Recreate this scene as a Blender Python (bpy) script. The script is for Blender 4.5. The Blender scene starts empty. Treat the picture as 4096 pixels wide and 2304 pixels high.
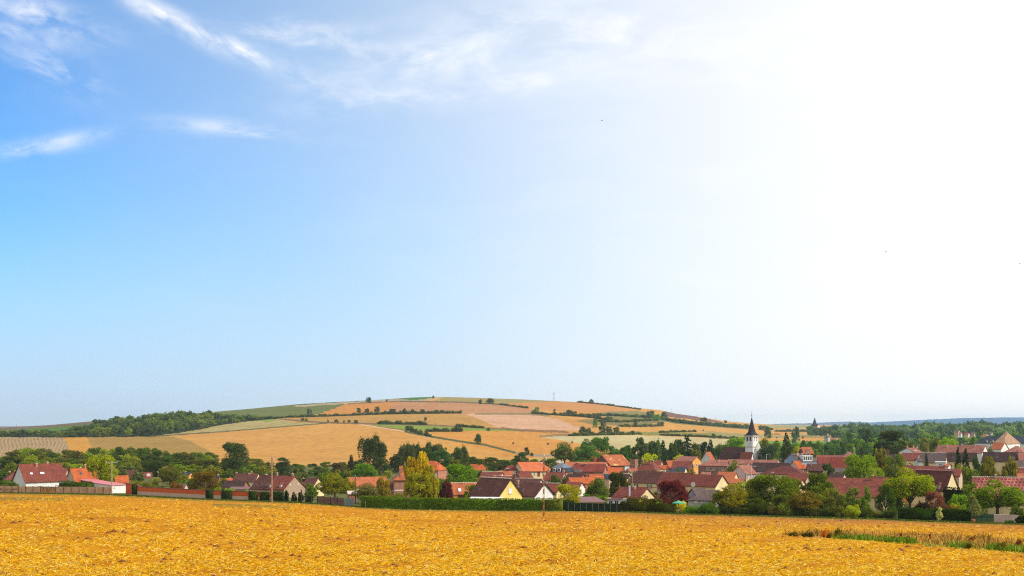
import bpy, math, random
import numpy as np
from mathutils import Vector, Matrix
random.seed(7)
C = bpy.context.scene
COL = C.collection
R_ = math.radians
# ---------------------------------------------------------------- camera
F = 4400.0            # focal length in photo pixels (4096 wide)
HZ = 1700.0           # photo row of the eye level
cam = bpy.data.cameras.new("camera")
cam.sensor_width = 36.0
cam.lens = 36.0 * F / 4096.0
cam.shift_y = (HZ - 1152.0) / 4096.0
cam.clip_start = 0.5
cam.clip_end = 60000.0
cam_o = bpy.data.objects.new("camera", cam)
cam_o.rotation_euler = (R_(90), 0, 0)
COL.objects.link(cam_o)
C.camera = cam_o
C.view_settings.view_transform = 'Standard'
C.view_settings.look = 'None'
C.view_settings.exposure = -0.2
C.view_settings.gamma = 1.0
C.view_settings.use_curve_mapping = False
C.render.engine = 'CYCLES'
C.cycles.use_denoising = False
C.cycles.filter_width = 1.15
C.cycles.max_bounces = 5
C.cycles.diffuse_bounces = 3
C.cycles.transmission_bounces = 3
C.cycles.volume_bounces = 1
C.cycles.sample_clamp_indirect = 4.0
# ---------------------------------------------------------------- sun and sky
SUN_AZ, SUN_EL = 108.0, 38.0       # azimuth to the right of the view, elevation
sv = Vector((math.sin(R_(SUN_AZ)) * math.cos(R_(SUN_EL)), math.cos(R_(SUN_AZ)) * math.cos(R_(SUN_EL)), math.sin(R_(SUN_EL))))
sl = bpy.data.lights.new("sun", 'SUN')
sl.energy = 4.7
sl.angle = R_(0.5)
sl.color = (1.0, 0.93, 0.80)
so = bpy.data.objects.new("sun", sl)
so.rotation_euler = sv.to_track_quat('Z', 'Y').to_euler()
COL.objects.link(so)

class NT:
    """small helper to write node graphs"""
    def __init__(s, nt):
        s.nt = nt; s.nt.nodes.clear()
    def n(s, typ, **kw):
        nd = s.nt.nodes.new(typ)
        ins = kw.pop('ins', {})
        for k, v in kw.items(): setattr(nd, k, v)
        for k, v in ins.items():
            if isinstance(v, bpy.types.NodeSocket): s.nt.links.new(v, nd.inputs[k])
            else: nd.inputs[k].default_value = v
        return nd
    def m(s, op, a, b=0.0, c=0.0, clamp=False):
        nd = s.nt.nodes.new('ShaderNodeMath'); nd.operation = op; nd.use_clamp = clamp
        for i, v in enumerate((a, b, c)):
            if isinstance(v, bpy.types.NodeSocket): s.nt.links.new(v, nd.inputs[i])
            else: nd.inputs[i].default_value = v
        return nd.outputs[0]
    def mix(s, f, a, b, typ='MIX'):
        nd = s.nt.nodes.new('ShaderNodeMix'); nd.data_type = 'RGBA'; nd.blend_type = typ
        for i, v in ((0, f), (6, a), (7, b)):
            if isinstance(v, bpy.types.NodeSocket): s.nt.links.new(v, nd.inputs[i])
            elif i == 0: nd.inputs[i].default_value = v
            else: nd.inputs[i].default_value = tuple(v) + ((1.0,) if len(v) == 3 else ())
        return nd.outputs[2]
    def mr(s, v, a, b, c=0.0, d=1.0, t='SMOOTHSTEP'):
        nd = s.nt.nodes.new('ShaderNodeMapRange'); nd.interpolation_type = t
        s.nt.links.new(v, nd.inputs[0])
        for i, q in enumerate((a, b, c, d)): nd.inputs[i + 1].default_value = q
        return nd.outputs[0]
    def noise(s, vec, scale, detail=3.0, rough=0.55, dist=0.0):
        nd = s.n('ShaderNodeTexNoise', ins={'Vector': vec, 'Scale': scale, 'Detail': detail, 'Roughness': rough, 'Distortion': dist})
        return nd.outputs[0]
    def link(s, a, b): s.nt.links.new(a, b)

world = bpy.data.worlds.new("World")
C.world = world
world.use_nodes = True
w = NT(world.node_tree)
sky = w.n('ShaderNodeTexSky', sky_type='NISHITA', sun_disc=False, sun_elevation=R_(SUN_EL), sun_rotation=R_(SUN_AZ),
          altitude=100.0, air_density=1.0, dust_density=0.1, ozone_density=2.5)
tc = w.n('ShaderNodeTexCoord')
nrm = w.n('ShaderNodeVectorMath', operation='NORMALIZE', ins={0: tc.outputs['Generated']})
sep = w.n('ShaderNodeSeparateXYZ', ins={0: nrm.outputs[0]})
dx, dy, dz = sep.outputs
# a thin veil of high cloud that thickens towards the sun
dot = w.n('ShaderNodeVectorMath', operation='DOT_PRODUCT', ins={0: nrm.outputs[0], 1: tuple(sv)}).outputs['Value']
front = w.m('MAXIMUM', dy, 0.08)
u = w.m('DIVIDE', dx, front); v = w.m('DIVIDE', dz, front)
uv = w.n('ShaderNodeCombineXYZ', ins={0: u, 1: v, 2: 0.0}).outputs[0]
def streak(px, row, lx, ly, ang, amp, seed):
    """one drift of cirrus: centre (as a direction), half length, half width, slant"""
    cu, cv = (px - 2048) / F, (HZ - row) / F
    a, b = w.m('SUBTRACT', u, cu), w.m('SUBTRACT', v, cv)
    ca, sa = math.cos(R_(ang)), math.sin(R_(ang))
    p = w.m('ADD', w.m('MULTIPLY', a, ca), w.m('MULTIPLY', b, sa))
    q = w.m('ADD', w.m('MULTIPLY', a, -sa), w.m('MULTIPLY', b, ca))
    vec = w.n('ShaderNodeCombineXYZ', ins={0: p, 1: w.m('MULTIPLY', q, 2.2), 2: seed}).outputs[0]
    nz = w.noise(vec, 14.0, 7.0, 0.62, 0.35)
    d = w.m('ADD', w.m('POWER', w.m('ABSOLUTE', w.m('DIVIDE', p, lx / F)), 2.0), w.m('POWER', w.m('ABSOLUTE', w.m('DIVIDE', q, ly / F)), 2.0))
    g = w.m('EXPONENT', w.m('MULTIPLY', d, -1.0))
    k = w.mr(nz, 0.36, 0.72)
    return w.m('MULTIPLY', w.m('MULTIPLY', g, k), amp)
tot = None
for s_ in [(150, 55, 250, 60, -18, 0.72, 1.0), (215, 270, 200, 70, -25, 0.5, 2.0), (690, 80, 230, 42, -27, 0.9, 3.0), (960, 205, 130, 36, -20, 0.9, 4.0),
           (1650, 245, 280, 60, 8, 0.55, 5.0), (1530, 405, 330, 55, 4, 0.5, 6.0), (950, 520, 280, 32, -6, 0.5, 7.0), (130, 590, 330, 34, 10, 0.6, 8.0),
           (1250, 330, 200, 60, -22, 0.35, 9.0), (2300, 150, 620, 150, 6, 0.7, 10.0), (60, 130, 220, 40, -14, 0.45, 11.0), (1250, 150, 320, 60, -6, 0.6, 12.0), (1950, 330, 420, 60, 4, 0.45, 13.0), (3200, 260, 500, 90, 3, .4, 14.0)]:
    s_ = streak(*s_)
    tot = s_ if tot is None else w.m('ADD', tot, s_)
fib = w.n('ShaderNodeMapping', ins={0: uv, 2: (0, 0, R_(14)), 3: (3.0, 9.0, 1.0)}).outputs[0]
thin = w.mr(w.noise(fib, 2.2, 8.0, 0.6, 0.5), 0.45, 0.8, 0.0, 0.07)
VD = (math.sin(R_(40)) * math.cos(R_(14)), math.cos(R_(40)) * math.cos(R_(14)), math.sin(R_(14)))
vdot = w.n('ShaderNodeVectorMath', operation='DOT_PRODUCT', ins={0: nrm.outputs[0], 1: VD}).outputs['Value']
veil = w.mr(vdot, 0.43, 0.96, 0.0, 0.99, 'LINEAR')
back_fill = w.mr(dy, 0.45, -0.15, 0.0, 0.9)
hor = w.mr(dz, -0.03, 0.22, 0.95, 0.0)
fac = w.m('ADD', veil, thin, clamp=True)
cir = w.m('MULTIPLY', tot, 1.25, clamp=True)
skyb = w.mix(1.0, sky.outputs[0], (0.47, 0.93, 1.32), 'MULTIPLY')
skyc = w.mix(1.0, skyb, (0.165, 0.165, 0.165), 'MULTIPLY')
skyc = w.mix(hor, skyc, (0.62, 0.72, 0.95))
whitec = w.mix(w.mr(vdot, 0.6, 0.93), (0.84, 1.04, 1.17), (1.25, 1.25, 1.26))
bgc = w.mix(cir, w.mix(fac, skyc, whitec), (1.24, 1.25, 1.28))
# unseen bright cloud added behind the viewer as fill for shadows and front faces
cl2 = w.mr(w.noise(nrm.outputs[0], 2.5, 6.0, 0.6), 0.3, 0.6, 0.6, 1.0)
bgc = w.mix(w.m('MULTIPLY', back_fill, cl2), bgc, (1.15, 1.06, 0.93))
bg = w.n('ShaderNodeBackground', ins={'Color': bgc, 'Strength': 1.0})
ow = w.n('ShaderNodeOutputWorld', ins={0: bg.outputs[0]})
# ---------------------------------------------------------------- shape of the land
# every direction x (photo column) has: field edge (distance, row), foot of the hill, skyline (distance, row)
def tab(*p):
    a = np.array(p, float); return lambda x: np.interp(x, a[:, 0], a[:, 1])
RB = tab((-1800, 1905), (0, 1972), (260, 1976), (447, 1980), (560, 1986), (800, 1998), (1000, 2004), (1200, 2012), (1350, 2022), (1450, 2030), (1600, 2037), (2000, 2043),
         (2300, 2044), (2500, 2048), (2700, 2056), (3000, 2064), (3250, 2071), (3500, 2077), (3700, 2086), (3950, 2094), (4096, 2099), (5900, 2150))
YB = tab((-1800, 330), (0, 300), (447, 276), (800, 262), (1450, 250), (2000, 245), (2300, 240), (2700, 230), (3300, 218), (4096, 200), (5900, 190))
Y0F = tab((-1800, 760), (0, 640), (700, 660), (1400, 700), (2200, 760), (3000, 800), (5900, 800))
Y1F = tab((-1800, 1500), (0, 1500), (700, 1750), (1700, 2050), (2500, 2200), (2800, 2600), (3000, 3600), (3200, 9000), (5900, 9000))
SF = tab((-1800, 1760), (0, 1711), (200, 1700), (380, 1684), (600, 1668), (800, 1652), (1000, 1635), (1200, 1616), (1400, 1605), (1500, 1600), (1650, 1590), (1750, 1587), (1900, 1591),
         (2100, 1598), (2300, 1608), (2500, 1626), (2570, 1634), (2640, 1640), (2700, 1654), (2800, 1668), (2900, 1684), (3000, 1693), (3100, 1699), (3400, 1700), (5900, 1700))
PF = tab((-1800, 1.6), (0, 1.6), (2600, 1.7), (2800, 2.1), (3000, 3.4), (3200, 7.0), (5900, 7.0))
HV = -21.5
def land_row(x, Y):
    """photo row of the ground in direction x at distance Y"""
    x = np.asarray(x, float); Y = np.asarray(Y, float)
    rb, yb, y0, y1, s, p = RB(x), YB(x), Y0F(x), Y1F(x), SF(x), PF(x)
    near = rb + (2304 - rb) * (1 / Y - 1 / yb) / (1 / 18.0 - 1 / yb)
    hb = -(rb - HZ) * yb / F
    t = np.clip((Y - yb) / 90.0, 0, 1); t = t * t * (3 - 2 * t)
    hm = hb * (1 - t) + HV * t
    mid = HZ - hm * F / Y
    b = HZ - HV * F / y0
    v = np.clip((Y - y0) / (y1 - y0), 0, 1)
    hill = b - (b - s) * (1 - (1 - v) ** p)
    h1 = -(s - HZ) * y1 / F
    back = HZ - (np.maximum(h1 - 0.02 * (Y - y1), np.minimum(h1, -12.0))) * F / Y
    r = np.where(Y < yb, near, np.where(Y < y0, mid, np.where(Y < y1, hill, back)))
    return r
def ground(X, Y):
    X = np.asarray(X, float); Y = np.asarray(Y, float)
    return -(land_row(2048 + F * X / Y, Y) - HZ) * Y / F
def at(x, row, Y): return Vector(((x - 2048) / F * Y, Y, (HZ - row) / F * Y))
def gz(X, Y): return float(ground(X, Y))
def hill_Y(x, row):
    """distance at which the ground is seen at photo pixel (x, row)"""
    Ys = np.geomspace(float(Y0F(x)) * 0.9, float(Y1F(x)), 500)
    r = land_row(np.full(500, x), Ys)
    i = np.argmax(r <= row)
    return float(Ys[i]) if r[i] <= row else float(Ys[-1]) * 0.99
def near_Y(x, row):
    rb, yb = float(RB(x)), float(YB(x))
    q = (row - rb) / (2304 - rb) * (1 / 18.0 - 1 / yb) + 1 / yb
    return 1 / max(q, 1 / yb)
# ---------------------------------------------------------------- basics
def lin(c, k=1.0):
    return tuple(((v / 255.0) / 12.92 if v / 255.0 <= 0.04045 else ((v / 255.0 + 0.055) / 1.055) ** 2.4) * k for v in c)
def tag(o, label=None, cat=None, group=None, kind=None):
    if label: o['label'] = label
    if cat: o['category'] = cat
    if group: o['group'] = group
    if kind: o['kind'] = kind
    return o
def empty(name, loc, rz=0.0):
    o = bpy.data.objects.new(name, None); o.location = loc; o.rotation_euler = (0, 0, rz); o.empty_display_size = 0.5
    COL.objects.link(o); return o
def link_mesh(name, me, parent=None):
    o = bpy.data.objects.new(name, me); COL.objects.link(o)
    if parent is not None: o.parent = parent
    return o
def np_mesh(name, V, Fq, mats=(), mi=None, colr=None, smooth=False):
    """mesh from numpy verts and an (n,4) or (n,3) face array"""
    me = bpy.data.meshes.new(name)
    V = np.ascontiguousarray(V, np.float32); Fq = np.ascontiguousarray(Fq, np.int32)
    k = Fq.shape[1]
    me.vertices.add(len(V)); me.vertices.foreach_set('co', V.ravel())
    me.loops.add(Fq.size); me.loops.foreach_set('vertex_index', Fq.ravel())
    me.polygons.add(len(Fq)); me.polygons.foreach_set('loop_start', np.arange(0, Fq.size, k, dtype=np.int32))
    for m in mats: me.materials.append(m)
    if mi is not None: me.polygons.foreach_set('material_index', np.asarray(mi, np.int32))
    me.update(calc_edges=True)
    if smooth: me.polygons.foreach_set('use_smooth', np.ones(len(Fq), bool))
    if colr is not None:
        a = me.color_attributes.new('tint', 'FLOAT_COLOR', 'POINT')
        a.data.foreach_set('color', np.ascontiguousarray(np.c_[colr, np.ones(len(colr))], np.float32).ravel())
    return me
class MB:
    """collects boxes, prisms and tubes into one mesh"""
    def __init__(s): s.v = []; s.f = []
    def add(s, vs, fs):
        k = len(s.v); s.v += [tuple(q) for q in vs]; s.f += [[k + i for i in f] for f in fs]
    def box(s, x0, y0, z0, x1, y1, z1):
        s.add([(x0, y0, z0), (x1, y0, z0), (x1, y1, z0), (x0, y1, z0), (x0, y0, z1), (x1, y0, z1), (x1, y1, z1), (x0, y1, z1)],
              [(0, 3, 2, 1), (4, 5, 6, 7), (0, 1, 5, 4), (1, 2, 6, 5), (2, 3, 7, 6), (3, 0, 4, 7)])
    def tube(s, pts, rad, n=6, cap=True):
        rings = []
        for i, p in enumerate(pts):
            p = Vector(p)
            d = (Vector(pts[min(i + 1, len(pts) - 1)]) - Vector(pts[max(i - 1, 0)])).normalized()
            a = d.orthogonal().normalized() if abs(d.z) < 0.99 else Vector((1, 0, 0)); b = d.cross(a).normalized(); a = b.cross(d)
            r = rad[i] if isinstance(rad, (list, tuple)) else rad
            rings.append([p + a * (r * math.cos(6.2832 * k / n)) + b * (r * math.sin(6.2832 * k / n)) for k in range(n)])
        vs = [q for rg in rings for q in rg]
        fs = [(i * n + k, i * n + (k + 1) % n, (i + 1) * n + (k + 1) % n, (i + 1) * n + k) for i in range(len(pts) - 1) for k in range(n)]
        if cap: fs += [tuple(range(n))[::-1], tuple((len(pts) - 1) * n + k for k in range(n))]
        s.add(vs, fs)
    def build(s, name, mat, parent=None, smooth=False):
        me = bpy.data.meshes.new(name); me.from_pydata(s.v, [], s.f); me.materials.append(mat); me.update()
        if smooth: me.polygons.foreach_set('use_smooth', [True] * len(me.polygons))
        return link_mesh(name, me, parent)
# ---------------------------------------------------------------- materials
MATS = {}
def mat(key, fn):
    if key not in MATS:
        m = bpy.data.materials.new(str(key)); m.use_nodes = True
        fn(NT(m.node_tree)); MATS[key] = m
    return MATS[key]
def bsdf(t, col, rough=0.85, spec=0.2, nrm=None, **kw):
    ins = {'Base Color': col, 'Roughness': rough, 'Specular IOR Level': spec}
    ins.update(kw)
    if nrm is not None: ins['Normal'] = nrm
    b = t.n('ShaderNodeBsdfPrincipled', ins=ins)
    t.n('ShaderNodeOutputMaterial', ins={0: b.outputs[0]})
def c4(c): return tuple(c) + (1.0,)
def m_plain(rgb, rough=0.8, var=0.15, scale=1.5, k=1.0):
    def fn(t):
        co = t.n('ShaderNodeTexCoord').outputs['Object']
        n1 = t.noise(co, scale, 5.0)
        c = lin(rgb, k)
        col = t.mix(t.mr(n1, 0.3, 0.7), [q * (1 - var) for q in c], [min(1, q * (1 + var)) for q in c])
        bsdf(t, col, rough)
    return mat(('plain', rgb, rough, var, scale, k), fn)
def m_wall(rgb):
    """rendered wall: colour, soft stains and rain streaks"""
    def fn(t):
        co = t.n('ShaderNodeTexCoord').outputs['Object']
        c = lin(rgb)
        n1 = t.noise(co, 0.5, 5.0)
        st = t.noise(t.n('ShaderNodeMapping', ins={0: co, 3: (2.2, 2.2, 0.22)}).outputs[0], 1.6, 4.0)
        col = t.mix(t.mr(n1, 0.35, 0.7), [q * 0.86 for q in c], [min(1, q * 1.06) for q in c])
        col = t.mix(t.mr(st, 0.55, 0.8, 0, 0.4), col, [q * 0.6 for q in c])
        bmp = t.n('ShaderNodeBump', ins={'Height': t.noise(co, 18.0, 3.0), 'Strength': 0.25, 'Distance': 0.03})
        bsdf(t, col, 0.9, 0.15, bmp.outputs[0])
    return mat(('wall', rgb), fn)
def m_brick(rgb, mort=(190, 170, 150), mix=0.55):
    def fn(t):
        co = t.n('ShaderNodeTexCoord').outputs['Object']
        sp = t.n('ShaderNodeSeparateXYZ', ins={0: co}).outputs
        v = t.n('ShaderNodeCombineXYZ', ins={0: t.m('ADD', sp[0], sp[1]), 1: sp[2], 2: 0.0}).outputs[0]
        c = lin(rgb)
        br = t.n('ShaderNodeTexBrick', ins={'Vector': v, 'Color1': c4(c), 'Color2': c4([q * 0.6 for q in c]), 'Mortar': c4(lin(mort)), 'Scale': 1.0,
                                            'Mortar Size': 0.012, 'Brick Width': 0.24, 'Row Height': 0.08, 'Bias': 0.0})
        n1 = t.noise(co, 0.9, 5.0)
        col = t.mix(t.mr(n1, 0.35, 0.7, 0.0, 0.7), br.outputs[0], [q * mix for q in c])
        bsdf(t, col, 0.9, 0.1)
    return mat(('brick', rgb, mort, mix), fn)
def m_stone(rgb, dark):
    def fn(t):
        co = t.n('ShaderNodeTexCoord').outputs['Object']
        vo = t.n('ShaderNodeTexVoronoi', ins={'Vector': co, 'Scale': 2.6, 'Randomness': 1.0})
        n1 = t.noise(co, 3.0, 5.0, 0.7)
        f = t.m('MULTIPLY', t.mr(n1, 0.38, 0.62), 1.0)
        col = t.mix(f, lin(dark), lin(rgb))
        col = t.mix(t.mr(vo.outputs['Distance'], 0.0, 0.5, 0.4, 0.0), lin(dark), col)
        bmp = t.n('ShaderNodeBump', ins={'Height': n1, 'Strength': 0.5, 'Distance': 0.05})
        bsdf(t, col, 0.95, 0.1, bmp.outputs[0])
    return mat(('stone', rgb, dark), fn)
def m_roof(rgb, course=0.35, lichen=None, k=1.0, mort=None):
    """clay tile or slate roof: courses, tile to tile colour, weathering patches, lichen"""
    def fn(t):
        co = t.n('ShaderNodeTexCoord').outputs['Object']
        sp = t.n('ShaderNodeSeparateXYZ', ins={0: co}).outputs
        up = t.m('MULTIPLY', t.m('ADD', sp[2], t.m('MULTIPLY', sp[1], 0.15)), 1.35)
        v = t.n('ShaderNodeCombineXYZ', ins={0: t.m('ADD', sp[0], t.m('MULTIPLY', sp[1], 0.2)), 1: up, 2: 0.0}).outputs[0]
        c = lin(rgb, k)
        br = t.n('ShaderNodeTexBrick', ins={'Vector': v, 'Color1': c4([min(1, q * 1.3) for q in c]), 'Color2': c4([q * 0.72 for q in c]), 'Mortar': c4(lin(mort) if mort else [q * 0.35 for q in c]),
                                            'Scale': 1.0, 'Mortar Size': course * (0.2 if mort else 0.13), 'Mortar Smooth': 0.6, 'Brick Width': course * 0.8, 'Row Height': course, 'Bias': 0.0})
        n1 = t.noise(co, 0.35, 6.0, 0.65)
        n2 = t.noise(co, 2.6, 4.0, 0.6)
        col = t.mix(t.mr(n1, 0.36, 0.66, 0.0, 0.85), br.outputs[0], [c[0] * 0.5, c[1] * .52, c[2] * .6])
        col = t.mix(t.mr(n2, 0.5, 0.72, 0.0, 0.6), col, [min(1, q * 1.45 + 0.012) for q in c])
        col = t.mix(t.mr(t.noise(co, 5.0, 3.0, 0.7), 0.5, 0.68, 0.0, 0.6), col, [q * .42 for q in c])
        rain = t.noise(t.n('ShaderNodeMapping', ins={0: co, 3: (1.6, .15, .15)}).outputs[0], 1.2, 4.0, .6)
        col = t.mix(t.mr(rain, 0.5, 0.75, 0.0, 0.35), col, [q * .55 for q in c])
        if lichen: col = t.mix(t.mr(t.noise(co, 0.28, 4.0, 0.6), 0.5, 0.62, 0.0, 0.85), col, lin(lichen))
        bmp = t.n('ShaderNodeBump', ins={'Height': br.outputs[1], 'Strength': 0.6, 'Distance': -0.04})
        bsdf(t, col, 0.8, 0.2, bmp.outputs[0])
    return mat(('roof', rgb, course, lichen, k, mort), fn)
def m_leaf(vert=False):
    def fn(t):
        oi = t.n('ShaderNodeAttribute', attribute_name='tint') if vert else t.n('ShaderNodeObjectInfo')
        co = t.n('ShaderNodeTexCoord').outputs['Object']
        n1 = t.noise(co, .25 if vert else 9.0, 3.0, 0.6); n2 = t.noise(co, 1.2 if vert else 45.0, 2.0, 0.6)
        c = t.mix(t.mr(n1, 0.3, 0.7, 0.0, 0.8), t.mix(1.0, oi.outputs['Color'], (0.62, 0.66, 0.7), 'MULTIPLY'), t.mix(1.0, oi.outputs['Color'], (1.5, 1.32, 1.0), 'MULTIPLY'))
        c = t.mix(t.mr(n2, 0.55, 0.8, 0.0, 0.5), c, t.mix(1.0, oi.outputs['Color'], (1.8, 1.6, 1.1), 'MULTIPLY'))
        d = t.n('ShaderNodeBsdfDiffuse', ins={0: c})
        tr = t.n('ShaderNodeBsdfTranslucent', ins={0: t.mix(1.0, c, (1.35, 1.25, 0.5), 'MULTIPLY')})
        mx = t.n('ShaderNodeMixShader', ins={0: 0.42, 1: d.outputs[0], 2: tr.outputs[0]})
        t.n('ShaderNodeOutputMaterial', ins={0: mx.outputs[0]})
    return mat('leaf_tint' if vert else 'leaf', fn)
LEAF = m_leaf(); LEAFV = m_leaf(True)
BARK = m_plain((95, 80, 65), 0.9, 0.3, 4.0)
GLASS = None
def _glass(t): bsdf(t, c4(lin((58, 66, 78))), 0.12, 0.6)
GLASS = mat('glass', _glass)
WHITE = m_plain((225, 225, 222), 0.6, 0.05)
# ================================================================ the ground, one sheet to the horizon
GX = np.concatenate([np.linspace(-1800, -60, 30), np.arange(-40, 4140, 4.0), np.linspace(4160, 5900, 30)])
nearY = 1 / np.linspace(1 / 7.0, 0, 2)[0:1]
def build_ground():
    cols = []
    secs = [('near', 70), ('mid', 26), ('hill', 96), ('back', 12)]
    rows = []
    x = GX
    yb, y0, y1, p = YB(x), Y0F(x), Y1F(x), PF(x)
    # near: even steps in picture rows, so even steps in 1/Y
    for k in range(70):
        q = (k / 70.0) ** 1.0
        rows.append(1 / ((1 - q) * (1 / 8.0) + q / yb))
    for k in range(26):
        q = k / 26.0; rows.append(yb * (y0 / yb) ** q)
    for k in range(150):
        s = k / 150.0; rows.append(y0 + (y1 - y0) * (1 - (1 - s) ** (1 / p)))
    for k in range(12):
        rows.append(y1 * (10800.0 / y1) ** (k / 11.0))
    rows.insert(0, np.full(len(x), 3.0)); rows.insert(0, np.full(len(x), 0.6))
    Yg = np.array(rows)
    Xg = (x[None, :] - 2048) / F * Yg
    Rg = land_row(np.broadcast_to(x, Yg.shape), Yg)
    Zg = -(Rg - HZ) * Yg / F
    nr, nc = Yg.shape
    V = np.stack([Xg, Yg, Zg], -1).reshape(-1, 3)
    i = np.arange(nr - 1)[:, None] * nc + np.arange(nc - 1)[None, :]
    Fq = np.stack([i, i + 1, i + nc + 1, i + nc], -1).reshape(-1, 4)
    return V, Fq, np.broadcast_to(x, Yg.shape).ravel(), Rg.ravel(), Yg.ravel()
def inpoly(px, py, poly):
    c = np.zeros(len(px), bool); n = len(poly)
    for k in range(n):
        x1, y1 = poly[k]; x2, y2 = poly[(k + 1) % n]
        if y1 == y2: continue
        cond = (y1 > py) != (y2 > py)
        c ^= cond & (px < (x2 - x1) * (py - y1) / (y2 - y1) + x1)
    return c
GV, GF, gx, gr, gY = build_ground()
GC = np.zeros((len(GV), 3)); GC[:] = lin((224, 170, 90))
rng = np.random.default_rng(3)
jx = 3.0 * np.sin(gr * .9 + gx * .05) + rng.normal(0, 1.5, len(gx)); jr = .9 * np.sin(gx * .06) + .5 * np.sin(gx * .21) + rng.normal(0, .35, len(gx))
hill = gY > Y0F(gx) * 0.98
def rows_(period, slant=0.0, colr=(120, 110, 60), width=.3, wob=0.0, amt=.6, r0=1750.0, curve=0.0):
    """swaths running up and down the slope"""
    def f(m):
        dr = gr[m] - r0
        q = (gx[m] + slant * dr + curve * dr * dr + wob * np.sin(gr[m] / 9.0 + gx[m] / 90.0)) / period
        fr = q - np.floor(q); idx = np.where(m)[0]
        k = np.clip(1 - np.abs(fr - .5) / (width / 2) , 0, 1) * amt; k = np.minimum(k * 2, amt)
        GC[idx] = GC[idx] * (1 - k[:, None]) + np.array(lin(colr)) * k[:, None]
    return f
def field(poly, rgb, ln=None, m0=None):
    m = inpoly(gx + jx, gr + jr, poly) & (hill if m0 is None else m0)
    GC[m] = lin(rgb)
    if ln: ln(m)
# ground under the hillside wood
general_wood = [(-1900, 1738), (200, 1730), (370, 1700), (520, 1680), (640, 1672), (800, 1664), (900, 1660), (1110, 1668), (1110, 1676), (1000, 1684), (900, 1698), (750, 1727), (600, 1747), (300, 1749), (-1900, 1747)]
# hill fields, back to front (outlines as surveyed from the view, laid on the land)
field([(-1900, 1600), (400, 1600), (600, 1640), (600, 1700), (380, 1702), (0, 1728), (-1900, 1790)], (134, 116, 92))
field([(-1900, 1782), (0, 1723), (380, 1697), (390, 1720), (0, 1760), (-1900, 1830)], (104, 136, 56))
field([(-1900, 1750), (-100, 1746), (250, 1746), (263, 1762), (276, 1792), (284, 1840), (284, 1880), (-1900, 1880)], (196, 166, 124), rows_(15.0, .12, (112, 108, 58), .3, 5.0, .7))
field([(250, 1746), (345, 1749), (365, 1780), (366, 1830), (283, 1840), (276, 1792), (263, 1762)], (228, 172, 74), rows_(13, -.8, (196, 136, 50), .5, 0, .6))
field([(345, 1749), (600, 1745), (700, 1747), (760, 1765), (820, 1795), (870, 1820), (870, 1870), (366, 1860), (362, 1780)], (196, 156, 84), rows_(19, -1.6, (134, 126, 58), .6, 3, .55, curve=-.01))
field([(455, 1749), (600, 1733), (700, 1728), (800, 1720), (860, 1706), (900, 1695), (960, 1684), (1040, 1679), (1110, 1674), (1200, 1681), (1312, 1690), (1312, 1693), (1000, 1715), (700, 1742), (600, 1745)],
      (186, 172, 112), rows_(46, 5.5, (216, 192, 136), .5, 0, .5))
field([(1040, 1678), (1098, 1678), (1092, 1687), (1050, 1688)], (150, 170, 70))
field([(600, 1500), (1380, 1500), (1380, 1618), (1290, 1652), (1280, 1657), (1100, 1672), (960, 1690), (820, 1690), (700, 1670), (600, 1668)], (124, 132, 70))
field([(1180, 1500), (1800, 1500), (1800, 1591), (1740, 1592), (1690, 1604), (1600, 1606), (1400, 1614), (1180, 1628)], (196, 176, 148))
field([(1180, 1500), (1730, 1500), (1725, 1591), (1640, 1598), (1560, 1597), (1400, 1607), (1180, 1621)], (96, 128, 52))
field([(1645, 1589), (1735, 1584), (1725, 1592), (1690, 1598), (1650, 1599)], (78, 134, 44))
field([(1275, 1658), (1380, 1617), (1500, 1608), (1604, 1607), (1518, 1652), (1400, 1662)], (226, 160, 80), rows_(17, 5.2, (190, 120, 48), .5, 0, .5))
field([(1515, 1655), (1604, 1606), (1700, 1604), (1900, 1611), (2000, 1618), (2100, 1632), (2180, 1648), (2180, 1660), (1990, 1654), (1850, 1654)], (206, 152, 108))
field([(1690, 1604), (1740, 1590), (1790, 1588), (1780, 1595), (1720, 1603)], (226, 184, 122))
field([(1740, 1602), (1790, 1580), (2600, 1580), (2600, 1636), (2300, 1611), (2215, 1606), (2100, 1612), (1990, 1616), (1850, 1608)], (172, 158, 96), rows_(30, 8, (198, 172, 108), .5, 0, .5))
field([(1985, 1615), (2100, 1611), (2215, 1605), (2340, 1611), (2560, 1636), (2580, 1648), (2400, 1653), (2300, 1652), (2200, 1643), (2100, 1631)], (218, 156, 90))
field([(2380, 1654), (2440, 1647), (2540, 1644), (2600, 1650), (2620, 1666), (2540, 1670), (2450, 1664)], (150, 142, 88))
field([(1115, 1676), (1200, 1668), (1400, 1661), (1650, 1655), (1862, 1655), (2010, 1702), (1950, 1706), (1700, 1699), (1520, 1696), (1400, 1692), (1180, 1690)], (208, 164, 88), rows_(60, 20, (186, 140, 80), .5, 0, .4))
field([(1862, 1655), (2000, 1656), (2170, 1664), (2235, 1677), (2290, 1699), (2325, 1712), (2315, 1722), (2110, 1717), (1990, 1708)], (228, 184, 148))
field([(2170, 1664), (2300, 1673), (2380, 1682), (2400, 1706), (2325, 1713), (2235, 1678)], (217, 160, 86))
field([(1470, 1696), (1700, 1699), (1960, 1713), (2085, 1725), (1880, 1723), (1700, 1724), (1620, 1723), (1510, 1706)], (150, 168, 66))
field([(1715, 1726), (1900, 1723), (2100, 1725), (2275, 1731), (2275, 1740), (2160, 1745), (2200, 1752), (2250, 1760), (2320, 1778), (2345, 1850), (2080, 1850), (1990, 1812), (1800, 1768), (1760, 1748)], (228, 166, 82), rows_(90, 30, (208, 146, 66), .5, 0, .4))
field([(1985, 1708), (2100, 1717), (2270, 1723), (2275, 1732), (2100, 1727), (2050, 1722)], (160, 122, 84))
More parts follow.
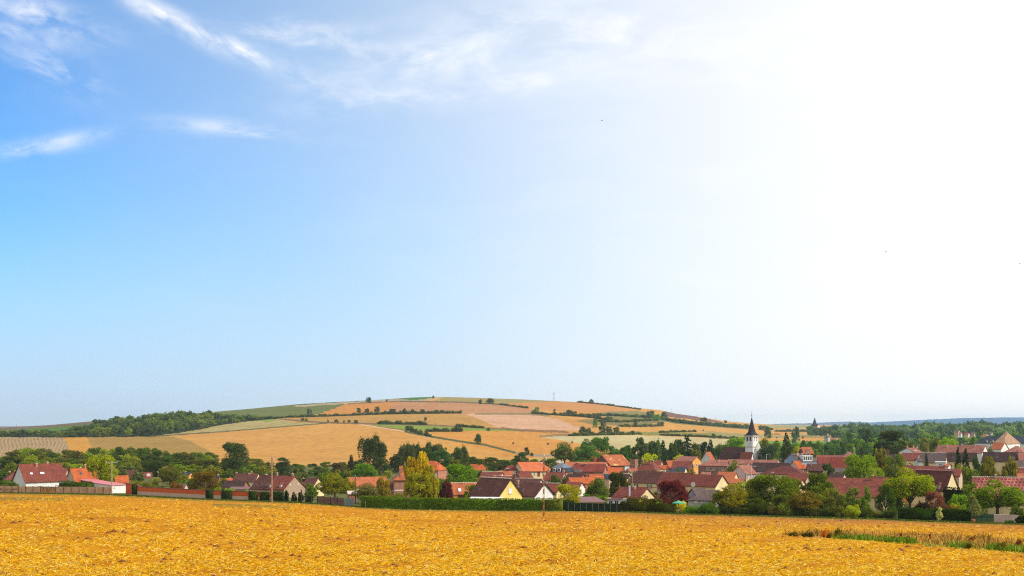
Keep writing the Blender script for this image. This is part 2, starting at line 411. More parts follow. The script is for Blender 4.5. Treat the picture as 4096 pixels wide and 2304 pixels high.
field([(2155, 1747), (2300, 1742), (2500, 1740), (2800, 1750), (2960, 1757), (3020, 1790), (2500, 1815), (2330, 1778), (2250, 1762)], (218, 203, 152), rows_(70, 22, (202, 182, 126), .5, 0, .4))
field([(2155, 1741), (2290, 1733), (2300, 1743), (2160, 1748)], (168, 136, 96))
field([(2420, 1668), (2620, 1668), (2700, 1686), (2500, 1704), (2380, 1700), (2300, 1684)], (150, 136, 84))
field([(2480, 1725), (2700, 1729), (2960, 1735), (2960, 1748), (2500, 1739)], (152, 148, 78))
field([(2640, 1660), (2660, 1645), (2700, 1645), (2830, 1676), (2900, 1690), (2860, 1692), (2780, 1680), (2680, 1668)], (140, 104, 92))
field([(2795, 1722), (3000, 1737), (3200, 1745), (3200, 1754), (2900, 1747)], (174, 164, 104))
field([(3030, 1702), (3250, 1700), (3250, 1716), (3080, 1712)], (178, 168, 106))
field([(3190, 1711), (3480, 1711), (3480, 1721), (3200, 1719)], (222, 178, 142))
field([(3230, 1721), (3500, 1720), (3500, 1737), (3300, 1737)], (190, 160, 110))
field([(3200, 1737), (3500, 1738), (3460, 1752), (3200, 1748)], (176, 166, 100))
field([(3000, 1764), (3450, 1764), (3600, 1800), (3400, 1830), (2900, 1810)], (132, 168, 58))
field([(3480, 1696), (6000, 1696), (6000, 1830), (3480, 1830)], (104, 120, 62))
field([(4020, 1708), (4200, 1708), (4200, 1720), (4020, 1720)], (224, 190, 160))
field(general_wood, (58, 74, 34))
GC[hill] = GC[hill] ** 1.06 * 0.76
# field paths and banks
def stroke(pts, wpx, rgb):
    global GC
    m = hill
    for (x1, y1), (x2, y2) in zip(pts[:-1], pts[1:]):
        d = np.hypot(x2 - x1, y2 - y1)
        t = np.clip(((gx - x1) * (x2 - x1) + (gr - y1) * (y2 - y1)) / d / d, 0, 1)
        dist = np.hypot(gx - x1 - t * (x2 - x1), gr - y1 - t * (y2 - y1))
        k = m & (dist < wpx)
        GC[k] = lin(rgb)
stroke([(600, 1746), (900, 1726), (1312, 1692)], 2.2, (96, 92, 60))
stroke([(1110, 1674), (1200, 1684), (1312, 1691), (1420, 1694), (1620, 1722)], 2.6, (112, 88, 60))
stroke([(1420, 1694), (1620, 1725), (1720, 1750)], 2.0, (214, 176, 140))
stroke([(1620, 1726), (1720, 1746), (1850, 1767), (1940, 1779), (2000, 1795), (2066, 1812)], 4.0, (84, 88, 50))
stroke([(1400, 1693), (1520, 1696), (1710, 1700), (1830, 1706), (1960, 1713), (2100, 1722)], 3.0, (120, 100, 70))
stroke([(1600, 1605), (1850, 1609), (1990, 1617), (2110, 1632)], 2.5, (104, 92, 62))
stroke([(1390, 1616), (1480, 1610), (1600, 1605)], 2.0, (120, 96, 74))
stroke([(2400, 1660), (2600, 1668), (2700, 1690), (2850, 1702), (3000, 1714)], 5.0, (104, 108, 62))
stroke([(1900, 1655), (2100, 1656), (2200, 1662)], 3.5, (136, 118, 82))
stroke([(2066, 1812), (2150, 1822), (2300, 1826)], 4.0, (150, 140, 120))
# valley floor under the village: gardens, yards, lanes
vf = (~hill) & (gY > YB(gx) + 1.0)
GC[vf] = lin((96, 104, 52))
k = vf & (rng.random(len(gx)) < 0.25); GC[k] = lin((132, 112, 74))
k = vf & (gY > 575) & (gx < 2500); GC[k] = np.array(lin((219, 166, 86))) * .76
# the near field and its edges
nf = gY <= YB(gx) + 1.0
GC[nf] = lin((206, 140, 24))
dist_t = np.clip((gY - 45) / 130, 0, 1) * np.clip((gx - 1500) / 1800, 0, 1)
GC[nf] = GC[nf] * (1 - dist_t[nf, None]) + np.array(lin((172, 112, 56))) * dist_t[nf, None]
edge = nf & (gY > YB(gx) * 0.965)
GC[edge] = lin((88, 104, 36))
strip_lo = tab((3000, 2140), (3120, 2143), (3350, 2157), (3700, 2182), (3900, 2198), (4096, 2216), (5900, 2340))
strip_hi = tab((3000, 2140), (3120, 2139), (3200, 2128), (3500, 2128), (3800, 2138), (4096, 2160), (5900, 2240))
ws = nf & (gx > 3110) & (gr < strip_lo(gx)) & (gr > strip_hi(gx))
GC[ws] = lin((204, 158, 74))
gs = nf & (gx > 3330) & (gr < strip_lo(gx)) & (gr > strip_lo(gx) - 9)
GC[gs] = lin((108, 140, 34))
# faint green tramline traces
for pts in ([(0, 1996), (140, 1997), (260, 2000)], [(850, 2022), (1100, 2026), (1260, 2029)]):
    a = np.array(pts, float)
    q = nf & (gx >= a[0, 0]) & (gx <= a[-1, 0]) & (np.abs(gr - np.interp(gx, a[:, 0], a[:, 1])) < 3)
    GC[q] = lin((140, 122, 50))
def _ground(t):
    geo = t.n('ShaderNodeNewGeometry').outputs['Position']
    col = t.n('ShaderNodeAttribute', attribute_name='tint').outputs['Color']
    d = t.n('ShaderNodeSeparateXYZ', ins={0: geo}).outputs[1]
    nearf = t.mr(d, 190, 330, 1.0, 0.0)
    # far fields: broad soil patches and fine crop texture
    n1 = t.noise(geo, 0.012, 6.0, 0.6)
    n2 = t.noise(t.n('ShaderNodeMapping', ins={0: geo, 3: (1.0, 0.35, 1.0)}).outputs[0], 0.16, 5.0, 0.7)
    far = t.mix(t.mr(n1, 0.35, 0.7, 0.0, 0.4), col, t.mix(1.0, col, (0.74, 0.66, 0.58), 'MULTIPLY'))
    far = t.mix(t.mr(n2, 0.42, 0.7, 0.0, 0.6), far, t.mix(1.0, col, (0.62, 0.55, 0.48), 'MULTIPLY'))
    # near stubble: soil showing between straw
    n3 = t.noise(geo, 1.1, 6.0, 0.72)
    n4 = t.noise(geo, 7.0, 5.0, 0.75)
    n5 = t.noise(geo, 0.07, 4.0, 0.6)
    nr = t.mix(t.mr(n3, 0.42, 0.66, 0.0, 0.75), col, t.mix(1.0, col, (0.55, 0.42, 0.30), 'MULTIPLY'))
    nr = t.mix(t.mr(n4, 0.5, 0.7, 0.0, 0.6), nr, t.mix(1.0, col, (1.45, 1.4, 1.15), 'MULTIPLY'))
    nr = t.mix(t.mr(n5, 0.42, 0.7, 0.0, 0.7), nr, t.mix(1.0, col, (0.72, 0.62, 0.55), 'MULTIPLY'))
    n6 = t.noise(t.n('ShaderNodeMapping', ins={0: geo, 2: (0, 0, R_(-8)), 3: (0.02, 0.16, 1.0)}).outputs[0], 1.0, 4.0, 0.6)
    nr = t.mix(t.mr(n6, 0.45, 0.65, 0.0, 0.5), nr, t.mix(1.0, nr, (0.74, 0.66, 0.6), 'MULTIPLY'))
    fc = t.mix(nearf, far, nr)
    h = t.m('ADD', t.m('MULTIPLY', n4, 0.06), t.m('MULTIPLY', n3, 0.12))
    bmp = t.n('ShaderNodeBump', ins={'Height': h, 'Strength': nearf, 'Distance': 1.0})
    bsdf(t, fc, 0.95, 0.05, bmp.outputs[0])
gm = mat('ground', _ground)
land = link_mesh('ground', np_mesh('ground', GV, GF, [gm], colr=GC, smooth=True))
tag(land, 'golden stubble field falling to the village and patchwork fields on the hill beyond', 'ground', kind='structure')
# ================================================================ loose straw on the near field (nobody could count it)
def m_tint(name, rough=0.8, trans=0.0):
    def fn(t):
        col = t.n('ShaderNodeAttribute', attribute_name='tint').outputs['Color']
        d = t.n('ShaderNodeBsdfDiffuse', ins={0: col})
        if trans:
            tr = t.n('ShaderNodeBsdfTranslucent', ins={0: col})
            d = t.n('ShaderNodeMixShader', ins={0: trans, 1: d.outputs[0], 2: tr.outputs[0]})
        t.n('ShaderNodeOutputMaterial', ins={0: d.outputs[0]})
    return mat(name, fn)
def blades(n, x, Y, length, width, lift, cols, seed, up=False):
    """n thin straw pieces lying (or standing) on the ground at direction x, distance Y"""
    g = np.random.default_rng(seed)
    X = (x - 2048) / F * Y
    Z = ground(X, Y)
    a = g.uniform(0, 2 * np.pi, n)
    if up: el = g.uniform(0.9, 1.5, n)
    else: el = np.abs(g.normal(0.0, lift, n)) + 0.03
    dv = np.stack([np.cos(a) * np.cos(el), np.sin(a) * np.cos(el), np.sin(el)], -1) * length[:, None]
    wv = np.stack([-np.sin(a), np.cos(a), g.uniform(-0.6, 0.6, n)], -1)
    if up: wv = np.stack([np.ones(n), np.zeros(n), np.zeros(n)], -1)
    wv *= width[:, None] / 2
    c = np.stack([X, Y, Z + g.uniform(0, 0.03, n) * (length > 0)], -1)
    V = np.stack([c - wv, c + wv, c + wv * 0.5 + dv, c - wv * 0.5 + dv], 1).reshape(-1, 3)
    ci = g.integers(0, len(cols), n)
    cc = np.array([lin(q) for q in cols])[ci] * g.uniform(0.55, 1.1, n)[:, None]
    return V, np.arange(4 * n).reshape(n, 4), np.repeat(cc, 4, 0)
STRAW = [(255, 214, 56), (255, 200, 30), (250, 206, 48), (255, 236, 140), (240, 176, 20), (190, 122, 30), (255, 196, 14)]
n = 430000
g = np.random.default_rng(11)
sx = g.uniform(-120, 4220, n)
rb = RB(sx)
q = g.random(n) ** 0.85
srow = rb + 2 + (2345 - rb) * q
sY = 1 / (1 / YB(sx) + (srow - rb) / (2304 - rb) * (1 / 18.0 - 1 / YB(sx)))
keep = ~((sx > 3110) & (srow < strip_lo(sx)) & (srow > strip_hi(sx)) & (g.random(n) < 0.7)) & (sY < YB(sx) * 0.955)
band = np.sin((sY + .05 * sx) * .23) + np.sin(sY * .071 + 1 + sx * .002)
clump = .45 * band + np.sin(sx * 0.011 + 2.1 * np.sin(srow * 0.05)) + np.sin(srow * 0.11 + sx * 0.004) + g.normal(0, 1.2, n)
keep &= clump > -0.75
keep &= g.random(n) > .75 * np.clip((sY - 45) / 130, 0, 1) * np.clip((sx - 1500) / 1800, 0, 1)
sx, sY = sx[keep], sY[keep]; n = len(sx)
ln_ = g.uniform(0.5, 1.5, n) * 0.078 * (sY / 20) ** 0.62
wd = g.uniform(0.6, 1.3, n) * 0.0115 * (sY / 20) ** 0.75
V, Fq, cc = blades(n, sx, sY, ln_, wd, 0.16, STRAW, 12)
link_mesh('loose_straw', np_mesh('loose_straw', V, Fq, [m_tint('straw', trans=0.25)], colr=cc))
tag(bpy.data.objects['loose_straw'], 'golden chopped straw scattered over the stubble field', 'straw', kind='stuff')
# dark clods of soil between the straw
n = 1500
cx = g.uniform(-100, 4200, n); rb = RB(cx); cr = rb + 6 + (2335 - rb) * g.random(n)
cY = 1 / (1 / YB(cx) + (cr - rb) / (2304 - rb) * (1 / 18.0 - 1 / YB(cx)))
Xc = (cx - 2048) / F * cY; Zc = ground(Xc, cY)
sz = g.uniform(0.25, 1.0, n) ** 2 * 0.10 * (cY / 20) ** 0.55
base = np.array([(1, 0, 0), (-1, 0, 0), (0, 1, 0), (0, -1, 0), (0, 0, .55), (0, 0, -.5)], float)
tri = np.array([(0, 2, 4), (2, 1, 4), (1, 3, 4), (3, 0, 4), (2, 0, 5), (1, 2, 5), (3, 1, 5), (0, 3, 5)])
V = (np.stack([Xc, cY, Zc], -1)[:, None, :] + base[None] * sz[:, None, None] * g.uniform(0.6, 1.4, (n, 6, 3))).reshape(-1, 3)
Fq = (tri[None] + (np.arange(n) * 6)[:, None, None]).reshape(-1, 3)
tag(link_mesh('soil_clods', np_mesh('soil_clods', V, Fq, [m_plain((120, 76, 38), 0.95, 0.3, 3.0)])), 'small dark clods of earth between the straw', 'soil', kind='stuff')
# ---------------------------------------------------------------- verge grass along the field edge
n = 26000
vx = g.uniform(-60, 4160, n); vY = YB(vx) * g.uniform(0.966, 1.006, n)
V, Fq, cc = blades(n, vx, vY, g.uniform(0.08, 0.32, n), g.uniform(0.1, 0.25, n), 0.5, [(84, 104, 30), (108, 128, 40), (70, 88, 28), (140, 132, 60)], 21, up=True)
tag(link_mesh('verge_grass', np_mesh('verge_grass', V, Fq, [m_tint('grass', trans=0.3)], colr=cc)), 'rough green grass verge at the far edge of the stubble field', 'grass', kind='stuff')
# ---------------------------------------------------------------- weedy strip on the right
n = 4400
vx = 3130 + 1060 * g.random(n) ** 0.8; t_ = g.random(n)
vr = strip_hi(vx) + 4 + (strip_lo(vx) - strip_hi(vx) - 6) * t_
rb = RB(vx); vY = 1 / (1 / YB(vx) + (vr - rb) / (2304 - rb) * (1 / 18.0 - 1 / YB(vx)))
hgt = g.uniform(0.04, 0.2, n) * (1 + 0.7 * (np.sin(vx * 0.045) + np.sin(vx * 0.013 + 2) > 0.6))
V, Fq, cc = blades(n, vx, vY, hgt, g.uniform(0.012, 0.035, n), 0.5, [(196, 150, 66), (170, 120, 60), (224, 176, 84), (132, 96, 52), (150, 140, 60), (236, 190, 96)], 31, up=True)
dark = np.repeat((vx > 3140) & (vx < 3400) & (g.random(n) < .35) | ((np.sin(vx * 0.021 + 1) > 0.4) & (t_ < 0.3)), 4)
cc[dark] = cc[dark] * np.array([0.45, 0.5, 0.5])
tag(link_mesh('dry_weeds', np_mesh('dry_weeds', V, Fq, [m_tint('grass', trans=0.3)], colr=cc)), 'dry brown and straw coloured weeds on the uncut strip', 'weeds', kind='stuff')
n = 4600
vx = 3330 + 860 * g.random(n); vr = strip_lo(vx) - g.uniform(0, 12, n)
rb = RB(vx); vY = 1 / (1 / YB(vx) + (vr - rb) / (2304 - rb) * (1 / 18.0 - 1 / YB(vx)))
patch = (np.sin(vx * 0.03) + np.sin(vx * 0.011 + 1) + g.normal(0, 0.5, n)) > 0.0
vx, vY = vx[patch], vY[patch]; n = len(vx)
V, Fq, cc = blades(n, vx, vY, g.uniform(0.05, 0.2, n), g.uniform(0.02, 0.05, n), 0.5, [(110, 142, 34), (132, 164, 44), (86, 116, 32), (150, 170, 60)], 33, up=True)
tag(link_mesh('green_grass', np_mesh('green_grass', V, Fq, [m_tint('grass', trans=0.3)], colr=cc)), 'fresh green grass along the near side of the weedy strip', 'grass', kind='stuff')
# ================================================================ trees: unit crowns, width 1, height 1, foot at the origin
def quads(c, n_hint, size, rng, flat=0.0, tall=1.0, droop=0.0):
    n = len(c)
    a = rng.normal(size=(n, 3)); a[:, 2] *= (1 - flat); a /= np.linalg.norm(a, axis=1)[:, None] + 1e-9
    b = rng.normal(size=(n, 3)); b -= (b * a).sum(1)[:, None] * a; b /= np.linalg.norm(b, axis=1)[:, None] + 1e-9
    if flat: b[:, 2] *= (1 - flat)
    if droop:
        b = b * (1 - droop); b[:, 2] -= droop; b /= np.linalg.norm(b, axis=1)[:, None]
    s = size * rng.uniform(0.55, 1.35, n)[:, None]
    a = a * s * 0.5; b = b * s * 0.5 * tall
    V = np.stack([c - a - b, c + a - b * 0.6, c + a * 0.7 + b, c - a * 0.8 + b * 0.8], 1).reshape(-1, 3)
    return V
def lobes_for(kind, r):
    L = []   # centre, radii
    if kind in ('round', 'loose', 'dense'):
        for k in range(17):
            th = r.uniform(0, 2 * np.pi); z = r.uniform(-0.75, 1.0)
            rr = math.sqrt(max(0.05, 1 - min(1, z * z))) 
            L.append(((0.30 * rr * math.cos(th), 0.30 * rr * math.sin(th), 0.52 + 0.31 * z), (r.uniform(.12, .20),) * 2 + (r.uniform(.11, .17),)))
        L.append(((0, 0, .5), (.30, .30, .34)))
    elif kind == 'tall':
        for k in range(16):
            th = r.uniform(0, 2 * np.pi); z = r.uniform(0.14, 0.9); rr = 0.33 * math.sin(math.pi * min(1, z * 0.9 + 0.12)) ** 0.6
            L.append(((rr * math.cos(th), rr * math.sin(th), z), (r.uniform(.10, .17),) * 2 + (r.uniform(.08, .14),)))
        L.append(((0, 0, .45), (.28, .28, .38)))
    elif kind == 'poplar':
        for k in range(13):
            th = r.uniform(0, 2 * np.pi); rr = r.uniform(0.05, 0.36); zc = r.uniform(.42, .66) - rr * .35
            L.append(((rr * math.cos(th), rr * math.sin(th), zc), (r.uniform(.09, .14),) * 2 + (r.uniform(.24, .33),)))
        L.append(((0, 0, .36), (.33, .33, .32)))
    elif kind == 'full':
        for k in range(22):
            th = r.uniform(0, 2 * np.pi); z = r.uniform(0.1, 0.86); rr = 0.36 * math.sqrt(max(.08, 1 - (max(0, z - .35) / .62) ** 2)) * r.uniform(.75, 1)
            L.append(((rr * math.cos(th), rr * math.sin(th), z), (r.uniform(.12, .19),) * 2 + (r.uniform(.10, .17),)))
        L.append(((0, 0, .4), (.34, .34, .42)))
    elif kind == 'bush':
        for k in range(13):
            th = r.uniform(0, 2 * np.pi); rr = r.uniform(0.1, 0.34); z = r.uniform(0.2, 0.72) * (1 - rr * .8)
            L.append(((rr * math.cos(th), rr * math.sin(th), z), (r.uniform(.13, .2),) * 2 + (r.uniform(.18, .28),)))
        L.append(((0, 0, .35), (.34, .34, .38)))
    return L
def crown_pts(kind, n, seed):
    r = np.random.default_rng(seed)
    if kind == 'cone':
        pts = []
        lev = 15
        for k in range(lev):
            z = 0.04 + 0.94 * (k / lev) ** 0.95; R0 = 0.5 * (1 - z) ** 0.85 + 0.02
            arms = max(4, int(11 * (1 - z) + 4))
            for a in range(arms):
                th = r.uniform(0, 2 * np.pi); Ra = R0 * r.uniform(.72, 1.12); m = max(3, int(n * (R0 + .05) / (lev * arms * 0.26)))
                t = r.uniform(0.1, 1, m) ** 0.7
                sp = r.normal(0, 0.035 * (1.1 - z), m) * (1.3 - t)
                x = Ra * t * np.cos(th) - sp * np.sin(th); y = Ra * t * np.sin(th) + sp * np.cos(th)
                pts.append(np.stack([x, y, z + 0.05 - 0.10 * t * t * Ra / .5 + r.normal(0, .012, m)], -1))
        P = np.concatenate(pts); return P[r.permutation(len(P))[:n]]
    if kind == 'cedar':
        pts = []
        for k in range(26):
            z = r.uniform(0.15, 0.97); R0 = 0.46 * (1 - (z - .15) ** 1.8) * r.uniform(.5, 1.0)
            th = r.uniform(0, 2 * np.pi); cx, cy = R0 * .62 * math.cos(th), R0 * .62 * math.sin(th); rad = r.uniform(.13, .22)
            m = n // 26; t = np.sqrt(r.random(m)) * rad; ph = r.uniform(0, 6.28, m)
            pts.append(np.stack([cx + t * np.cos(ph), cy + t * np.sin(ph), z + .03 - t * .25 + r.normal(0, .016, m)], -1))
        P = np.concatenate(pts); P[:, :2] = np.clip(P[:, :2], -.52, .52); return P
    if kind == 'weep':
        P = []
        for k in range(60):
            th = r.uniform(0, 2 * np.pi); zt = r.uniform(.35, 1.0); rr = 0.46 * (1 - ((zt - .35) / .65) ** 2.2 * .75) * r.uniform(.35, 1)
            cx, cy = rr * math.cos(th), rr * math.sin(th); m = n // 60; t = r.random(m)
            ln = r.uniform(.18, .42) if zt > .45 else zt * .9
            P.append(np.stack([cx + r.normal(0, .028, m), cy + r.normal(0, .028, m), zt - t * ln], -1))
        P = np.concatenate(P); P[:, 2] = np.clip(P[:, 2], 0.01, 1.02); return P
    L = lobes_for(kind, r)
    wts = np.array([l[1][0] ** 2 for l in L]); wts[-1] *= 0.5; wts /= wts.sum()
    idx = r.choice(len(L), n, p=wts)
    cen = np.array([l[0] for l in L])[idx]; rad = np.array([l[1] for l in L])[idx]
    d = r.normal(size=(n, 3)); d /= np.linalg.norm(d, axis=1)[:, None]
    if kind == 'poplar': d[:, 2] = np.abs(d[:, 2]) * np.where(r.random(n) < .8, 1, -1)
    sc = (1.0 - np.abs(r.normal(0, .16, n)))[:, None]
    spray = (r.random(n) < .12)[:, None] * r.uniform(0, .35, n)[:, None]
    P = cen + d * rad * (sc + spray)
    P[:, 2] = np.maximum(P[:, 2], 0.01)
    return P
CROWNS = {}
LODN = {'hi': (10500, .026), 'mid': (2600, .05), 'lo': (520, .105)}
def crown_mesh(kind, lod, var):
    key = (kind, lod, var)
    if key in CROWNS: return CROWNS[key]
    n, s = LODN[lod]
    if kind == 'cone': s *= .85
    r = np.random.default_rng(hash((kind, var)) % 1000 if False else (sum(map(ord, kind)) * 13 + var * 7))
    P = crown_pts(kind, n, sum(map(ord, kind)) + 17 * var)
    if kind == 'loose':
        keep = (np.sin(P[:, 0] * 21 + var) + np.sin(P[:, 1] * 17) + np.sin(P[:, 2] * 23)) > -0.9; P = P[keep]
    V = quads(P, n, s, r, flat=.55 if kind == 'cedar' else 0, tall=1.8 if kind in ('weep',) else 1.0, droop=.5 if kind == 'weep' else 0)
    if kind in ('round', 'loose', 'dense', 'tall', 'poplar', 'bush', 'full'):
        pass
    Fq = np.arange(len(V)).reshape(-1, 4)
    mats, mi = [LEAF], None
    if lod == 'lo':        # far trees: trunk in the same small mesh
        t = np.array([(-.02, -.02, -.25), (.02, -.02, -.25), (.02, .02, -.25), (-.02, .02, -.25), (-.015, -.015, .5), (.015, -.015, .5), (.015, .015, .5), (-.015, .015, .5)])
        k = len(V); V = np.concatenate([V, t]); ff = np.array([(0, 1, 5, 4), (1, 2, 6, 5), (2, 3, 7, 6), (3, 0, 4, 7)]) + k
        Fq = np.concatenate([Fq, ff]); mats = [LEAF, BARK]; mi = np.r_[np.zeros(len(Fq) - 4, int), np.ones(4, int)]
    me = np_mesh('foliage_' + kind, V, Fq, mats, mi)
    CROWNS[key] = me
    return me
TRUNKS = {}
def trunk_mesh(kind, var):
    key = (kind in ('cone', 'poplar', 'tall'), var)
    if key in TRUNKS: return TRUNKS[key]
    rr = random.Random(var * 31 + 5)
    m = MB()
    if key[0]:
        m.tube([(0, 0, -.03), (.005, 0, .3), (0, .005, .65), (0, 0, .93)], [.03, .024, .014, .004], 7)
        for k in range(10):
            z = .2 + .06 * k; a = rr.uniform(0, 6.28); m.tube([(0, 0, z), (.16 * math.cos(a), .16 * math.sin(a), z + .1)], [.008, .003], 4)
    else:
        m.tube([(0, 0, -.03), (.004, 0, .12), (-.004, .005, .26)], [.036, .027, .022], 8)
        for k in range(7):
            a = k * .9 + rr.uniform(-.3, .3); l = rr.uniform(.28, .4)
            p1 = (.1 * math.cos(a), .1 * math.sin(a), .38); p2 = (l * .8 * math.cos(a), l * .8 * math.sin(a), .38 + l * .75)
            m.tube([(0, 0, .22), p1, p2], [.018, .012, .004], 5)
            a2 = a + .5; m.tube([p1, (p1[0] + .16 * math.cos(a2), p1[1] + .16 * math.sin(a2), .62)], [.009, .003], 4)
    me = bpy.data.meshes.new('trunk'); me.from_pydata(m.v, [], m.f); me.materials.append(BARK); me.update()
    TRUNKS[key] = me
    return me
tree_n = [0]
MASS = {}
def mass_add(key, me, loc, rz, sc, col):
    V = np.empty(len(me.vertices) * 3, np.float32); me.vertices.foreach_get('co', V); V = V.reshape(-1, 3)[:-8]   # leave the hidden little trunk out
    c, s = math.cos(rz), math.sin(rz); V = V * np.array(sc)
    V = np.stack([V[:, 0] * c - V[:, 1] * s, V[:, 0] * s + V[:, 1] * c, V[:, 2]], -1) + np.array(loc)
    MASS.setdefault(key, []).append((V, np.tile(np.array(col[:3]), (len(V), 1))))
def mass_build(key, name, label, cat=None, kind=None):
    L = MASS.pop(key); V = np.concatenate([a for a, b in L]); cc = np.concatenate([b for a, b in L]); o0 = V.mean(0); o0[2] = V[:, 2].min()
    o = link_mesh(name, np_mesh(name, V - o0, np.arange(len(V)).reshape(-1, 4), [LEAFV], colr=cc)); o.location = o0
    return tag(o, label, cat, None, kind)
KNAME = {'full': 'broadleaf_tree', 'round': 'broadleaf_tree', 'loose': 'broadleaf_tree', 'dense': 'broadleaf_tree', 'tall': 'tall_tree', 'poplar': 'poplar_tree', 'bush': 'bush', 'cone': 'conifer_tree', 'cedar': 'cedar_tree', 'weep': 'birch_tree'}
def tree(x, top, wpx, Y, kind, rgb, label, group=None, lod=None, lift=None, name=None, depth=None, k=0.5, foot=None, mass=None):
    """a tree seen at column x whose top is at photo row top and whose crown is wpx wide; it stands on the land at distance Y"""
    X = (x - 2048) / F * Y
    g0 = gz(X, Y)
    H = (HZ - top) / F * Y - g0
    W = wpx / F * Y
    if H < W * .35 and foot is None: H = max(H, W * .35)
    px = wpx / 4
    if lod is None: lod = 'hi' if px > 22 else ('mid' if px > 9 else 'lo')
    tree_n[0] += 1; i = tree_n[0]; var = i % (2 if lod == 'hi' else 3)
    rr = random.Random(i * 7 + 1)
    c = lin(rgb, k)
    c = (c[0] * 1.06, c[1], c[2] * .8)
    bush = kind == 'bush'
    if lift is None: lift = 0.0 if bush or kind == 'weep' else (.05 if kind in ('cone', 'poplar', 'cedar') else .14)
    nm = name or KNAME[kind]
    if kind in ('round', 'dense') and lift < .035 and (mass is None or True): kind = 'full'
    rz = rr.uniform(0, 6.28)
    if mass:
        j = rr.uniform(.85, 1.15); mass_add(mass, crown_mesh(kind, 'lo', var), (X, Y, g0 - H * .04), rz, (W, W, H), (c[0] * j * 1.4, c[1] * j * 1.4, c[2] * j * 1.4)); return None
    dpt = W * (depth or rr.uniform(.85, 1.1))
    me = crown_mesh(kind, lod, var)
    if lod == 'lo' or bush:
        o = link_mesh(nm, me)
        o.location = (X, Y, g0 + H * lift * .8); o.rotation_euler = (0, 0, rz); o.scale = (W, dpt, H * (1 - lift * .8))
        if abs(dpt - W) > .2 * W: o.rotation_euler = (0, 0, 0)
        crown = o
    else:
        o = empty(nm, (X, Y, g0))
        t = link_mesh('trunk', trunk_mesh(kind, var), o); t.scale = (W, W, H); t.rotation_euler = (0, 0, rz)
        crown = link_mesh('crown', me, o); crown.location = (0, 0, H * lift); crown.scale = (W, dpt, H * (1 - lift)); crown.rotation_euler = (0, 0, rz)
    j = rr.uniform(.88, 1.12)
    crown.color = (min(1, c[0] * j * rr.uniform(.93, 1.07)), min(1, c[1] * j), min(1, c[2] * j), 1)
    tag(o, label, 'bush' if bush else 'tree', group)
    return o
def leaf_box(name, runs, label, cat, rgb, leaf=.22, dens=16, group=None, k=0.5, top_wave=.12, core=True):
    """clipped hedge or ivy: runs are ground lines with height and thickness; leaves over a solid leafy core"""
    r = np.random.default_rng(len(name) * 13 + int(runs[0][0]) & 1023)
    Vs, Fs, k0 = [], [], 0
    P = []
    m = MB()
    for (ax, ay, az, ah, bx, by, bz, bh, th) in runs:
        d = Vector((bx - ax, by - ay, 0)); L = d.length; d.normalize(); nn = Vector((-d.y, d.x, 0))
        cnt = int(L * ((ah + bh) + th) * dens)
        t = r.random(cnt); side = r.random(cnt)
        hh = ah + (bh - ah) * t; gzv = az + (bz - az) * t
        wv = 1 + top_wave * (np.sin(t * L * .9) * .4 + np.sin(t * L * 2.3) * .3)
        frac = th / (th + ah + bh)
        top = side < frac; fr = (side >= frac) & (side < frac + (1 - frac) * .62)
        off = np.where(top, r.uniform(-.5, .5, cnt) * th, np.where(fr, -th / 2, th / 2) + r.normal(0, .05, cnt))
        z = np.where(top, hh * wv, r.random(cnt) * hh * wv) + r.normal(0, .05, cnt)
        P.append(np.stack([ax + d.x * t * L + nn.x * off, ay + d.y * t * L + nn.y * off, gzv + z], -1))
        if core:
            q = th / 2 * .82; e = .93
            c = [(ax + nn.x * s * q, ay + nn.y * s * q, az + zz) for zz in (-.2, ah * e) for s in (-1, 1)] + [(bx + nn.x * s * q, by + nn.y * s * q, bz + zz) for zz in (-.2, bh * e) for s in (-1, 1)]
            m.add(c, [(0, 1, 5, 4), (2, 6, 7, 3), (0, 4, 6, 2), (1, 3, 7, 5), (0, 2, 3, 1), (4, 5, 7, 6)])
    P = np.concatenate(P)
    o0 = Vector((runs[0][0], runs[0][1], runs[0][2]))
    V = quads(P, len(P), leaf, r)
    Fq = np.arange(len(V)).reshape(-1, 4)
    if core:
        Fq = np.concatenate([Fq, np.array(m.f) + len(V)]); V = np.concatenate([V, np.array([tuple(q) for q in m.v])])
    V = V - np.array(o0)
    o = link_mesh(name, np_mesh(name, V, Fq, [LEAF])); o.location = o0
    c = lin(rgb, k); o.color = (c[0], c[1], c[2], 1)
    return tag(o, label, cat, group)
def run(pts, th):
    """pts: (column, distance, height) points on the land"""
    q = [((x - 2048) / F * Y, Y, gz((x - 2048) / F * Y, Y), h) for x, Y, h in pts]
    return [(a[0], a[1], a[2], a[3], b[0], b[1], b[2], b[3], th) for a, b in zip(q[:-1], q[1:])]
DK = (64, 84, 36); MD = (86, 112, 40); BR = (118, 150, 36); OL = (112, 116, 48); BG = (60, 84, 56); LM = (176, 186, 40); BRN = (120, 96, 44); FAR = (70, 92, 62); GY = (84, 98, 60)
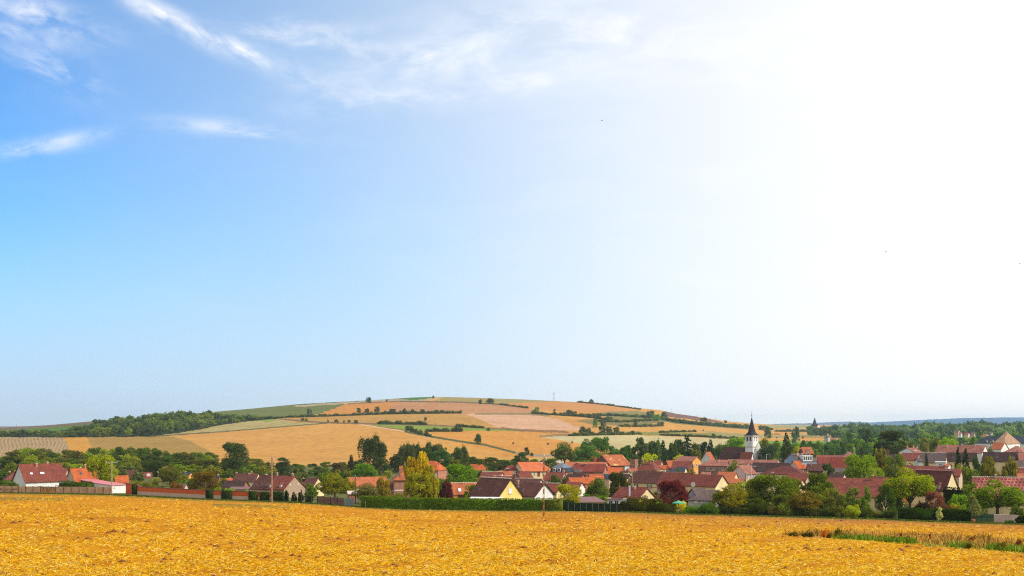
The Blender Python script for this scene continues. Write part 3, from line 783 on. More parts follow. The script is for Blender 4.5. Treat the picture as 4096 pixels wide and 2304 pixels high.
# ================================================================ houses
RO = {'br': (104, 66, 56), 'rb': (140, 74, 60), 'or': (206, 106, 56), 'rd': (144, 68, 56), 'pk': (178, 116, 98), 'sl': (66, 72, 86), 'gb': (118, 98, 94), 'db': (76, 54, 50),
      'ob': (196, 112, 72), 'lr': (156, 80, 66), 'or2': (226, 124, 78), 'pale': (214, 168, 134)}
WA = {'wh': (226, 226, 222), 'cr': (226, 206, 160), 'ye': (238, 208, 124), 'pk': (220, 190, 182), 'gr': (180, 178, 176), 'bl': (150, 170, 196), 'be': (196, 172, 146), 'oy': (222, 160, 80)}
HLOG = []
class House:
    def __init__(s, x0, x1, x2, side, ridge, eave, Y, D, wall, roof, label, cat='house', hip=(0, 0), base=None, ov=.3, course=.35, lichen=None, name='house', wmat=None, group=None, phi=None, kr=1.0):
        xc = x1 if side in ('r', 'l') else x1
        P = Vector(((xc - 2048) / F * Y, Y, 0))
        f = P.normalized(); r = Vector((f.y, -f.x, 0))
        sg = 1 if side == 'r' else -1
        def bdir(ph): return r * (sg * math.sin(ph)) + f * math.cos(ph)
        if phi is None and x2 is not None:
            lo, hi = (0.0, 1.4)
            def px(ph):
                q = P + bdir(ph) * D; return 2048 + F * q.x / q.y
            tgt = x2 if side == 'r' else x0
            for _ in range(40):
                md = (lo + hi) / 2
                if (px(md) - tgt) * sg < 0: lo = md
                else: hi = md
            ph = lo
        else: ph = R_(phi or 0)
        b = bdir(ph); u = Vector((b.y, -b.x, 0))
        tx = x0 if side == 'r' else x2
        t = (tx - 2048) / F
        s1 = 1 if side == 'r' else -1          # other end = P - s1*L*u
        L = (P.x - t * P.y) / (s1 * (u.x - t * u.y))
        org = P - u * L if side == 'r' else P.copy()
        s.u, s.b, s.L, s.D = u, b, L, D
        if hip[0] + hip[1] > L * .9: q_ = L * .9 / (hip[0] + hip[1]); hip = (hip[0] * q_, hip[1] * q_)
        A = P + b * (D / 2)
        Ze = (HZ - eave) / F * Y; Zr = (HZ - ridge) / F * A.y
        cs = [org, org + u * L, org + b * D, org + u * L + b * D]
        gb = min(gz(c.x, c.y) for c in cs)
        s.g = gz(P.x, P.y)
        if base is not None: gb = min(gb, (HZ - base) / F * Y)
        org.z = gb; s.org = org
        s.he = Ze - gb; s.hr = Zr - gb
        s.k = (s.hr - s.he) / (D / 2)
        HLOG.append((label[:38], round(L, 1), D, round(math.degrees(ph)), round(Ze - s.g, 1), round(Zr - s.g, 1), round(math.degrees(math.atan(s.k)))))
        rz = math.atan2(u.y, u.x)
        s.e = empty(name, org, rz); tag(s.e, label, cat, group)
        wm = wmat or m_wall(WA[wall] if isinstance(wall, str) else wall)
        s.wm = wm; s.wrgb = wall
        he, hr = s.he, s.hr
        m = MB(); m.box(0, 0, -.3, L, D, he)
        for g, hp, xa in ((0, hip[0], 0), (1, hip[1], L)):
            if hp == 0:
                d = .25 if g == 0 else -.25
                v = [(xa, 0, he), (xa, D, he), (xa, D / 2, hr - .06), (xa + d, 0, he), (xa + d, D, he), (xa + d, D / 2, hr - .06)]
                m.add(v, [(0, 1, 2), (3, 5, 4), (0, 3, 4, 1), (1, 4, 5, 2), (2, 5, 3, 0)])
        s.wall = m.build('wall', wm, s.e)
        s.rm = m_roof(RO[roof] if isinstance(roof, str) else roof, course, lichen, kr)
        k = s.k; th = .16; zo = he - k * ov
        xl = -ov if hip[0] == 0 else -ov; xr = L + ov
        r0 = -ov * .8 if hip[0] == 0 else hip[0]; r1 = L + ov * .8 if hip[1] == 0 else L - hip[1]
        top = [(xl, -ov, zo + .1), (xr, -ov, zo + .1), (r1, D / 2, hr + .1), (r0, D / 2, hr + .1), (xl, D + ov, zo + .1), (xr, D + ov, zo + .1)]
        bot = [(a, c, z - th) for a, c, z in top]
        m = MB()
        fs = [(0, 1, 2, 3), (5, 4, 3, 2), (6, 9, 8, 7), (11, 8, 9, 10), (0, 6, 7, 1), (4, 5, 11, 10)]
        if hip[0] == 0: fs += [(3, 9, 6, 0), (4, 10, 9, 3)]
        else: fs += [(0, 3, 4), (6, 10, 9), (0, 4, 10, 6)]
        if hip[1] == 0: fs += [(1, 7, 8, 2), (2, 8, 11, 5)]
        else: fs += [(1, 5, 2), (7, 8, 11), (1, 7, 11, 5)]
        m.add(top + bot, fs)
        s.roof = m.build('roof', s.rm, s.e)
        s.hip = hip; s.r0, s.r1, s.ov = r0, r1, ov
        # ridge tiles
        m = MB(); m.tube([(r0, D / 2, hr + .1), (r1, D / 2, hr + .1)], .11, 6); 
        s.ridge = m
    def ridge_white(s, rgb=(210, 200, 186)):
        m = MB(); n = int((s.r1 - s.r0) / .42)
        for i in range(n):
            x = s.r0 + (s.r1 - s.r0) * i / n; m.tube([(x, s.D / 2, s.hr + .13), (x + .3, s.D / 2, s.hr + .13)], .12, 6)
        m.build('ridge_tiles', m_plain(rgb, .8, .1), s.e)
        return s
    def plane(s, px, row, o, n):
        d = Vector(((px - 2048) / F, 1, (HZ - row) / F))
        t = (o.dot(n)) / d.dot(n); return d * t
    def loc(s, p):
        q = p - s.org; return Vector((q.dot(s.u), q.dot(s.b), q.z))
    def on(s, kind, px, row):
        """local coordinates of a seen spot on the front wall f, a gable g (right) or h (left), or the front roof slope r"""
        Z = Vector((0, 0, 1))
        if kind == 'f': o, n = s.org, s.b
        elif kind == 'g': o, n = s.org + s.u * s.L, s.u
        elif kind == 'h': o, n = s.org, s.u
        else: o, n = s.org + Z * s.he, (s.b * (-s.k) + Z).normalized()
        return s.loc(s.plane(px, row, o, n))
    def win(s, kind, px, row, w, h, shut=None, closed=False, frame=WHITE, name='window'):
        p = s.on(kind, px, row); Yw = (s.org + s.u * p.x + s.b * p.y).y; k = Yw / F
        n = {'f': s.b, 'g': s.u, 'h': s.u}[kind]
        ax = s.u if kind == 'f' else s.b
        ray = Vector(((px - 2048) / F, 1, 0)).normalized(); rr = Vector((ray.y, -ray.x, 0))
        hw = w * k / max(.3, abs(ax.dot(rr))) / 2; hh = h * k / 2
        e = empty  # noqa
        m, g = MB(), MB()
        t = min(.09, hw * .3)
        def B(mm, a0, a1, z0, z1, d0, d1):
            if kind == 'f': mm.box(p.x + a0, -d1, p.z + z0, p.x + a1, -d0, p.z + z1)
            elif kind == 'g': mm.box(s.L + d0, p.y + a0, p.z + z0, s.L + d1, p.y + a1, p.z + z1)
            else: mm.box(-d1, p.y + a0, p.z + z0, -d0, p.y + a1, p.z + z1)
        B(m, -hw, -hw + t, -hh, hh, .002, .07); B(m, hw - t, hw, -hh, hh, .002, .07)
        B(m, -hw + t, hw - t, hh - t, hh, .003, .069); B(m, -hw + t, hw - t, -hh, -hh + t, .003, .069)
        B(m, -t * .4, t * .4, -hh + t, hh - t, .004, .066)
        fr = m.build(name, frame, s.e)
        B(g, -hw + t, hw - t, -hh + t, hh - t, .002, .03)
        if closed: g.build('shutter', m_plain(closed if isinstance(closed, tuple) else (214, 216, 220), .7, .05), fr)
        else: g.build('pane', GLASS, fr)
        q = MB(); B(q, -hw - .08, hw + .08, -hh - .09, -hh - .01, .002, .14); q.build('sill', m_plain((196, 184, 168), .8, .1), fr)
        if shut:
            for sd in (-1, 1):
                q = MB(); a = sorted((sd * (hw + .04), sd * (hw + .04 + hw * .95))); B(q, a[0], a[1], -hh, hh, .01, .07)
                q.build('shutter', m_plain(shut, .7, .08), fr)
        return s
    def door(s, kind, px, row, w, h, rgb=(90, 70, 55), name='door'):
        s.win(kind, px, row, w, h, closed=rgb, frame=m_plain((70, 58, 48), .7, .1), name=name); return s
    def sky(s, px, row, w, h, glass=True):
        p = s.on('r', px, row); k = (s.org + s.u * p.x + s.b * p.y).y / F
        hw = w * k / 2; hy = h * k / 2 / max(.25, math.sqrt(s.k * s.k / (1 + s.k * s.k))) / math.sqrt(1 + s.k * s.k)
        def P(x, y, up): return (x, y, s.he + s.k * y + .1 + up)
        m = MB()
        for (a, c, d, e) in ((-1, -.86, -1, 1), (.86, 1, -1, 1), (-.86, .86, -1, -.84), (-.86, .86, .84, 1)):
            xs = (p.x + a * hw, p.x + c * hw); ys = (p.y + d * hy, p.y + e * hy)
            m.add([P(xs[0], ys[0], .005), P(xs[1], ys[0], .005), P(xs[1], ys[1], .005), P(xs[0], ys[1], .005), P(xs[0], ys[0], .1), P(xs[1], ys[0], .1), P(xs[1], ys[1], .1), P(xs[0], ys[1], .1)],
                  [(0, 3, 2, 1), (4, 5, 6, 7), (0, 1, 5, 4), (1, 2, 6, 5), (2, 3, 7, 6), (3, 0, 4, 7)])
        fr = m.build('skylight', m_plain((120, 112, 106), .6, .05), s.e)
        m = MB(); x0, x1, y0, y1 = p.x - .86 * hw, p.x + .86 * hw, p.y - .84 * hy, p.y + .84 * hy
        m.add([P(x0, y0, .01), P(x1, y0, .01), P(x1, y1, .01), P(x0, y1, .01), P(x0, y0, .07), P(x1, y0, .07), P(x1, y1, .07), P(x0, y1, .07)],
              [(0, 3, 2, 1), (4, 5, 6, 7), (0, 1, 5, 4), (1, 2, 6, 5), (2, 3, 7, 6), (3, 0, 4, 7)])
        m.build('pane', GLASS if glass else m_plain((226, 228, 232), .3, .02), fr)
        return s
    def chim(s, px, top, w, yf=.5, rgb=(176, 92, 66), cap=(210, 200, 190), pots=0):
        """chimney stack at column px; yf: 0 front eave, .5 ridge"""
        y = s.D * yf
        o = s.org + s.b * y
        p = s.loc(s.plane(px, HZ, o, s.b)); wp = s.org + s.u * p.x + s.b * y
        zt = (HZ - top) / F * wp.y - s.org.z
        zb = s.he + s.k * min(y, s.D - y) - .3
        hw = max(.22, w * wp.y / F / 2 * .8)
        m = MB(); m.box(p.x - hw, y - hw * .8, zb, p.x + hw, y + hw * .8, zt - .22)
        cm = m_brick(rgb) if rgb[0] > rgb[2] + 30 else m_plain(rgb, .9, .2)
        c = m.build('chimney', cm, s.e)
        m = MB(); m.box(p.x - hw - .07, y - hw * .8 - .07, zt - .22, p.x + hw + .07, y + hw * .8 + .07, zt - .08)
        m.build('chimney_cap', m_plain(cap, .8, .1), c)
        m = MB()
        for i in range(max(1, pots)): 
            xx = p.x + (i - (max(1, pots) - 1) / 2) * hw * .8; m.tube([(xx, y, zt - .08), (xx, y, zt + .22)], [.11, .09], 7)
        m.build('chimney_pot', m_plain((190, 104, 66), .8, .1), c)
        return s
    def dormer(s, px, row, w, h, wall=(220, 216, 208), roof=None, shut=None):
        """gabled dormer whose front is centred at px,row"""
        p = s.on('r', px, row + h * .45); wp = s.org + s.u * p.x + s.b * p.y; k = wp.y / F
        hw = w * k / 2; hh = h * k; y0 = p.y; z0 = s.he + s.k * y0 + .02; ye = min(s.D / 2, y0 + hh / max(s.k, .3))
        m = MB(); zt = z0 + hh * .72
        m.box(p.x - hw, y0, z0 - .2, p.x + hw, ye, zt)
        m.add([(p.x - hw, y0, zt), (p.x + hw, y0, zt), (p.x, y0, zt + hw * .8), (p.x - hw, y0 + .2, zt), (p.x + hw, y0 + .2, zt), (p.x, y0 + .2, zt + hw * .8)], [(0, 1, 2), (3, 5, 4), (0, 3, 4, 1), (1, 4, 5, 2), (2, 5, 3, 0)])
        d = m.build('dormer', m_wall(wall), s.e)
        m = MB(); yb = min(s.D / 2, y0 + (hh * .72 + hw * .9) / max(s.k, .3))
        for sd in (-1, 1):
            e = [(p.x + sd * (hw + .15), y0 - .15, zt - .1), (p.x, y0 - .15, zt + hw * .86 + .05), (p.x, yb, zt + hw * .86 + .05), (p.x + sd * (hw + .15), yb, zt - .1)]
            m.add(e + [(a, b_, z + .1) for a, b_, z in e], [(0, 1, 2, 3), (4, 7, 6, 5), (0, 4, 5, 1), (1, 5, 6, 2), (2, 6, 7, 3), (3, 7, 4, 0)])
        m.build('dormer_roof', roof or s.rm, d)
        m = MB(); m.box(p.x - hw * .72, y0 - .05, z0 + hh * .06, p.x + hw * .72, y0 - .004, z0 + hh * .66)
        m.build('dormer_window', GLASS, d)
        m = MB(); a, b1, z1_, z2_ = p.x - hw * .72, p.x + hw * .72, z0 + hh * .06, z0 + hh * .66
        m.box(a, y0 - .08, z1_, a + .08, y0 - .051, z2_); m.box(b1 - .08, y0 - .08, z1_, b1, y0 - .051, z2_); m.box(p.x - .03, y0 - .08, z1_, p.x + .03, y0 - .051, z2_)
        m.build('dormer_frame', WHITE, d)
        return s
    def dish(s, px, row, r=.4, kind='r'):
        p = s.on(kind, px, row); m = MB()
        cx, cy, cz = p.x, p.y - .35, p.z + .35
        ring = [(cx + r * math.cos(a * .5236), cy, cz + r * math.sin(a * .5236)) for a in range(12)]
        m.add(ring + [(cx, cy + .12, cz)], [(i, (i + 1) % 12, 12) for i in range(12)] + [tuple(range(12))[::-1]])
        m.tube([(p.x, p.y, p.z - .1), (cx, cy + .12, cz)], .03, 5)
        m.build('satellite_dish', m_plain((214, 210, 206), .5, .05), s.e); return s
    def aerial(s, px, top):
        y = s.D / 2; p = s.loc(s.plane(px, HZ, s.org + s.b * y, s.b)); wp = s.org + s.u * p.x + s.b * y
        zt = (HZ - top) / F * wp.y - s.org.z; m = MB()
        m.tube([(p.x, y, s.hr - .1), (p.x, y, zt)], .03, 5)
        m.box(p.x - .8, y - .02, zt - .05, p.x + .8, y + .02, zt - .01)
        for i in range(5): m.box(p.x - .7 + .35 * i, y - .25, zt - .045, p.x - .68 + .35 * i, y + .25, zt - .02)
        m.build('aerial', m_plain((120, 116, 112), .5, .1), s.e); return s
    def band(s, z0, z1, rgb, kind='f', th=.03, name='band'):
        m = MB()
        if kind == 'f': m.box(.0, -th, z0, s.L, -.003, z1)
        else: m.box(s.L + .003, 0, z0, s.L + th, s.D, z1)
        m.build(name, m_plain(rgb, .9, .15), s.e); return s
def H(*a, **k): return House(*a, **k)
# ---------------------------------------------------------------- left end of the village
H(52, 103, 266, 'l', 1858, 1924, 330, 9.5, 'wh', 'rb', 'large white house with long red brown roof and two skylights at the left', ov=.45).chim(146, 1853, 10, .42, (190, 96, 60)).chim(190, 1847, 8, .5, (196, 104, 56)) \
    .sky(126, 1896, 11, 8, False).sky(169, 1894, 18, 8, False).win('f', 124, 1939, 15, 12, closed=True).win('f', 163, 1937, 20, 12, closed=True).win('f', 233, 1934, 22, 12, closed=True)
H(-30, 8, 20, 'r', 1899, 1912, 420, 8, 'be', 'rb', 'brown roofed cottage at the extreme left edge', hip=(2, 2))
H(14, 22, 66, 'l', 1889, 1919, 385, 8, 'be', 'rb', 'low house with dark red hipped roof behind the white house', hip=(3, 0)).chim(39, 1884, 8, .5).chim(61, 1882, 7, .45, (196, 104, 56))
H(225, 262, 272, 'r', 1872, 1892, 375, 8, 'be', 'rb', 'small house showing only its gable between the white and orange roofs', phi=None)
H(263, 303, 402, 'l', 1875, 1925, 345, 8.5, 'be', 'or', 'house with bright orange roof left of the lime green tree', lichen=(120, 60, 44)).chim(341, 1857, 7, .5, (196, 104, 56)).chim(322, 1868, 5, .5).sky(323, 1896, 9, 9)
def shed(x0, x1, x2, side, rrow, erow, Y, D, wall, roof, label, base=None, name='shed', cat='shed', th=.12, wm=None, over=.3, phi=None):
    """mono pitch shed: rrow is the row of the high back edge, erow the front edge"""
    h = House.__new__(House)
    P = Vector(((x1 - 2048) / F * Y, Y, 0)); f = P.normalized(); r = Vector((f.y, -f.x, 0)); sg = 1 if side == 'r' else -1
    tgt = x2 if side == 'r' else x0; lo, hi = 0.0, 1.4
    for _ in range(40):
        md = (lo + hi) / 2; q = P + (r * (sg * math.sin(md)) + f * math.cos(md)) * D
        if (2048 + F * q.x / q.y - tgt) * sg < 0: lo = md
        else: hi = md
    b = r * (sg * math.sin(lo)) + f * math.cos(lo); u = Vector((b.y, -b.x, 0))
    t = ((x0 if side == 'r' else x2) - 2048) / F
    L = (P.x - t * P.y) / (sg * (u.x - t * u.y)); org = P - u * L if side == 'r' else P.copy()
    gb = min(gz(c.x, c.y) for c in (org, org + u * L, org + b * D, org + u * L + b * D)); org.z = gb
    he = (HZ - erow) / F * Y - gb; Q = P + b * D; hb = (HZ - rrow) / F * Q.y - gb
    h.org, h.u, h.b, h.L, h.D, h.he, h.hr = org, u, b, L, D, he, hb; h.k = (hb - he) / D; h.hip = (0, 0)
    HLOG.append((label[:38], round(L, 1), D, round(math.degrees(lo)), round(he, 1), round(hb, 1), 0))
    h.e = tag(empty(name, org, math.atan2(u.y, u.x)), label, cat)
    m = MB(); m.add([(0, 0, -.3), (L, 0, -.3), (L, D, -.3), (0, D, -.3), (0, 0, he), (L, 0, he), (L, D, hb), (0, D, hb)], [(0, 3, 2, 1), (4, 5, 6, 7), (0, 1, 5, 4), (1, 2, 6, 5), (2, 3, 7, 6), (3, 0, 4, 7)])
    h.wall = m.build('wall', wm or m_wall(WA.get(wall, wall) if isinstance(wall, str) else wall), h.e)
    o = over; m = MB(); k = h.k
    v = [(-o, -o, he - k * o + .02), (L + o, -o, he - k * o + .02), (L + o, D + o, hb + k * o + .02), (-o, D + o, hb + k * o + .02)]
    m.add(v + [(a, c, z + th) for a, c, z in v], [(0, 3, 2, 1), (4, 5, 6, 7), (0, 1, 5, 4), (1, 2, 6, 5), (2, 3, 7, 6), (3, 0, 4, 7)])
    h.rm = m_plain(roof, .6, .12, 1.2); h.roof = m.build('roof', h.rm, h.e)
    return h
shed(322, 372, 428, 'l', 1920, 1930, 306, 7, 'be', (206, 122, 126), 'pink roofed shed with dark red side behind the white garage', wm=m_plain((132, 52, 44), .8, .15))
shed(360, 447, 505, 'l', 1930, 1942, 286, 8, 'wh', (206, 126, 128), 'white garage with low pink metal roof beside the concrete pole', cat='garage', name='garage').win('f', 458, 1950, 5, 5)
H(462, 540, 562, 'r', 1881, 1913, 425, 9, 'wh', 'br', 'brown roofed house with white gable behind the shrubs left of centre').chim(468, 1874, 8, .5, (196, 100, 60)).win('g', 551, 1900, 4, 7)
H(458, 464, 514, 'l', 1903, 1929, 372, 6, 'be', 'or', 'low building with small bright orange roof behind the pink garage')
H(538, 541, 608, 'l', 1891, 1916, 440, 8, 'be', 'rb', 'reddish roofed house with white dish near the left shrubs').dish(594, 1904, .8)
H(703, 737, 790, 'r', 1890, 1922, 405, 9, 'oy', 'sl', 'small house with blue slate roof and orange gable').chim(717, 1885, 7, .5, (196, 120, 90)).chim(741, 1885, 7, .5, (196, 120, 90))
H(700, 735, 752, 'r', 1936, 1952, 330, 4, 'pk', 'gb', 'low grey pink roof just left of the olive tree', cat='outbuilding', name='outbuilding')
H(846, 872, 884, 'r', 1903, 1922, 410, 7, 'be', 'db', 'dark cottage with white capped chimney behind the olive tree').chim(873, 1898, 7, .5, (150, 120, 110), (230, 230, 230))
H(878, 880, 931, 'l', 1914, 1925, 395, 5, 'be', 'or', 'low building with thin bright orange roof right of the olive tree').chim(921, 1910, 5, .5, (230, 226, 220))
H(884, 965, 1001, 'r', 1924, 1956, 330, 8, (150, 100, 80), 'db', 'barn with dark purple brown roof and pointed brick gable', cat='barn', name='barn')
shed(918, 1000, 1010, 'r', 1949, 1958, 308, 4, 'be', (128, 96, 88), 'low lean-to with faded brown roof behind the brick wall', cat='outbuilding', name='lean_to')
H(931, 1018, 1048, 'r', 1894, 1926, 372, 8, 'cr', 'br', 'farmhouse with three orange chimneys and dark roof').chim(946, 1889, 7, .5, (206, 84, 50)).chim(997, 1892, 8, .38, (206, 84, 50)).chim(1006, 1886, 8, .5, (206, 84, 50), pots=2)
H(1003, 1068, 1150, 'r', 1901, 1955, 297, 8.8, 'be', 'br', 'long brown roofed wing with small skylights joined to the stone gable house').sky(1024, 1940, 6, 5).sky(1048, 1938, 6, 5).sky(1066, 1940, 9, 9).chim(1065, 1896, 5, .5, (206, 100, 60))
H(1067, 1135, 1221, 'r', 1905, 1956, 290, 9, 'wh', 'rb', 'old farmhouse with white flint gable and two white dormers', wmat=m_stone((226, 216, 202), (164, 140, 120))).chim(1108, 1890, 6, .5, (196, 150, 130)).chim(1170, 1893, 6, .5, (196, 150, 130)) \
    .dormer(1079, 1943, 9, 18).dormer(1121, 1942, 9, 18).win('g', 1160, 1938, 5, 8, closed=(170, 120, 96)).win('g', 1193, 1937, 5, 8, closed=(170, 120, 96)).win('f', 1099, 1965, 6, 12)
H(1206, 1248, 1296, 'r', 1912, 1950, 325, 8, 'cr', 'br', 'cream gabled house half hidden behind the spreading olive tree').chim(1213, 1911, 8, .5, (226, 96, 40))
H(1395, 1398, 1546, 'l', 1909, 1946, 350, 8, 'be', 'ob', 'long low building with weathered orange roof left of the birch', kr=1.1, cat='barn', name='barn')
shed(1392, 1396, 1424, 'l', 1966, 1977, 268, 4, 'be', (214, 196, 190), 'tiny red walled shed between two garden trees', wm=m_brick((176, 76, 46)))
H(1554, 1577, 1584, 'r', 1925, 1953, 282, 5, 'pk', 'rb', 'low brick wing with white shuttered window left of the birch', wmat=m_brick((186, 120, 100))).win('f', 1565, 1962, 8, 12, shut=(226, 228, 234))
H(1572, 1577, 1668, 'l', 1884, 1919, 275, 8, 'pk', 'ob', 'tall brick house half hidden behind the golden birch', hip=(3, 3), wmat=m_brick((186, 116, 96))).chim(1604, 1866, 16, .5, (200, 90, 60), (236, 176, 60), pots=3).sky(1599, 1905, 7, 8).win('f', 1621, 1962, 7, 14).band(3.4, 3.7, (226, 210, 200))
H(1690, 1752, 1789, 'r', 1845, 1880, 430, 9, 'pk', 'or', 'brick house with orange hipped roof between birch and round tree', hip=(0, 3), wmat=m_brick((196, 110, 86))).chim(1768, 1838, 11, .5, (120, 60, 50)).win('f', 1744, 1903, 8, 22, closed=True)
H(1880, 1884, 1956, 'l', 1857, 1886, 520, 10, 'be', 'or', 'orange hipped roof behind the bright round tree', hip=(0, 3))
H(1796, 1815, 1915, 'l', 1933, 1976, 288, 7, 'oy', 'ob', 'low outbuilding with mottled orange roof beside the purple tree', lichen=(120, 62, 44)).ridge_white().sky(1839, 1962, 13, 14, False).door('f', 1845, 1987, 26, 12, (70, 50, 40))
H(1880, 1993, 2089, 'r', 1916, 1987, 255, 8, 'ye', 'br', 'yellow gabled house with steep dark roof behind the hedge', ov=.4).sky(1916, 1960, 8, 10).win('g', 2041, 1963, 13, 22, closed=(226, 226, 226)).ridge_white()
H(2060, 2138, 2213, 'r', 1933, 1982, 262, 8, 'wh', 'br', 'white gabled house with brown tile roof behind the field pole', ov=.5).chim(2072, 1921, 7, .45, (200, 150, 120)).win('g', 2152, 1992, 14, 8).dormer(2090, 1962, 8, 9)
shed(1882, 2003, 2008, 'r', 1991, 1996, 250, 2.5, 'wh', (232, 230, 224), 'white flat awning roof against the yellow house', cat='awning', name='awning')
H(2178, 2226, 2254, 'r', 1935, 1968, 292, 7, 'cr', 'rb', 'brown roofed house with cream gable right of the white house').ridge_white()
H(2056, 2152, 2174, 'r', 1916, 1938, 305, 6, 'gr', 'br', 'low dark roof with grey gable tip right behind the white house').ridge_white()
H(1918, 1996, 2020, 'r', 1889, 1915, 335, 8, 'pk', 'rb', 'brick coloured roof with white ridge above the yellow house').sky(1947, 1898, 7, 8).ridge_white()
H(1968, 2036, 2052, 'r', 1906, 1925, 308, 7, 'be', 'rb', 'roof with dotted white ridge and square chimney behind the yellow gable').chim(2001, 1899, 14, .45, (196, 96, 70)).ridge_white()
H(1990, 1996, 2050, 'l', 1884, 1906, 362, 8, 'be', 'ob', 'orange brown roof with black chimney left of the long hall').chim(2031, 1872, 13, .5, (84, 66, 64))
H(2046, 2088, 2136, 'l', 1886, 1919, 342, 8, (128, 100, 94), 'rb', 'house with dark left gable and square brick chimney above the brown roofs').chim(2081, 1878, 12, .4, (120, 64, 54), pots=2)
H(2018, 2064, 2096, 'r', 1863, 1881, 425, 8, 'cr', 'rd', 'dark red roof with cream gable at the left end of the hall')
h = H(2052, 2095, 2210, 'l', 1849, 1883, 420, 11, 'cr', 'or2', 'long hall with smooth orange roof and cream wall', ov=.5, hip=(0, 3), name='hall', cat='hall')
for px_ in (2124, 2138, 2172, 2186): h.win('f', px_, 1894, 6, 14)
h.door('f', 2155, 1896, 10, 18, (150, 62, 44))
H(2176, 2244, 2268, 'r', 1890, 1919, 352, 8, 'pk', 'rb', 'brown red roof with cream chimney right of the field pole').chim(2254, 1879, 8, .5, (220, 184, 150), (236, 160, 70), pots=2).chim(2194, 1878, 7, .5, (220, 190, 160), (236, 160, 70), pots=2)
H(2264, 2322, 2341, 'r', 1896, 1912, 372, 6, (176, 100, 80), 'db', 'dark ridge with small brick gable below the red roof')
# mansard town house
def mansard(x0, x1, x2, side, top, brk, eave, Y, D, label, wallm, low, cap_rgb, name='house'):
    h = House(x0, x1, x2, side, top, brk, Y, D, 'be', 'sl', label, hip=(2.2, 2.2), wmat=wallm, ov=.1, name=name)
    h.roof.data.materials[0] = m_plain(cap_rgb, .5, .1)
    h.rm = h.roof.data.materials[0]
    zb = (HZ - eave) / F * Y - h.org.z; zt = h.he; o = .5
    m = MB(); v = [(-o, -o, zb), (h.L + o, -o, zb), (h.L + o, h.D + o, zb), (-o, h.D + o, zb), (-.02, -.02, zt), (h.L + .02, -.02, zt), (h.L + .02, h.D + .02, zt), (-.02, h.D + .02, zt)]
    m.add(v, [(0, 3, 2, 1), (4, 5, 6, 7), (0, 1, 5, 4), (1, 2, 6, 5), (2, 3, 7, 6), (3, 0, 4, 7)])
    m.build('mansard_slope', m_roof(RO['sl'], .3) if low is None else low, h.e)
    h.zb = zb
    return h
h = mansard(2206, 2252, 2291, 'r', 1853, 1872, 1889, 392, 9, 'slate mansard town house with grey zinc top left of the red roof', m_brick((176, 104, 84)), None, (104, 110, 120))
h.chim(2229, 1849, 7, .3, (200, 130, 96))
for kx in (.3, .7):
    m = MB(); m.box(h.L * kx - .55, -.62, h.zb + .2, h.L * kx + .55, -.1, h.he - .1); d = m.build('dormer', m_plain((216, 216, 220), .6, .05), h.e)
    m = MB(); m.box(h.L * kx - .35, -.66, h.zb + .35, h.L * kx + .35, -.622, h.he - .3); m.build('dormer_window', GLASS, d)
H(2290, 2414, 2428, 'r', 1857, 1886, 400, 9, 'pk', 'rd', 'brick terrace with bright red roof and two stout chimneys', wmat=m_brick((176, 108, 92)), name='terrace_house').chim(2308, 1849, 13, .5, (120, 64, 56), pots=2).chim(2340, 1852, 11, .35, (120, 64, 56), pots=2) \
    .dormer(2298, 1882, 9, 12).dormer(2309, 1882, 9, 12).dormer(2320, 1882, 9, 12).win('f', 2347, 1902, 5, 11, shut=(206, 96, 50)).win('f', 2385, 1898, 6, 7)
H(2262, 2420, 2432, 'r', 1849, 1864, 455, 8, 'be', 'ob', 'long thin orange roof behind the red terrace', name='long_house', kr=1.1)
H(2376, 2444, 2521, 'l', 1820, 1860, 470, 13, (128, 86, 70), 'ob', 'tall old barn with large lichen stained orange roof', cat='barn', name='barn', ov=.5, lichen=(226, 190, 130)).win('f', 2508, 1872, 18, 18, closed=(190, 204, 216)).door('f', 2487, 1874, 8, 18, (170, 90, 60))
H(2374, 2378, 2412, 'l', 1832, 1852, 480, 6, 'be', 'rd', 'small dark red roof against the left of the old barn', cat='outbuilding', name='outbuilding')
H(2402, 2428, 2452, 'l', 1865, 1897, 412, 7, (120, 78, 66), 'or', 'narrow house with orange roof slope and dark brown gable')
H(2442, 2450, 2490, 'l', 1871, 1890, 425, 6, 'be', 'or', 'small orange roof in front of the old barn')
H(2262, 2290, 2392, 'l', 1911, 1934, 322, 7, (196, 130, 100), 'or', 'house with orange roof and round attic window above the lime bush').chim(2388, 1905, 5, .5).win('h', 2279, 1924, 4, 6)
H(2258, 2313, 2339, 'r', 1930, 1955, 300, 7, 'wh', 'rb', 'little white gabled house above the lime yellow bush').win('g', 2326, 1940, 3, 6).win('g', 2323, 1958, 5, 4)
H(2356, 2362, 2414, 'l', 1898, 1914, 362, 6, 'cr', 'or', 'orange roof with tiny white gable left of the slate roof')
H(2398, 2436, 2446, 'r', 1897, 1913, 372, 6, 'be', 'sl', 'small slate roof beside the dark conifer')
H(2480, 2508, 2520, 'r', 1884, 1897, 356, 6, 'cr', 'br', 'upper dark roof between the conifer and the wooden pole')
H(2478, 2510, 2522, 'r', 1897, 1913, 335, 6, 'cr', 'db', 'lower dark roof with white verge beside the wooden pole').ridge_white()
H(2505, 2520, 2552, 'l', 1875, 1886, 380, 6, 'cr', 'ob', 'pale gabled outbuilding between the barn and the wooden pole', cat='outbuilding', name='outbuilding')
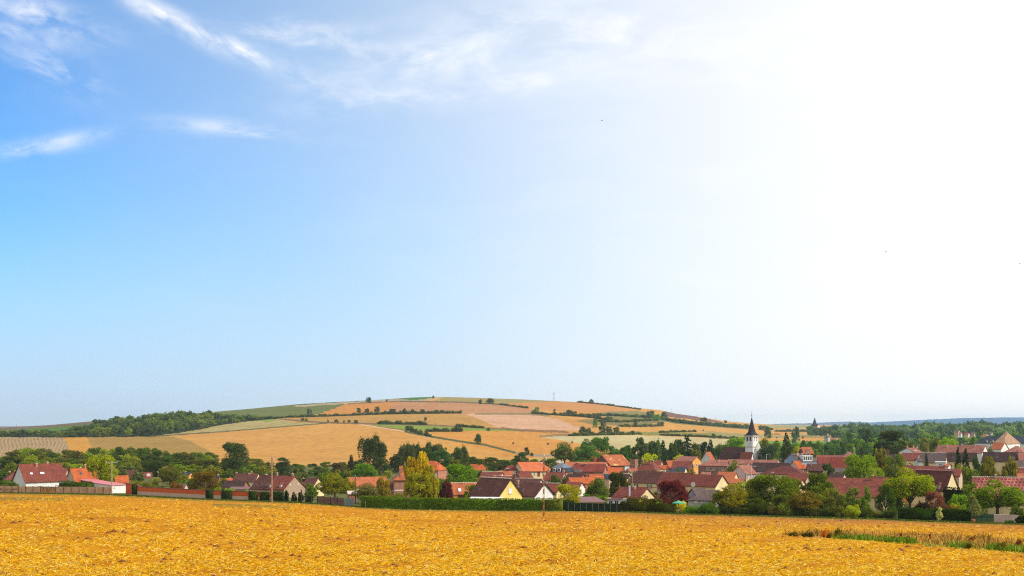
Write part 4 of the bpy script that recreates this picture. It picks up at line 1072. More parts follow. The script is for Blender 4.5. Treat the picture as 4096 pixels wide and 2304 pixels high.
# ---------------------------------------------------------------- near cottages in the middle
h = H(2452, 2554, 2620, 'r', 1953, 1994, 250, 7, 'cr', 'rb', 'cream gabled bungalow with brown tiles behind the dark hedge', course=.4, name='bungalow').chim(2538, 1945, 7, .4, (190, 110, 80))
m = MB(); p = h.on('r', 2507, 1998); m.tube([(p.x, .6, h.he - .6), (p.x, .6, h.he + 2.6)], .2, 10); m.tube([(p.x, .6, h.he + 2.6), (p.x, .6, h.he + 2.75)], .28, 10)
m.build('flue', m_plain((190, 196, 204), .35, .05), h.e)
shed(2484, 2554, 2560, 'r', 1998, 1999, 243, 2.5, 'wh', (236, 234, 226), 'white flat roofed extension under the bungalow eaves', name='extension', cat='extension')
h = shed(2430, 2481, 2486, 'r', 1997, 2000, 238, 3, 'wh', (112, 74, 68), 'glazed conservatory with white frames left of the bungalow', name='conservatory', cat='conservatory')
h.win('f', 2443, 2009, 17, 15).win('f', 2467, 2009, 17, 15)
shed(2418, 2456, 2460, 'r', 1993, 1995, 262, 3, 'cr', (220, 200, 160), 'small cream block wall left of the bungalow roof', name='outbuilding', cat='outbuilding')
h = shed(2290, 2326, 2417, 'l', 1991, 2010, 249, 6, 'cr', (134, 98, 96), 'long garage with sloping brown roof and cream front', name='garage', cat='garage')
h.win('f', 2344, 2016, 12, 5).win('f', 2362, 2016, 8, 5)
H(2518, 2630, 2668, 'r', 1886, 1931, 330, 8, 'cr', 'br', 'two storey cream house with dark green shutters').chim(2657, 1880, 12, .5, (216, 190, 160)).win('f', 2544, 1943, 7, 15, shut=(36, 66, 56)).win('f', 2598, 1946, 8, 17, shut=(36, 66, 56)).win('f', 2622, 1990, 6, 18, closed=(36, 66, 56)).band(2.6, 2.8, (180, 96, 66))
H(2628, 2742, 2790, 'r', 1894, 1941, 302, 9, 'pk', 'rb', 'brick house with mossy yellow patch on its brown roof', wmat=m_brick((150, 84, 72)), kr=.85).chim(2779, 1885, 10, .5, (200, 170, 140)).win('f', 2638, 1965, 8, 14).ridge_white((150, 110, 90))
H(2742, 2861, 2916, 'r', 1901, 1946, 290, 8, 'cr', 'rb', 'long brown roofed house with bright cream right gable', kr=.9, base=1990).dish(2775, 1943, .7)
H(2744, 2796, 2842, 'l', 1955, 1995, 250, 7, 'gr', 'gb', 'grey gabled outbuilding left of the grey hipped bungalow')
H(2752, 2862, 2880, 'r', 1961, 2001, 243, 7, 'gr', 'gb', 'grey bungalow with hipped roof and white window', hip=(4, 0), name='bungalow').win('f', 2784, 2008, 15, 8, closed=True).win('f', 2812, 2008, 12, 7)
# ---------------------------------------------------------------- around the church
H(2700, 2770, 2805, 'r', 1827, 1845, 450, 8, 'oy', 'pk', 'yellow ochre town house with pediment gable').chim(2723, 1826, 6, .5, (96, 84, 84)).win('g', 2776, 1862, 4, 14).win('g', 2786, 1861, 4, 14).win('g', 2797, 1860, 4, 13).band(2.6, 2.8, (236, 190, 120), 'g')
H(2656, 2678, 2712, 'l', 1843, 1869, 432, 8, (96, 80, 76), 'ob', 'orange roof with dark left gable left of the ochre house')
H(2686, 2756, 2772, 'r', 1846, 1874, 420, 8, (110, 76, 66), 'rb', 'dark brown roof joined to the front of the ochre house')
H(2664, 2736, 2748, 'r', 1867, 1887, 382, 8, 'cr', 'sl', 'grey slate hipped roof above the mossy brown roof', hip=(4, 0))
H(2662, 2705, 2716, 'r', 1888, 1898, 345, 5, 'cr', 'br', 'thin strip of brown roof with white tip beside the mossy roof')
H(2545, 2620, 2654, 'r', 1845, 1879, 402, 9, 'cr', 'rb', 'brick hipped roof with two tall red chimneys', hip=(4, 4)).chim(2570, 1838, 8, .3, (150, 74, 56)).chim(2600, 1838, 8, .3, (150, 74, 56)).chim(2611, 1841, 6, .5, (80, 66, 66))
h = shed(2520, 2540, 2553, 'r', 1838, 1838, 430, 3, 'be', (150, 90, 70), 'square unroofed brick tower between barn and twin chimneys', wm=m_brick((150, 82, 64)), over=0, name='brick_tower', cat='tower')
m = MB(); z = h.he - 1.9; m.box(-.03, -.03, z, h.L + .03, -.005, z + .15); m.build('string_course', m_plain((200, 180, 160), .9, .1), h.e)
H(2614, 2640, 2654, 'r', 1843, 1863, 440, 8, 'be', 'rb', 'faded brown roof right of the twin chimneys')
H(2634, 2640, 2674, 'l', 1861, 1876, 425, 6, 'cr', 'or', 'low bright orange roof right of the brick hipped roof')
H(2793, 2908, 2915, 'r', 1840, 1863, 432, 9, 'pk', 'pk', 'long brick school with faded pink hipped roof and wide windows', hip=(5, 0), wmat=m_brick((150, 84, 74)), name='school', cat='school').chim(2877, 1838, 6, .3, (200, 190, 180)) \
    .win('f', 2830, 1876, 8, 11).win('f', 2844, 1876, 11, 11).win('f', 2857, 1876, 7, 11).win('f', 2876, 1880, 8, 17).win('f', 2890, 1876, 9, 11)
H(2904, 3104, 3123, 'r', 1841, 1857, 470, 7, 'pk', 'pk', 'very long low pink roof under the church facade', name='long_house').chim(3095, 1838, 6, .5, (176, 84, 66))
H(2926, 2984, 3026, 'l', 1862, 1895, 362, 8, 'pk', 'pk', 'pink rendered house with pale roof below the church').chim(2948, 1858, 5, .5, (200, 90, 60)).chim(2992, 1857, 6, .5, (200, 90, 60)).win('f', 2989, 1906, 5, 14).win('f', 3002, 1904, 6, 12).win('f', 3014, 1903, 5, 12)
H(2868, 2934, 2952, 'r', 1889, 1914, 332, 7, 'cr', 'ob', 'orange roof with dark right slope left of the pink house')
H(2890, 2968, 2982, 'r', 1916, 1934, 305, 6, 'cr', 'ob', 'low orange roof behind the yellow green tree')
H(2804, 2836, 2846, 'r', 1889, 1902, 365, 5, 'cr', 'pk', 'small pale pink roof below the school windows')
H(3008, 3150, 3160, 'r', 1853, 1886, 402, 9, 'wh', 'db', 'very dark long roof below the church front').chim(3041, 1848, 5, .5, (170, 140, 110)).ridge_white((120, 96, 88))
H(3040, 3210, 3240, 'r', 1866, 1898, 352, 9, 'cr', (122, 66, 58), 'broad dark red hipped roof in front of the blue house', hip=(6, 5), kr=1.0)
H(3154, 3194, 3236, 'l', 1845, 1873, 392, 7, 'pk', 'or', 'orange hipped roof with pink gable in front of the blue house', hip=(0, 2))
H(3146, 3224, 3242, 'r', 1893, 1918, 322, 6, 'be', 'rb', 'low brown roof with clay ridge just above the dark front tree').chim(3090, 1888, 5, .5, (190, 110, 80))
h = H(3137, 3194, 3282, 'l', 1815, 1845, 462, 11, 'bl', 'gb', 'blue grey gabled house with wide white dormer', hip=(0, 4)).chim(3190, 1813, 9, .3, (206, 176, 140)).chim(3208, 1812, 6, .4, (196, 160, 130)).chim(3238, 1794, 6, .3, (150, 110, 90)).win('h', 3168, 1845, 10, 8)
p = h.on('r', 3224, 1840); zz = h.he + .6
m = MB(); m.box(p.x - 2.0, -.2, h.he - .1, p.x + 2.4, 3.4, h.he + 2.3); d = m.build('dormer', m_wall((230, 230, 228)), h.e)
m = MB(); m.box(p.x - 2.2, -.4, h.he + 2.3, p.x + 2.6, 3.6, h.he + 2.42); m.build('dormer_roof', m_plain((226, 228, 230), .5, .04), d)
for i in range(4): m = MB(); m.box(p.x - 1.8 + i * 1.05, -.24, h.he + .5, p.x - 1.1 + i * 1.05, -.202, h.he + 1.9); m.build('dormer_window', GLASS, d)
H(3195, 3216, 3254, 'l', 1789, 1813, 500, 7, (120, 84, 76), 'ob', 'orange roof with white framed dormer behind the blue house').chim(3200, 1793, 4, .4, (130, 80, 70)).dormer(3230, 1806, 9, 10)
H(3270, 3274, 3346, 'l', 1830, 1858, 442, 8, 'cr', 'rd', 'left half of the plain red roof right of the blue house')
H(3322, 3326, 3392, 'l', 1830, 1871, 430, 8, 'cr', (138, 62, 50), 'deeper right half of the plain red roof beside the green tree').aerial(3341, 1824)
H(3262, 3270, 3382, 'l', 1821, 1832, 520, 14, 'cr', 'lr', 'flat pinkish workshop roof behind the plain red roofs', name='workshop', cat='workshop')
H(3366, 3372, 3424, 'l', 1808, 1828, 505, 8, 'be', 'pk', 'pale brown hipped roof behind the bright green tree', hip=(4, 3)).chim(3391, 1808, 4, .5)
H(3228, 3232, 3292, 'l', 1855, 1882, 385, 8, (90, 66, 58), 'br', 'dark brown roof left of the small pine').chim(3246, 1848, 3, .3, (206, 160, 130))
H(3314, 3366, 3388, 'r', 1895, 1917, 318, 7, 'pk', 'db', 'small dark roof with pale gable above the long red roof')
H(3340, 3344, 3382, 'l', 1872, 1888, 372, 6, 'cr', 'gb', 'low grey shed roof between pine and bright green tree', cat='outbuilding', name='outbuilding')
H(3160, 3193, 3222, 'r', 1918, 1942, 272, 6, 'cr', 'rb', 'cream gable peeping through the dark front trees')
H(3292, 3536, 3560, 'r', 1916, 1988, 252, 10, 'cr', (152, 84, 68), 'long low house with bright red pantile roof behind young trees', course=.45, kr=.95).chim(3490, 1899, 10, .45, (200, 92, 56))
H(3480, 3536, 3562, 'r', 1908, 1960, 262, 8, 'cr', (124, 68, 56), 'red roofed wing left of the big bright tree', course=.45)
shed(3550, 3612, 3618, 'r', 2016, 2017, 243, 5, 'gr', (196, 182, 170), 'pale low building under the big bright tree', name='outbuilding', cat='outbuilding')
H(3640, 3780, 3834, 'r', 1885, 1961, 262, 7, 'cr', (112, 62, 56), 'tall narrow house with steep red roof and cream gable', course=.4, kr=.9).dormer(3753, 1945, 16, 26, (150, 84, 70)).band(1.3, 1.5, (180, 130, 100)).ridge_white((170, 130, 120))
H(3612, 3762, 3777, 'r', 1866, 1888, 292, 6, 'oy', 'rb', 'brown ridge with brick gable above the steep red roof').chim(3634, 1857, 6, .5, (200, 100, 66)).chim(3777, 1857, 8, .4, (170, 80, 60))
H(3766, 3836, 3850, 'r', 1878, 1905, 280, 7, 'be', 'rb', 'low brown roof right of the cream gable')
h = H(3890, 3897, 4150, 'l', 1909, 2011, 236, 12, 'cr', 'lr', 'near house with patterned red and white tile roof at the right edge', course=.6, kr=.9, name='bungalow').chim(3983, 1895, 11, .5, (220, 200, 170)).ridge_white().sky(4093, 1972, 10, 10)
h.roof.data.materials[0] = m_roof((140, 62, 56), .95, None, 1.0, (206, 140, 124))
H(3606, 3676, 3682, 'r', 1813, 1840, 382, 8, 'cr', 'rb', 'reddish left part of the long brown terrace right of the cedar')
H(3674, 3780, 3788, 'r', 1812, 1850, 378, 9, 'cr', 'gb', 'long brown terrace roof with dotted white ridge', kr=.85).ridge_white()
H(3782, 3900, 3908, 'r', 1812, 1845, 386, 8, 'cr', 'db', 'darker right part of the long brown terrace').sky(3812, 1832, 6, 5)
H(3660, 3672, 3690, 'l', 1834, 1845, 352, 6, 'wh', 'gb', 'small white gable left of the short conifer').chim(3675, 1822, 3, .5, (210, 190, 180))
shed(3742, 3782, 3786, 'r', 1848, 1850, 350, 4, 'wh', (230, 228, 226), 'white flat roofed annex right of the short conifer', name='annex', cat='annex').win('f', 3762, 1859, 12, 6)
H(3776, 3792, 3806, 'r', 1856, 1866, 342, 5, 'wh', 'ob', 'tiny orange lean-to roof right of the white annex', cat='outbuilding', name='outbuilding')
H(3742, 3928, 3953, 'r', 1782, 1811, 472, 9, 'wh', 'pk', 'long pinkish brown roof with three chimneys and white gable', kr=.95).chim(3788, 1778, 5, .35, (206, 170, 150)).chim(3847, 1776, 8, .5, (206, 150, 120)).chim(3899, 1778, 5, .35, (206, 170, 150))
H(3596, 3660, 3690, 'l', 1792, 1810, 462, 10, 'wh', 'pk', 'white gabled house with three chimneys right of the cedar').chim(3629, 1783, 6, .5, (206, 110, 66)).chim(3654, 1783, 4, .5, (206, 150, 120)).chim(3668, 1787, 5, .5, (206, 170, 150)).sky(3662, 1804, 6, 5, False)
H(3520, 3538, 3562, 'l', 1797, 1812, 480, 8, 'be', 'pk', 'small brown roof with mast at the foot of the cedar').chim(3536, 1795, 4, .5)
H(3498, 3600, 3612, 'r', 1818, 1832, 430, 6, 'be', 'db', 'dark low roof strip beneath the cedar')
H(3930, 4072, 4080, 'r', 1810, 1846, 362, 9, 'cr', 'db', 'very dark long roof behind the loose olive trees', kr=.9).chim(4069, 1799, 6, .3, (80, 50, 46)).sky(4054, 1830, 8, 7).sky(3988, 1830, 6, 5)
H(4074, 4078, 4140, 'l', 1812, 1842, 358, 7, 'cr', 'pk', 'pinkish roof slope cut by the right edge')
H(4044, 4050, 4150, 'l', 1842, 1872, 330, 8, 'gr', 'gb', 'plain grey roof at the right edge', kr=.95)
H(4066, 4070, 4150, 'l', 1872, 1893, 300, 7, 'cr', 'rb', 'dark red ridge with white tiles at the right edge').ridge_white()
H(4060, 4078, 4150, 'l', 1895, 1920, 280, 7, 'wh', 'ob', 'orange roof with white gable at the right edge')
H(3900, 4010, 4034, 'r', 1745, 1773, 620, 11, 'wh', 'sl', 'slate roofed manor wing with white dormers', hip=(5, 0), name='manor_house').dormer(3946, 1765, 6, 11).dormer(3970, 1765, 6, 11)
H(3974, 4022, 4080, 'r', 1729, 1774, 565, 17, 'wh', 'pale', 'large manor with tall pale orange hipped roof', hip=(5, 6), name='manor_house', kr=.8).win('g', 4046, 1786, 3, 8).win('g', 4060, 1786, 3, 8)
H(3990, 4016, 4048, 'r', 1744, 1775, 548, 10, 'wh', 'pale', 'front wing of the large manor with pointed pale roof', hip=(3, 3), kr=.8)
H(4052, 4056, 4150, 'l', 1745, 1774, 645, 10, 'wh', 'sl', 'dark slate roof right of the large manor', hip=(0, 0))
H(3962, 4004, 4034, 'r', 1771, 1796, 505, 8, 'wh', 'ob', 'half timbered gabled cottage below the manor', cat='cottage', name='cottage')
H(4016, 4090, 4120, 'r', 1785, 1809, 452, 12, 'be', 'pk', 'broad hipped brown roof below the manor', hip=(6, 6))
H(2748, 2810, 2822, 'r', 1809, 1815, 600, 8, 'gr', 'sl', 'slate mansard with white top and three orange chimneys', hip=(2, 2), name='town_house').chim(2777, 1806, 5, .5, (216, 110, 70)).chim(2784, 1805, 5, .5, (216, 110, 70)).chim(2793, 1804, 5, .5, (216, 110, 70)).win('f', 2768, 1824, 3, 5).win('f', 2796, 1824, 4, 5)
# far houses among trees
for i, (x_, rid, ev, L_, Yf, wl, rf, lb) in enumerate([
    (3308, 1744, 1751, 22, 1000, 'gr', 'gb', 'far grey roofed house in the trees behind the fields'), (3338, 1751, 1758, 34, 980, 'be', 'pk', 'far long pink roof in the trees behind the fields'),
    (3366, 1757, 1764, 26, 930, 'wh', 'ob', 'far orange roof with pale wall in the valley trees'), (3393, 1748, 1757, 18, 960, 'bl', 'gb', 'far pale blue house beside the tall valley trees'),
    (3452, 1764, 1772, 12, 860, 'wh', 'ob', 'far orange gable left of the big cedar'), (3532, 1704, 1711, 26, 2000, 'pk', 'pk', 'distant pinkish farm on the wooded skyline'),
    (3868, 1731, 1738, 22, 1250, 'pk', 'lr', 'far salmon red roof in the distant hamlet'), (3842, 1729, 1737, 14, 1270, 'wh', 'pk', 'far pale gabled house left of the salmon roof'),
    (3892, 1728, 1738, 22, 1290, 'be', 'gb', 'far brown roof right of the salmon roof'), (3828, 1720, 1728, 26, 1400, 'be', 'gb', 'far brown roof highest in the distant hamlet'),
    (3965, 1727, 1734, 10, 1200, 'wh', 'gb', 'far white house left of the manor trees'), (3938, 1737, 1744, 36, 1050, 'pk', 'pk', 'far long pink roof behind the slate manor')]):
    H(x_ - L_ / 2, x_ + L_ * .2, x_ + L_ / 2, 'r', rid, ev, Yf, 9, wl, rf, lb, base=None, group='far houses in the valley trees')
# ---------------------------------------------------------------- the church
h = H(2868, 3003, 3060, 'r', 1791, 1845, 560, 12, 'wh', 'br', 'white village church with long dark roof and black spire', cat='church', name='church', ov=.3, kr=.75)
L, D, he, hr = h.L, h.D, h.he, h.hr
WM = m_wall((232, 232, 230)); SM = m_plain((206, 200, 190), .9, .1)
# facade buttressed front on the right gable
m = MB(); x = L + .002; q = [(x, -.2, 0), (x, D + .2, 0), (x, D + .2, he - .3), (x, D * .66, hr * .93), (x, D * .34, hr * .93), (x, -.2, he - .3)]
m.add(q + [(a + .45, b_, c) for a, b_, c in q], [(0, 1, 2, 3, 4, 5), (11, 10, 9, 8, 7, 6)] + [(i, (i + 6), (i + 1) % 6 + 6, (i + 1) % 6) for i in range(6)])
fa = m.build('facade', WM, h.e)
m = MB(); x = L + .453
for cx, z0, z1, w_ in ((D * .5, he - 1.5, he + 2.2, .55), (D * .13, he - 2.2, he - .6, .35), (D * .86, he - 2.2, he - .6, .35)):
    m.box(x, cx - w_, z0, x + .04, cx + w_, z1); m.tube([(x, cx, z1), (x + .04, cx, z1)], w_, 12)
m.build('facade_window', m_plain((60, 50, 48), .5, .1), fa)
m = MB(); zz = hr * .93; m.box(L, D * .3, zz, L + .6, D * .7, zz + .3)
m.add([(L, D * .33, zz + .3), (L, D * .67, zz + .3), (L, D * .5, zz + 3.4), (L + .5, D * .33, zz + .3), (L + .5, D * .67, zz + .3), (L + .5, D * .5, zz + 3.4)], [(0, 1, 2), (3, 5, 4), (0, 3, 4, 1), (1, 4, 5, 2), (2, 5, 3, 0)])
m.build('pediment', SM, fa)
# tower
s_ = 4.7; tx1 = L - .3; tx0 = tx1 - s_; ty0 = D * .5 - s_ / 2 - 1.6; ty1 = ty0 + s_
def zat(row, Y=560): return (HZ - row) / F * Y - h.org.z
m = MB(); m.box(tx0, ty0, he - 1, tx1, ty1, zat(1744)); tw = m.build('tower', WM, h.e)
m = MB()
for r_, o in ((1788, .18), (1784, .1), (1745, .35), (1742, .5)): m.box(tx0 - o, ty0 - o, zat(r_) - .3, tx1 + o, ty1 + o, zat(r_))
m.build('cornice', SM, tw)
lv = m_plain((64, 60, 64), .7, .1)
m = MB()
for fx in (.3, .7):
    c = tx0 + s_ * fx; m.box(c - .55, ty0 - .05, zat(1765), c + .55, ty0 - .004, zat(1752)); m.tube([(c, ty0 - .05, zat(1752)), (c, ty0 - .004, zat(1752))], .55, 12)
    c = ty0 + s_ * fx; m.box(tx1 + .004, c - .5, zat(1765), tx1 + .05, c + .5, zat(1750))
m.build('louvre', lv, tw)
m = MB()
for r_ in (1754, 1758, 1762):
    for fx in (.3, .7):
        c = ty0 + s_ * fx; m.box(tx1 + .051, c - .5, zat(r_) - .12, tx1 + .1, c + .5, zat(r_) + .12)
m.build('louvre_slat', WM, tw)
m = MB(); c = tx0 + s_ * .55; m.tube([(c, ty0 - .12, zat(1777)), (c, ty0 - .003, zat(1777))], .75, 16); ck = m.build('clock', m_plain((210, 214, 222), .5, .05), tw)
m = MB(); m.box(c - .05, ty0 - .15, zat(1777) - .1, c + .05, ty0 - .121, zat(1777) + .5); m.box(c - .05, ty0 - .15, zat(1777) - .05, c + .4, ty0 - .121, zat(1777) + .05)
for a in range(12): m.box(c + .62 * math.sin(a * .5236) - .05, ty0 - .15, zat(1777) + .62 * math.cos(a * .5236) - .05, c + .62 * math.sin(a * .5236) + .05, ty0 - .121, zat(1777) + .62 * math.cos(a * .5236) + .05)
m.build('clock_hand', m_plain((50, 50, 60), .5, .05), ck)
# spire: square foot that turns to eight sides
cx, cy = (tx0 + tx1) / 2, (ty0 + ty1) / 2
m = MB(); n = 8; hw = s_ / 2 + .55; rings = []
prof = [(1742, hw, 0), (1736, hw * .80, .5), (1728, hw * .64, 1), (1700, hw * .34, 1), (1672, hw * .07, 1)]
for r_, w_, oc in prof:
    rg = []
    for k_ in range(8):
        a = math.pi / 8 + k_ * math.pi / 4
        sq = max(abs(math.cos(a)), abs(math.sin(a))); rad = w_ / sq * (1 - oc) * 1.0 + oc * w_ * 1.05
        if oc < 1:
            qx = math.copysign(w_, math.cos(a)); qy = math.copysign(w_, math.sin(a)); px_, py_ = math.cos(a) * w_ * 1.05, math.sin(a) * w_ * 1.05
            qx = qx * (1 - oc) + px_ * oc; qy = qy * (1 - oc) + py_ * oc
        else: qx, qy = math.cos(a) * rad, math.sin(a) * rad
        rg.append((cx + qx, cy + qy, zat(r_)))
    rings += rg
m.add(rings, [(i * 8 + k_, i * 8 + (k_ + 1) % 8, (i + 1) * 8 + (k_ + 1) % 8, (i + 1) * 8 + k_) for i in range(len(prof) - 1) for k_ in range(8)] + [tuple(range(8))[::-1]])
sp = m.build('spire', m_roof((62, 62, 72), .3), tw)
m = MB(); m.tube([(cx, cy, zat(1674)), (cx, cy, zat(1650))], [.16, .05], 6); m.box(cx - .5, cy - .05, zat(1656) - .06, cx + .5, cy + .05, zat(1656) + .06); m.tube([(cx, cy, zat(1648)), (cx, cy, zat(1645.5))], .16, 6)
m.tube([(cx, cy, zat(1664)), (cx, cy, zat(1661))], .25, 8)
m.build('cross', m_plain((70, 84, 84), .5, .1), sp)
m = MB(); m.tube([(0, -.05, he), (0, -.05, he + .01)], .01, 3)
H(2828, 2856, 2866, 'r', 1797, 1812, 585, 6, 'wh', 'br', 'low dark apse roof left of the church nave', cat='chapel', name='chapel', kr=.75)
h = H(2803, 2846, 2862, 'l', 1808, 1845, 505, 8, 'wh', 'ob', 'white gabled presbytery with orange roof in front of the nave', cat='presbytery', name='presbytery')
h.win('h', 2820, 1817, 3, 7).win('h', 2824, 1850, 12, 10, closed=(206, 150, 140))
H(2958, 3002, 3016, 'r', 1809, 1846, 548, 5, 'wh', 'rb', 'red brown side aisle roof below the church tower', cat='side chapel', name='side_chapel', kr=.9)
# distant church on the skyline
Yc = 1900
h = H(3240, 3268, 3282, 'r', 1697, 1706, Yc, 12, 'pk', 'db', 'distant church with thin dark spire on the wooded skyline', cat='church', name='church')
m = MB(); xx = h.L * .45; z0 = h.he; m.box(xx - 2.0, 3.1, -1, xx + 2.0, 7.1, z0 + 6); tw = m.build('tower', m_plain((70, 62, 64), .9, .1), h.e)
m = MB(); zt = (HZ - 1669) / F * Yc - h.org.z
m.add([(xx - 2.3, 2.8, z0 + 6), (xx + 2.3, 2.8, z0 + 6), (xx + 2.3, 7.4, z0 + 6), (xx - 2.3, 7.4, z0 + 6), (xx, 5.1, zt)], [(0, 1, 4), (1, 2, 4), (2, 3, 4), (3, 0, 4), (3, 2, 1, 0)])
m.build('spire', m_plain((48, 48, 56), .8, .1), tw)
# ---------------------------------------------------------------- walls, fences, hedges along the field edge
def gp(x, Y): X = (x - 2048) / F * Y; return Vector((X, Y, gz(X, Y)))
# concrete panel wall
A, B = gp(-40, 303), gp(446, 279)
cw = empty('panel_wall', A, math.atan2(B.y - A.y, B.x - A.x)); tag(cw, 'brown concrete panel wall with faded murals along the left field edge', 'wall')
Lw = (B - A).xy.length; npn = 16; conc = m_plain((210, 164, 126), .95, .22, .8); post = m_plain((110, 88, 76), .95, .15)
def wz(t): q = A + (B - A) * t; return gz(q.x, q.y) - A.z
for i in range(npn):
    t0, t1 = i / npn, (i + 1) / npn; xa, xb = Lw * t0, Lw * t1
    zt = 1.8 + (min(1, max(0, (4 - i) / 4)) * .12)
    m = MB(); za, zb = wz(t0), wz(t1)
    m.add([(xa + .1, -.04, za - .2), (xb - .1, -.04, zb - .2), (xb - .1, .04, zb - .2), (xa + .1, .04, za - .2), (xa + .1, -.04, za + zt), (xb - .1, -.04, zb + zt), (xb - .1, .04, zb + zt), (xa + .1, .04, za + zt)],
          [(0, 3, 2, 1), (4, 5, 6, 7), (0, 1, 5, 4), (1, 2, 6, 5), (2, 3, 7, 6), (3, 0, 4, 7)])
    pn = m.build('wall_panel', conc, cw)
    m = MB(); m.box(xa - .1, -.1, za - .2, xa + .1, .1, za + zt + .1); m.build('post', post, cw)
    xm = (xa + xb) / 2; zc = (za + zb) / 2
    if i in (7, 8):
        m = MB()
        for j, (dx0, dz0) in enumerate(((-.6, .0), (.1, .05))):
            pts = [(xm + dx0 + .5 * math.cos(a * .6) * (1 - .05 * a), -.07, zc + 1.15 + dz0 + .55 * math.sin(a * .6)) for a in range(1, 9)]
            m.tube(pts, .09, 5)
        m.tube([(xm + .9, -.07, zc + .6), (xm + 1.0, -.07, zc + 1.2), (xm + .7, -.07, zc + 1.9)], .08, 5)
        m.build('mural', m_plain((92, 98, 104), .9, .2), pn)
        m = MB(); m.box(xa + .3, -.055, zc + .25, xb - .3, -.042, zc + 1.5); m.build('mural', m_plain((214, 150, 70), .9, .35, 1.6), pn)
    if i in (2, 3, 1):
        m = MB()
        for a in range(4): m.tube([(xm - 1 + a * .5, -.07, zc + .4 + .2 * a), (xm - .7 + a * .5, -.07, zc + 1.2), (xm - .2 + a * .4, -.07, zc + .9 + .2 * (a % 2))], .07, 5)
        m.build('mural', m_plain(((96, 84, 84), (190, 130, 50), (120, 96, 80))[i - 1], .9, .3), pn)
# long brick wall on a flint base
bpts = [(505, 283, 2.6), (548, 281, 2.6), (562, 280, 1.95), (700, 273, 1.95), (850, 266, 1.95), (1000, 262, 1.95), (1130, 260, 1.85)]
o0 = gp(505, 283)
bw = tag(empty('brick_wall', o0), 'long orange brick wall on a pale flint base along the field', 'wall')
mb, ms, mc = MB(), MB(), MB()
for (xa, Ya, ha), (xb, Yb_, hb) in zip(bpts[:-1], bpts[1:]):
    a, b_ = gp(xa, Ya) - o0, gp(xb, Yb_) - o0; nn = Vector((-(b_ - a).y, (b_ - a).x, 0)).normalized()
    def slab(mm, z0a, z1a, z0b, z1b, w_):
        v = [a - nn * w_ + Vector((0, 0, z0a)), b_ - nn * w_ + Vector((0, 0, z0b)), b_ + nn * w_ + Vector((0, 0, z0b)), a + nn * w_ + Vector((0, 0, z0a))] + \
            [a - nn * w_ + Vector((0, 0, z1a)), b_ - nn * w_ + Vector((0, 0, z1b)), b_ + nn * w_ + Vector((0, 0, z1b)), a + nn * w_ + Vector((0, 0, z1a))]
        mm.add(v, [(0, 3, 2, 1), (4, 5, 6, 7), (0, 1, 5, 4), (1, 2, 6, 5), (2, 3, 7, 6), (3, 0, 4, 7)])
    sb = .0 if xa < 548 else .85
    slab(ms, -.3, sb + .001, -.3, sb + .001, .19); slab(mb, sb, ha, sb, hb, .17); slab(mc, ha, ha + .1, hb, hb + .1, .24)
mb.build('brick_band', m_brick((232, 92, 38), (206, 130, 84), .7), bw); ms.build('stone_base', m_stone((246, 236, 222), (196, 170, 150)), bw); mc.build('coping', m_plain((112, 78, 66), .9, .2), bw)
IV = [(532, 546, 282, 281, 2.5, 'ivy hanging over the tall end of the brick wall'), (826, 850, 267, 266, 2.2, 'narrow ivy patch halfway along the brick wall'), (888, 925, 265, 264, 2.1, 'broad dark ivy patch right of the middle of the brick wall'),
      (996, 1028, 261.6, 261, 2.1, 'ivy clump left of the tall field pole'), (1040, 1076, 260.8, 260.6, 2.0, 'ivy behind the foot of the tall field pole'), (1090, 1134, 260, 259.6, 2.4, 'thick ivy right of the tall field pole')]
for xa, xb, Ya, Yb_, hh, lb in IV:
    leaf_box('ivy', run([(xa, Ya - .5, hh), (xb, Yb_ - .5, hh * .96)], .7), lb, 'ivy', (66, 92, 40), .24, 14, k=.8)
for x_, tp, w_, Y_, c_, lb in [(1146, 1952, 26, 258, DK, 'thin dark bush at the right end of the stone gable'), (1176, 1962, 26, 258, DK, 'dark tangled bush below the stone gable'), (1202, 1955, 28, 258, DK, 'upright dark bush right of the stone gable'), (1238, 1975, 40, 256, DK, 'dark hedge shrub by the wire gate')]:
    tree(x_, tp, w_, Y_, 'bush', c_, lb)
# wire gate posts and panel fence
for i, (x_, Y_, hgt) in enumerate([(1206, 247, 3.0), (1222, 247.4, 2.4), (1246, 248, 2.6)]):
    p = gp(x_, Y_); m = MB(); m.box(-.1, -.1, -.2, .1, .1, hgt); m.box(-.13, -.13, hgt, .13, .13, hgt + .06)
    o = m.build('gate_post', m_plain((56, 56, 50), .9, .2)); o.location = p; tag(o, ['taller dark post left of the wire gate', 'short middle post of the wire gate', 'right post of the wire gate near the panel fence'][i], 'post')
A, B = gp(1270, 250), gp(1376, 247)
pf = tag(empty('panel_fence', A, math.atan2(B.y - A.y, B.x - A.x)), 'dark woven wooden panel fence left of the long hedge', 'fence')
Lf = (B - A).xy.length; dz_ = (B.z - A.z)
for i in range(4):
    xa = Lf * i / 4; z0 = dz_ * (i + .5) / 4; m = MB()
    for j in range(11): m.box(xa + .06, -.03 + .02 * (j % 2), z0 + .1 + j * .155, xa + Lf / 4 - .06, .01 + .02 * (j % 2), z0 + .24 + j * .155)
    m.build('fence_panel', m_plain((116, 84, 78), .9, .25, 2), pf)
    m = MB(); m.box(xa - .055, -.07, z0 - .3, xa + .055, .07, z0 + 1.95); m.build('post', m_plain((70, 52, 46), .9, .2), pf)
A2, B2 = gp(1377, 246.8), gp(1416, 246)
gf = tag(empty('sheet_fence', A2, math.atan2(B2.y - A2.y, B2.x - A2.x)), 'grey metal sheet section right of the woven fence', 'fence')
m = MB(); Lg = (B2 - A2).xy.length
for j in range(12): m.box(Lg * j / 12, -.02 - .02 * (j % 2), -.1, Lg * (j + 1) / 12, .02 - .02 * (j % 2), 1.85)
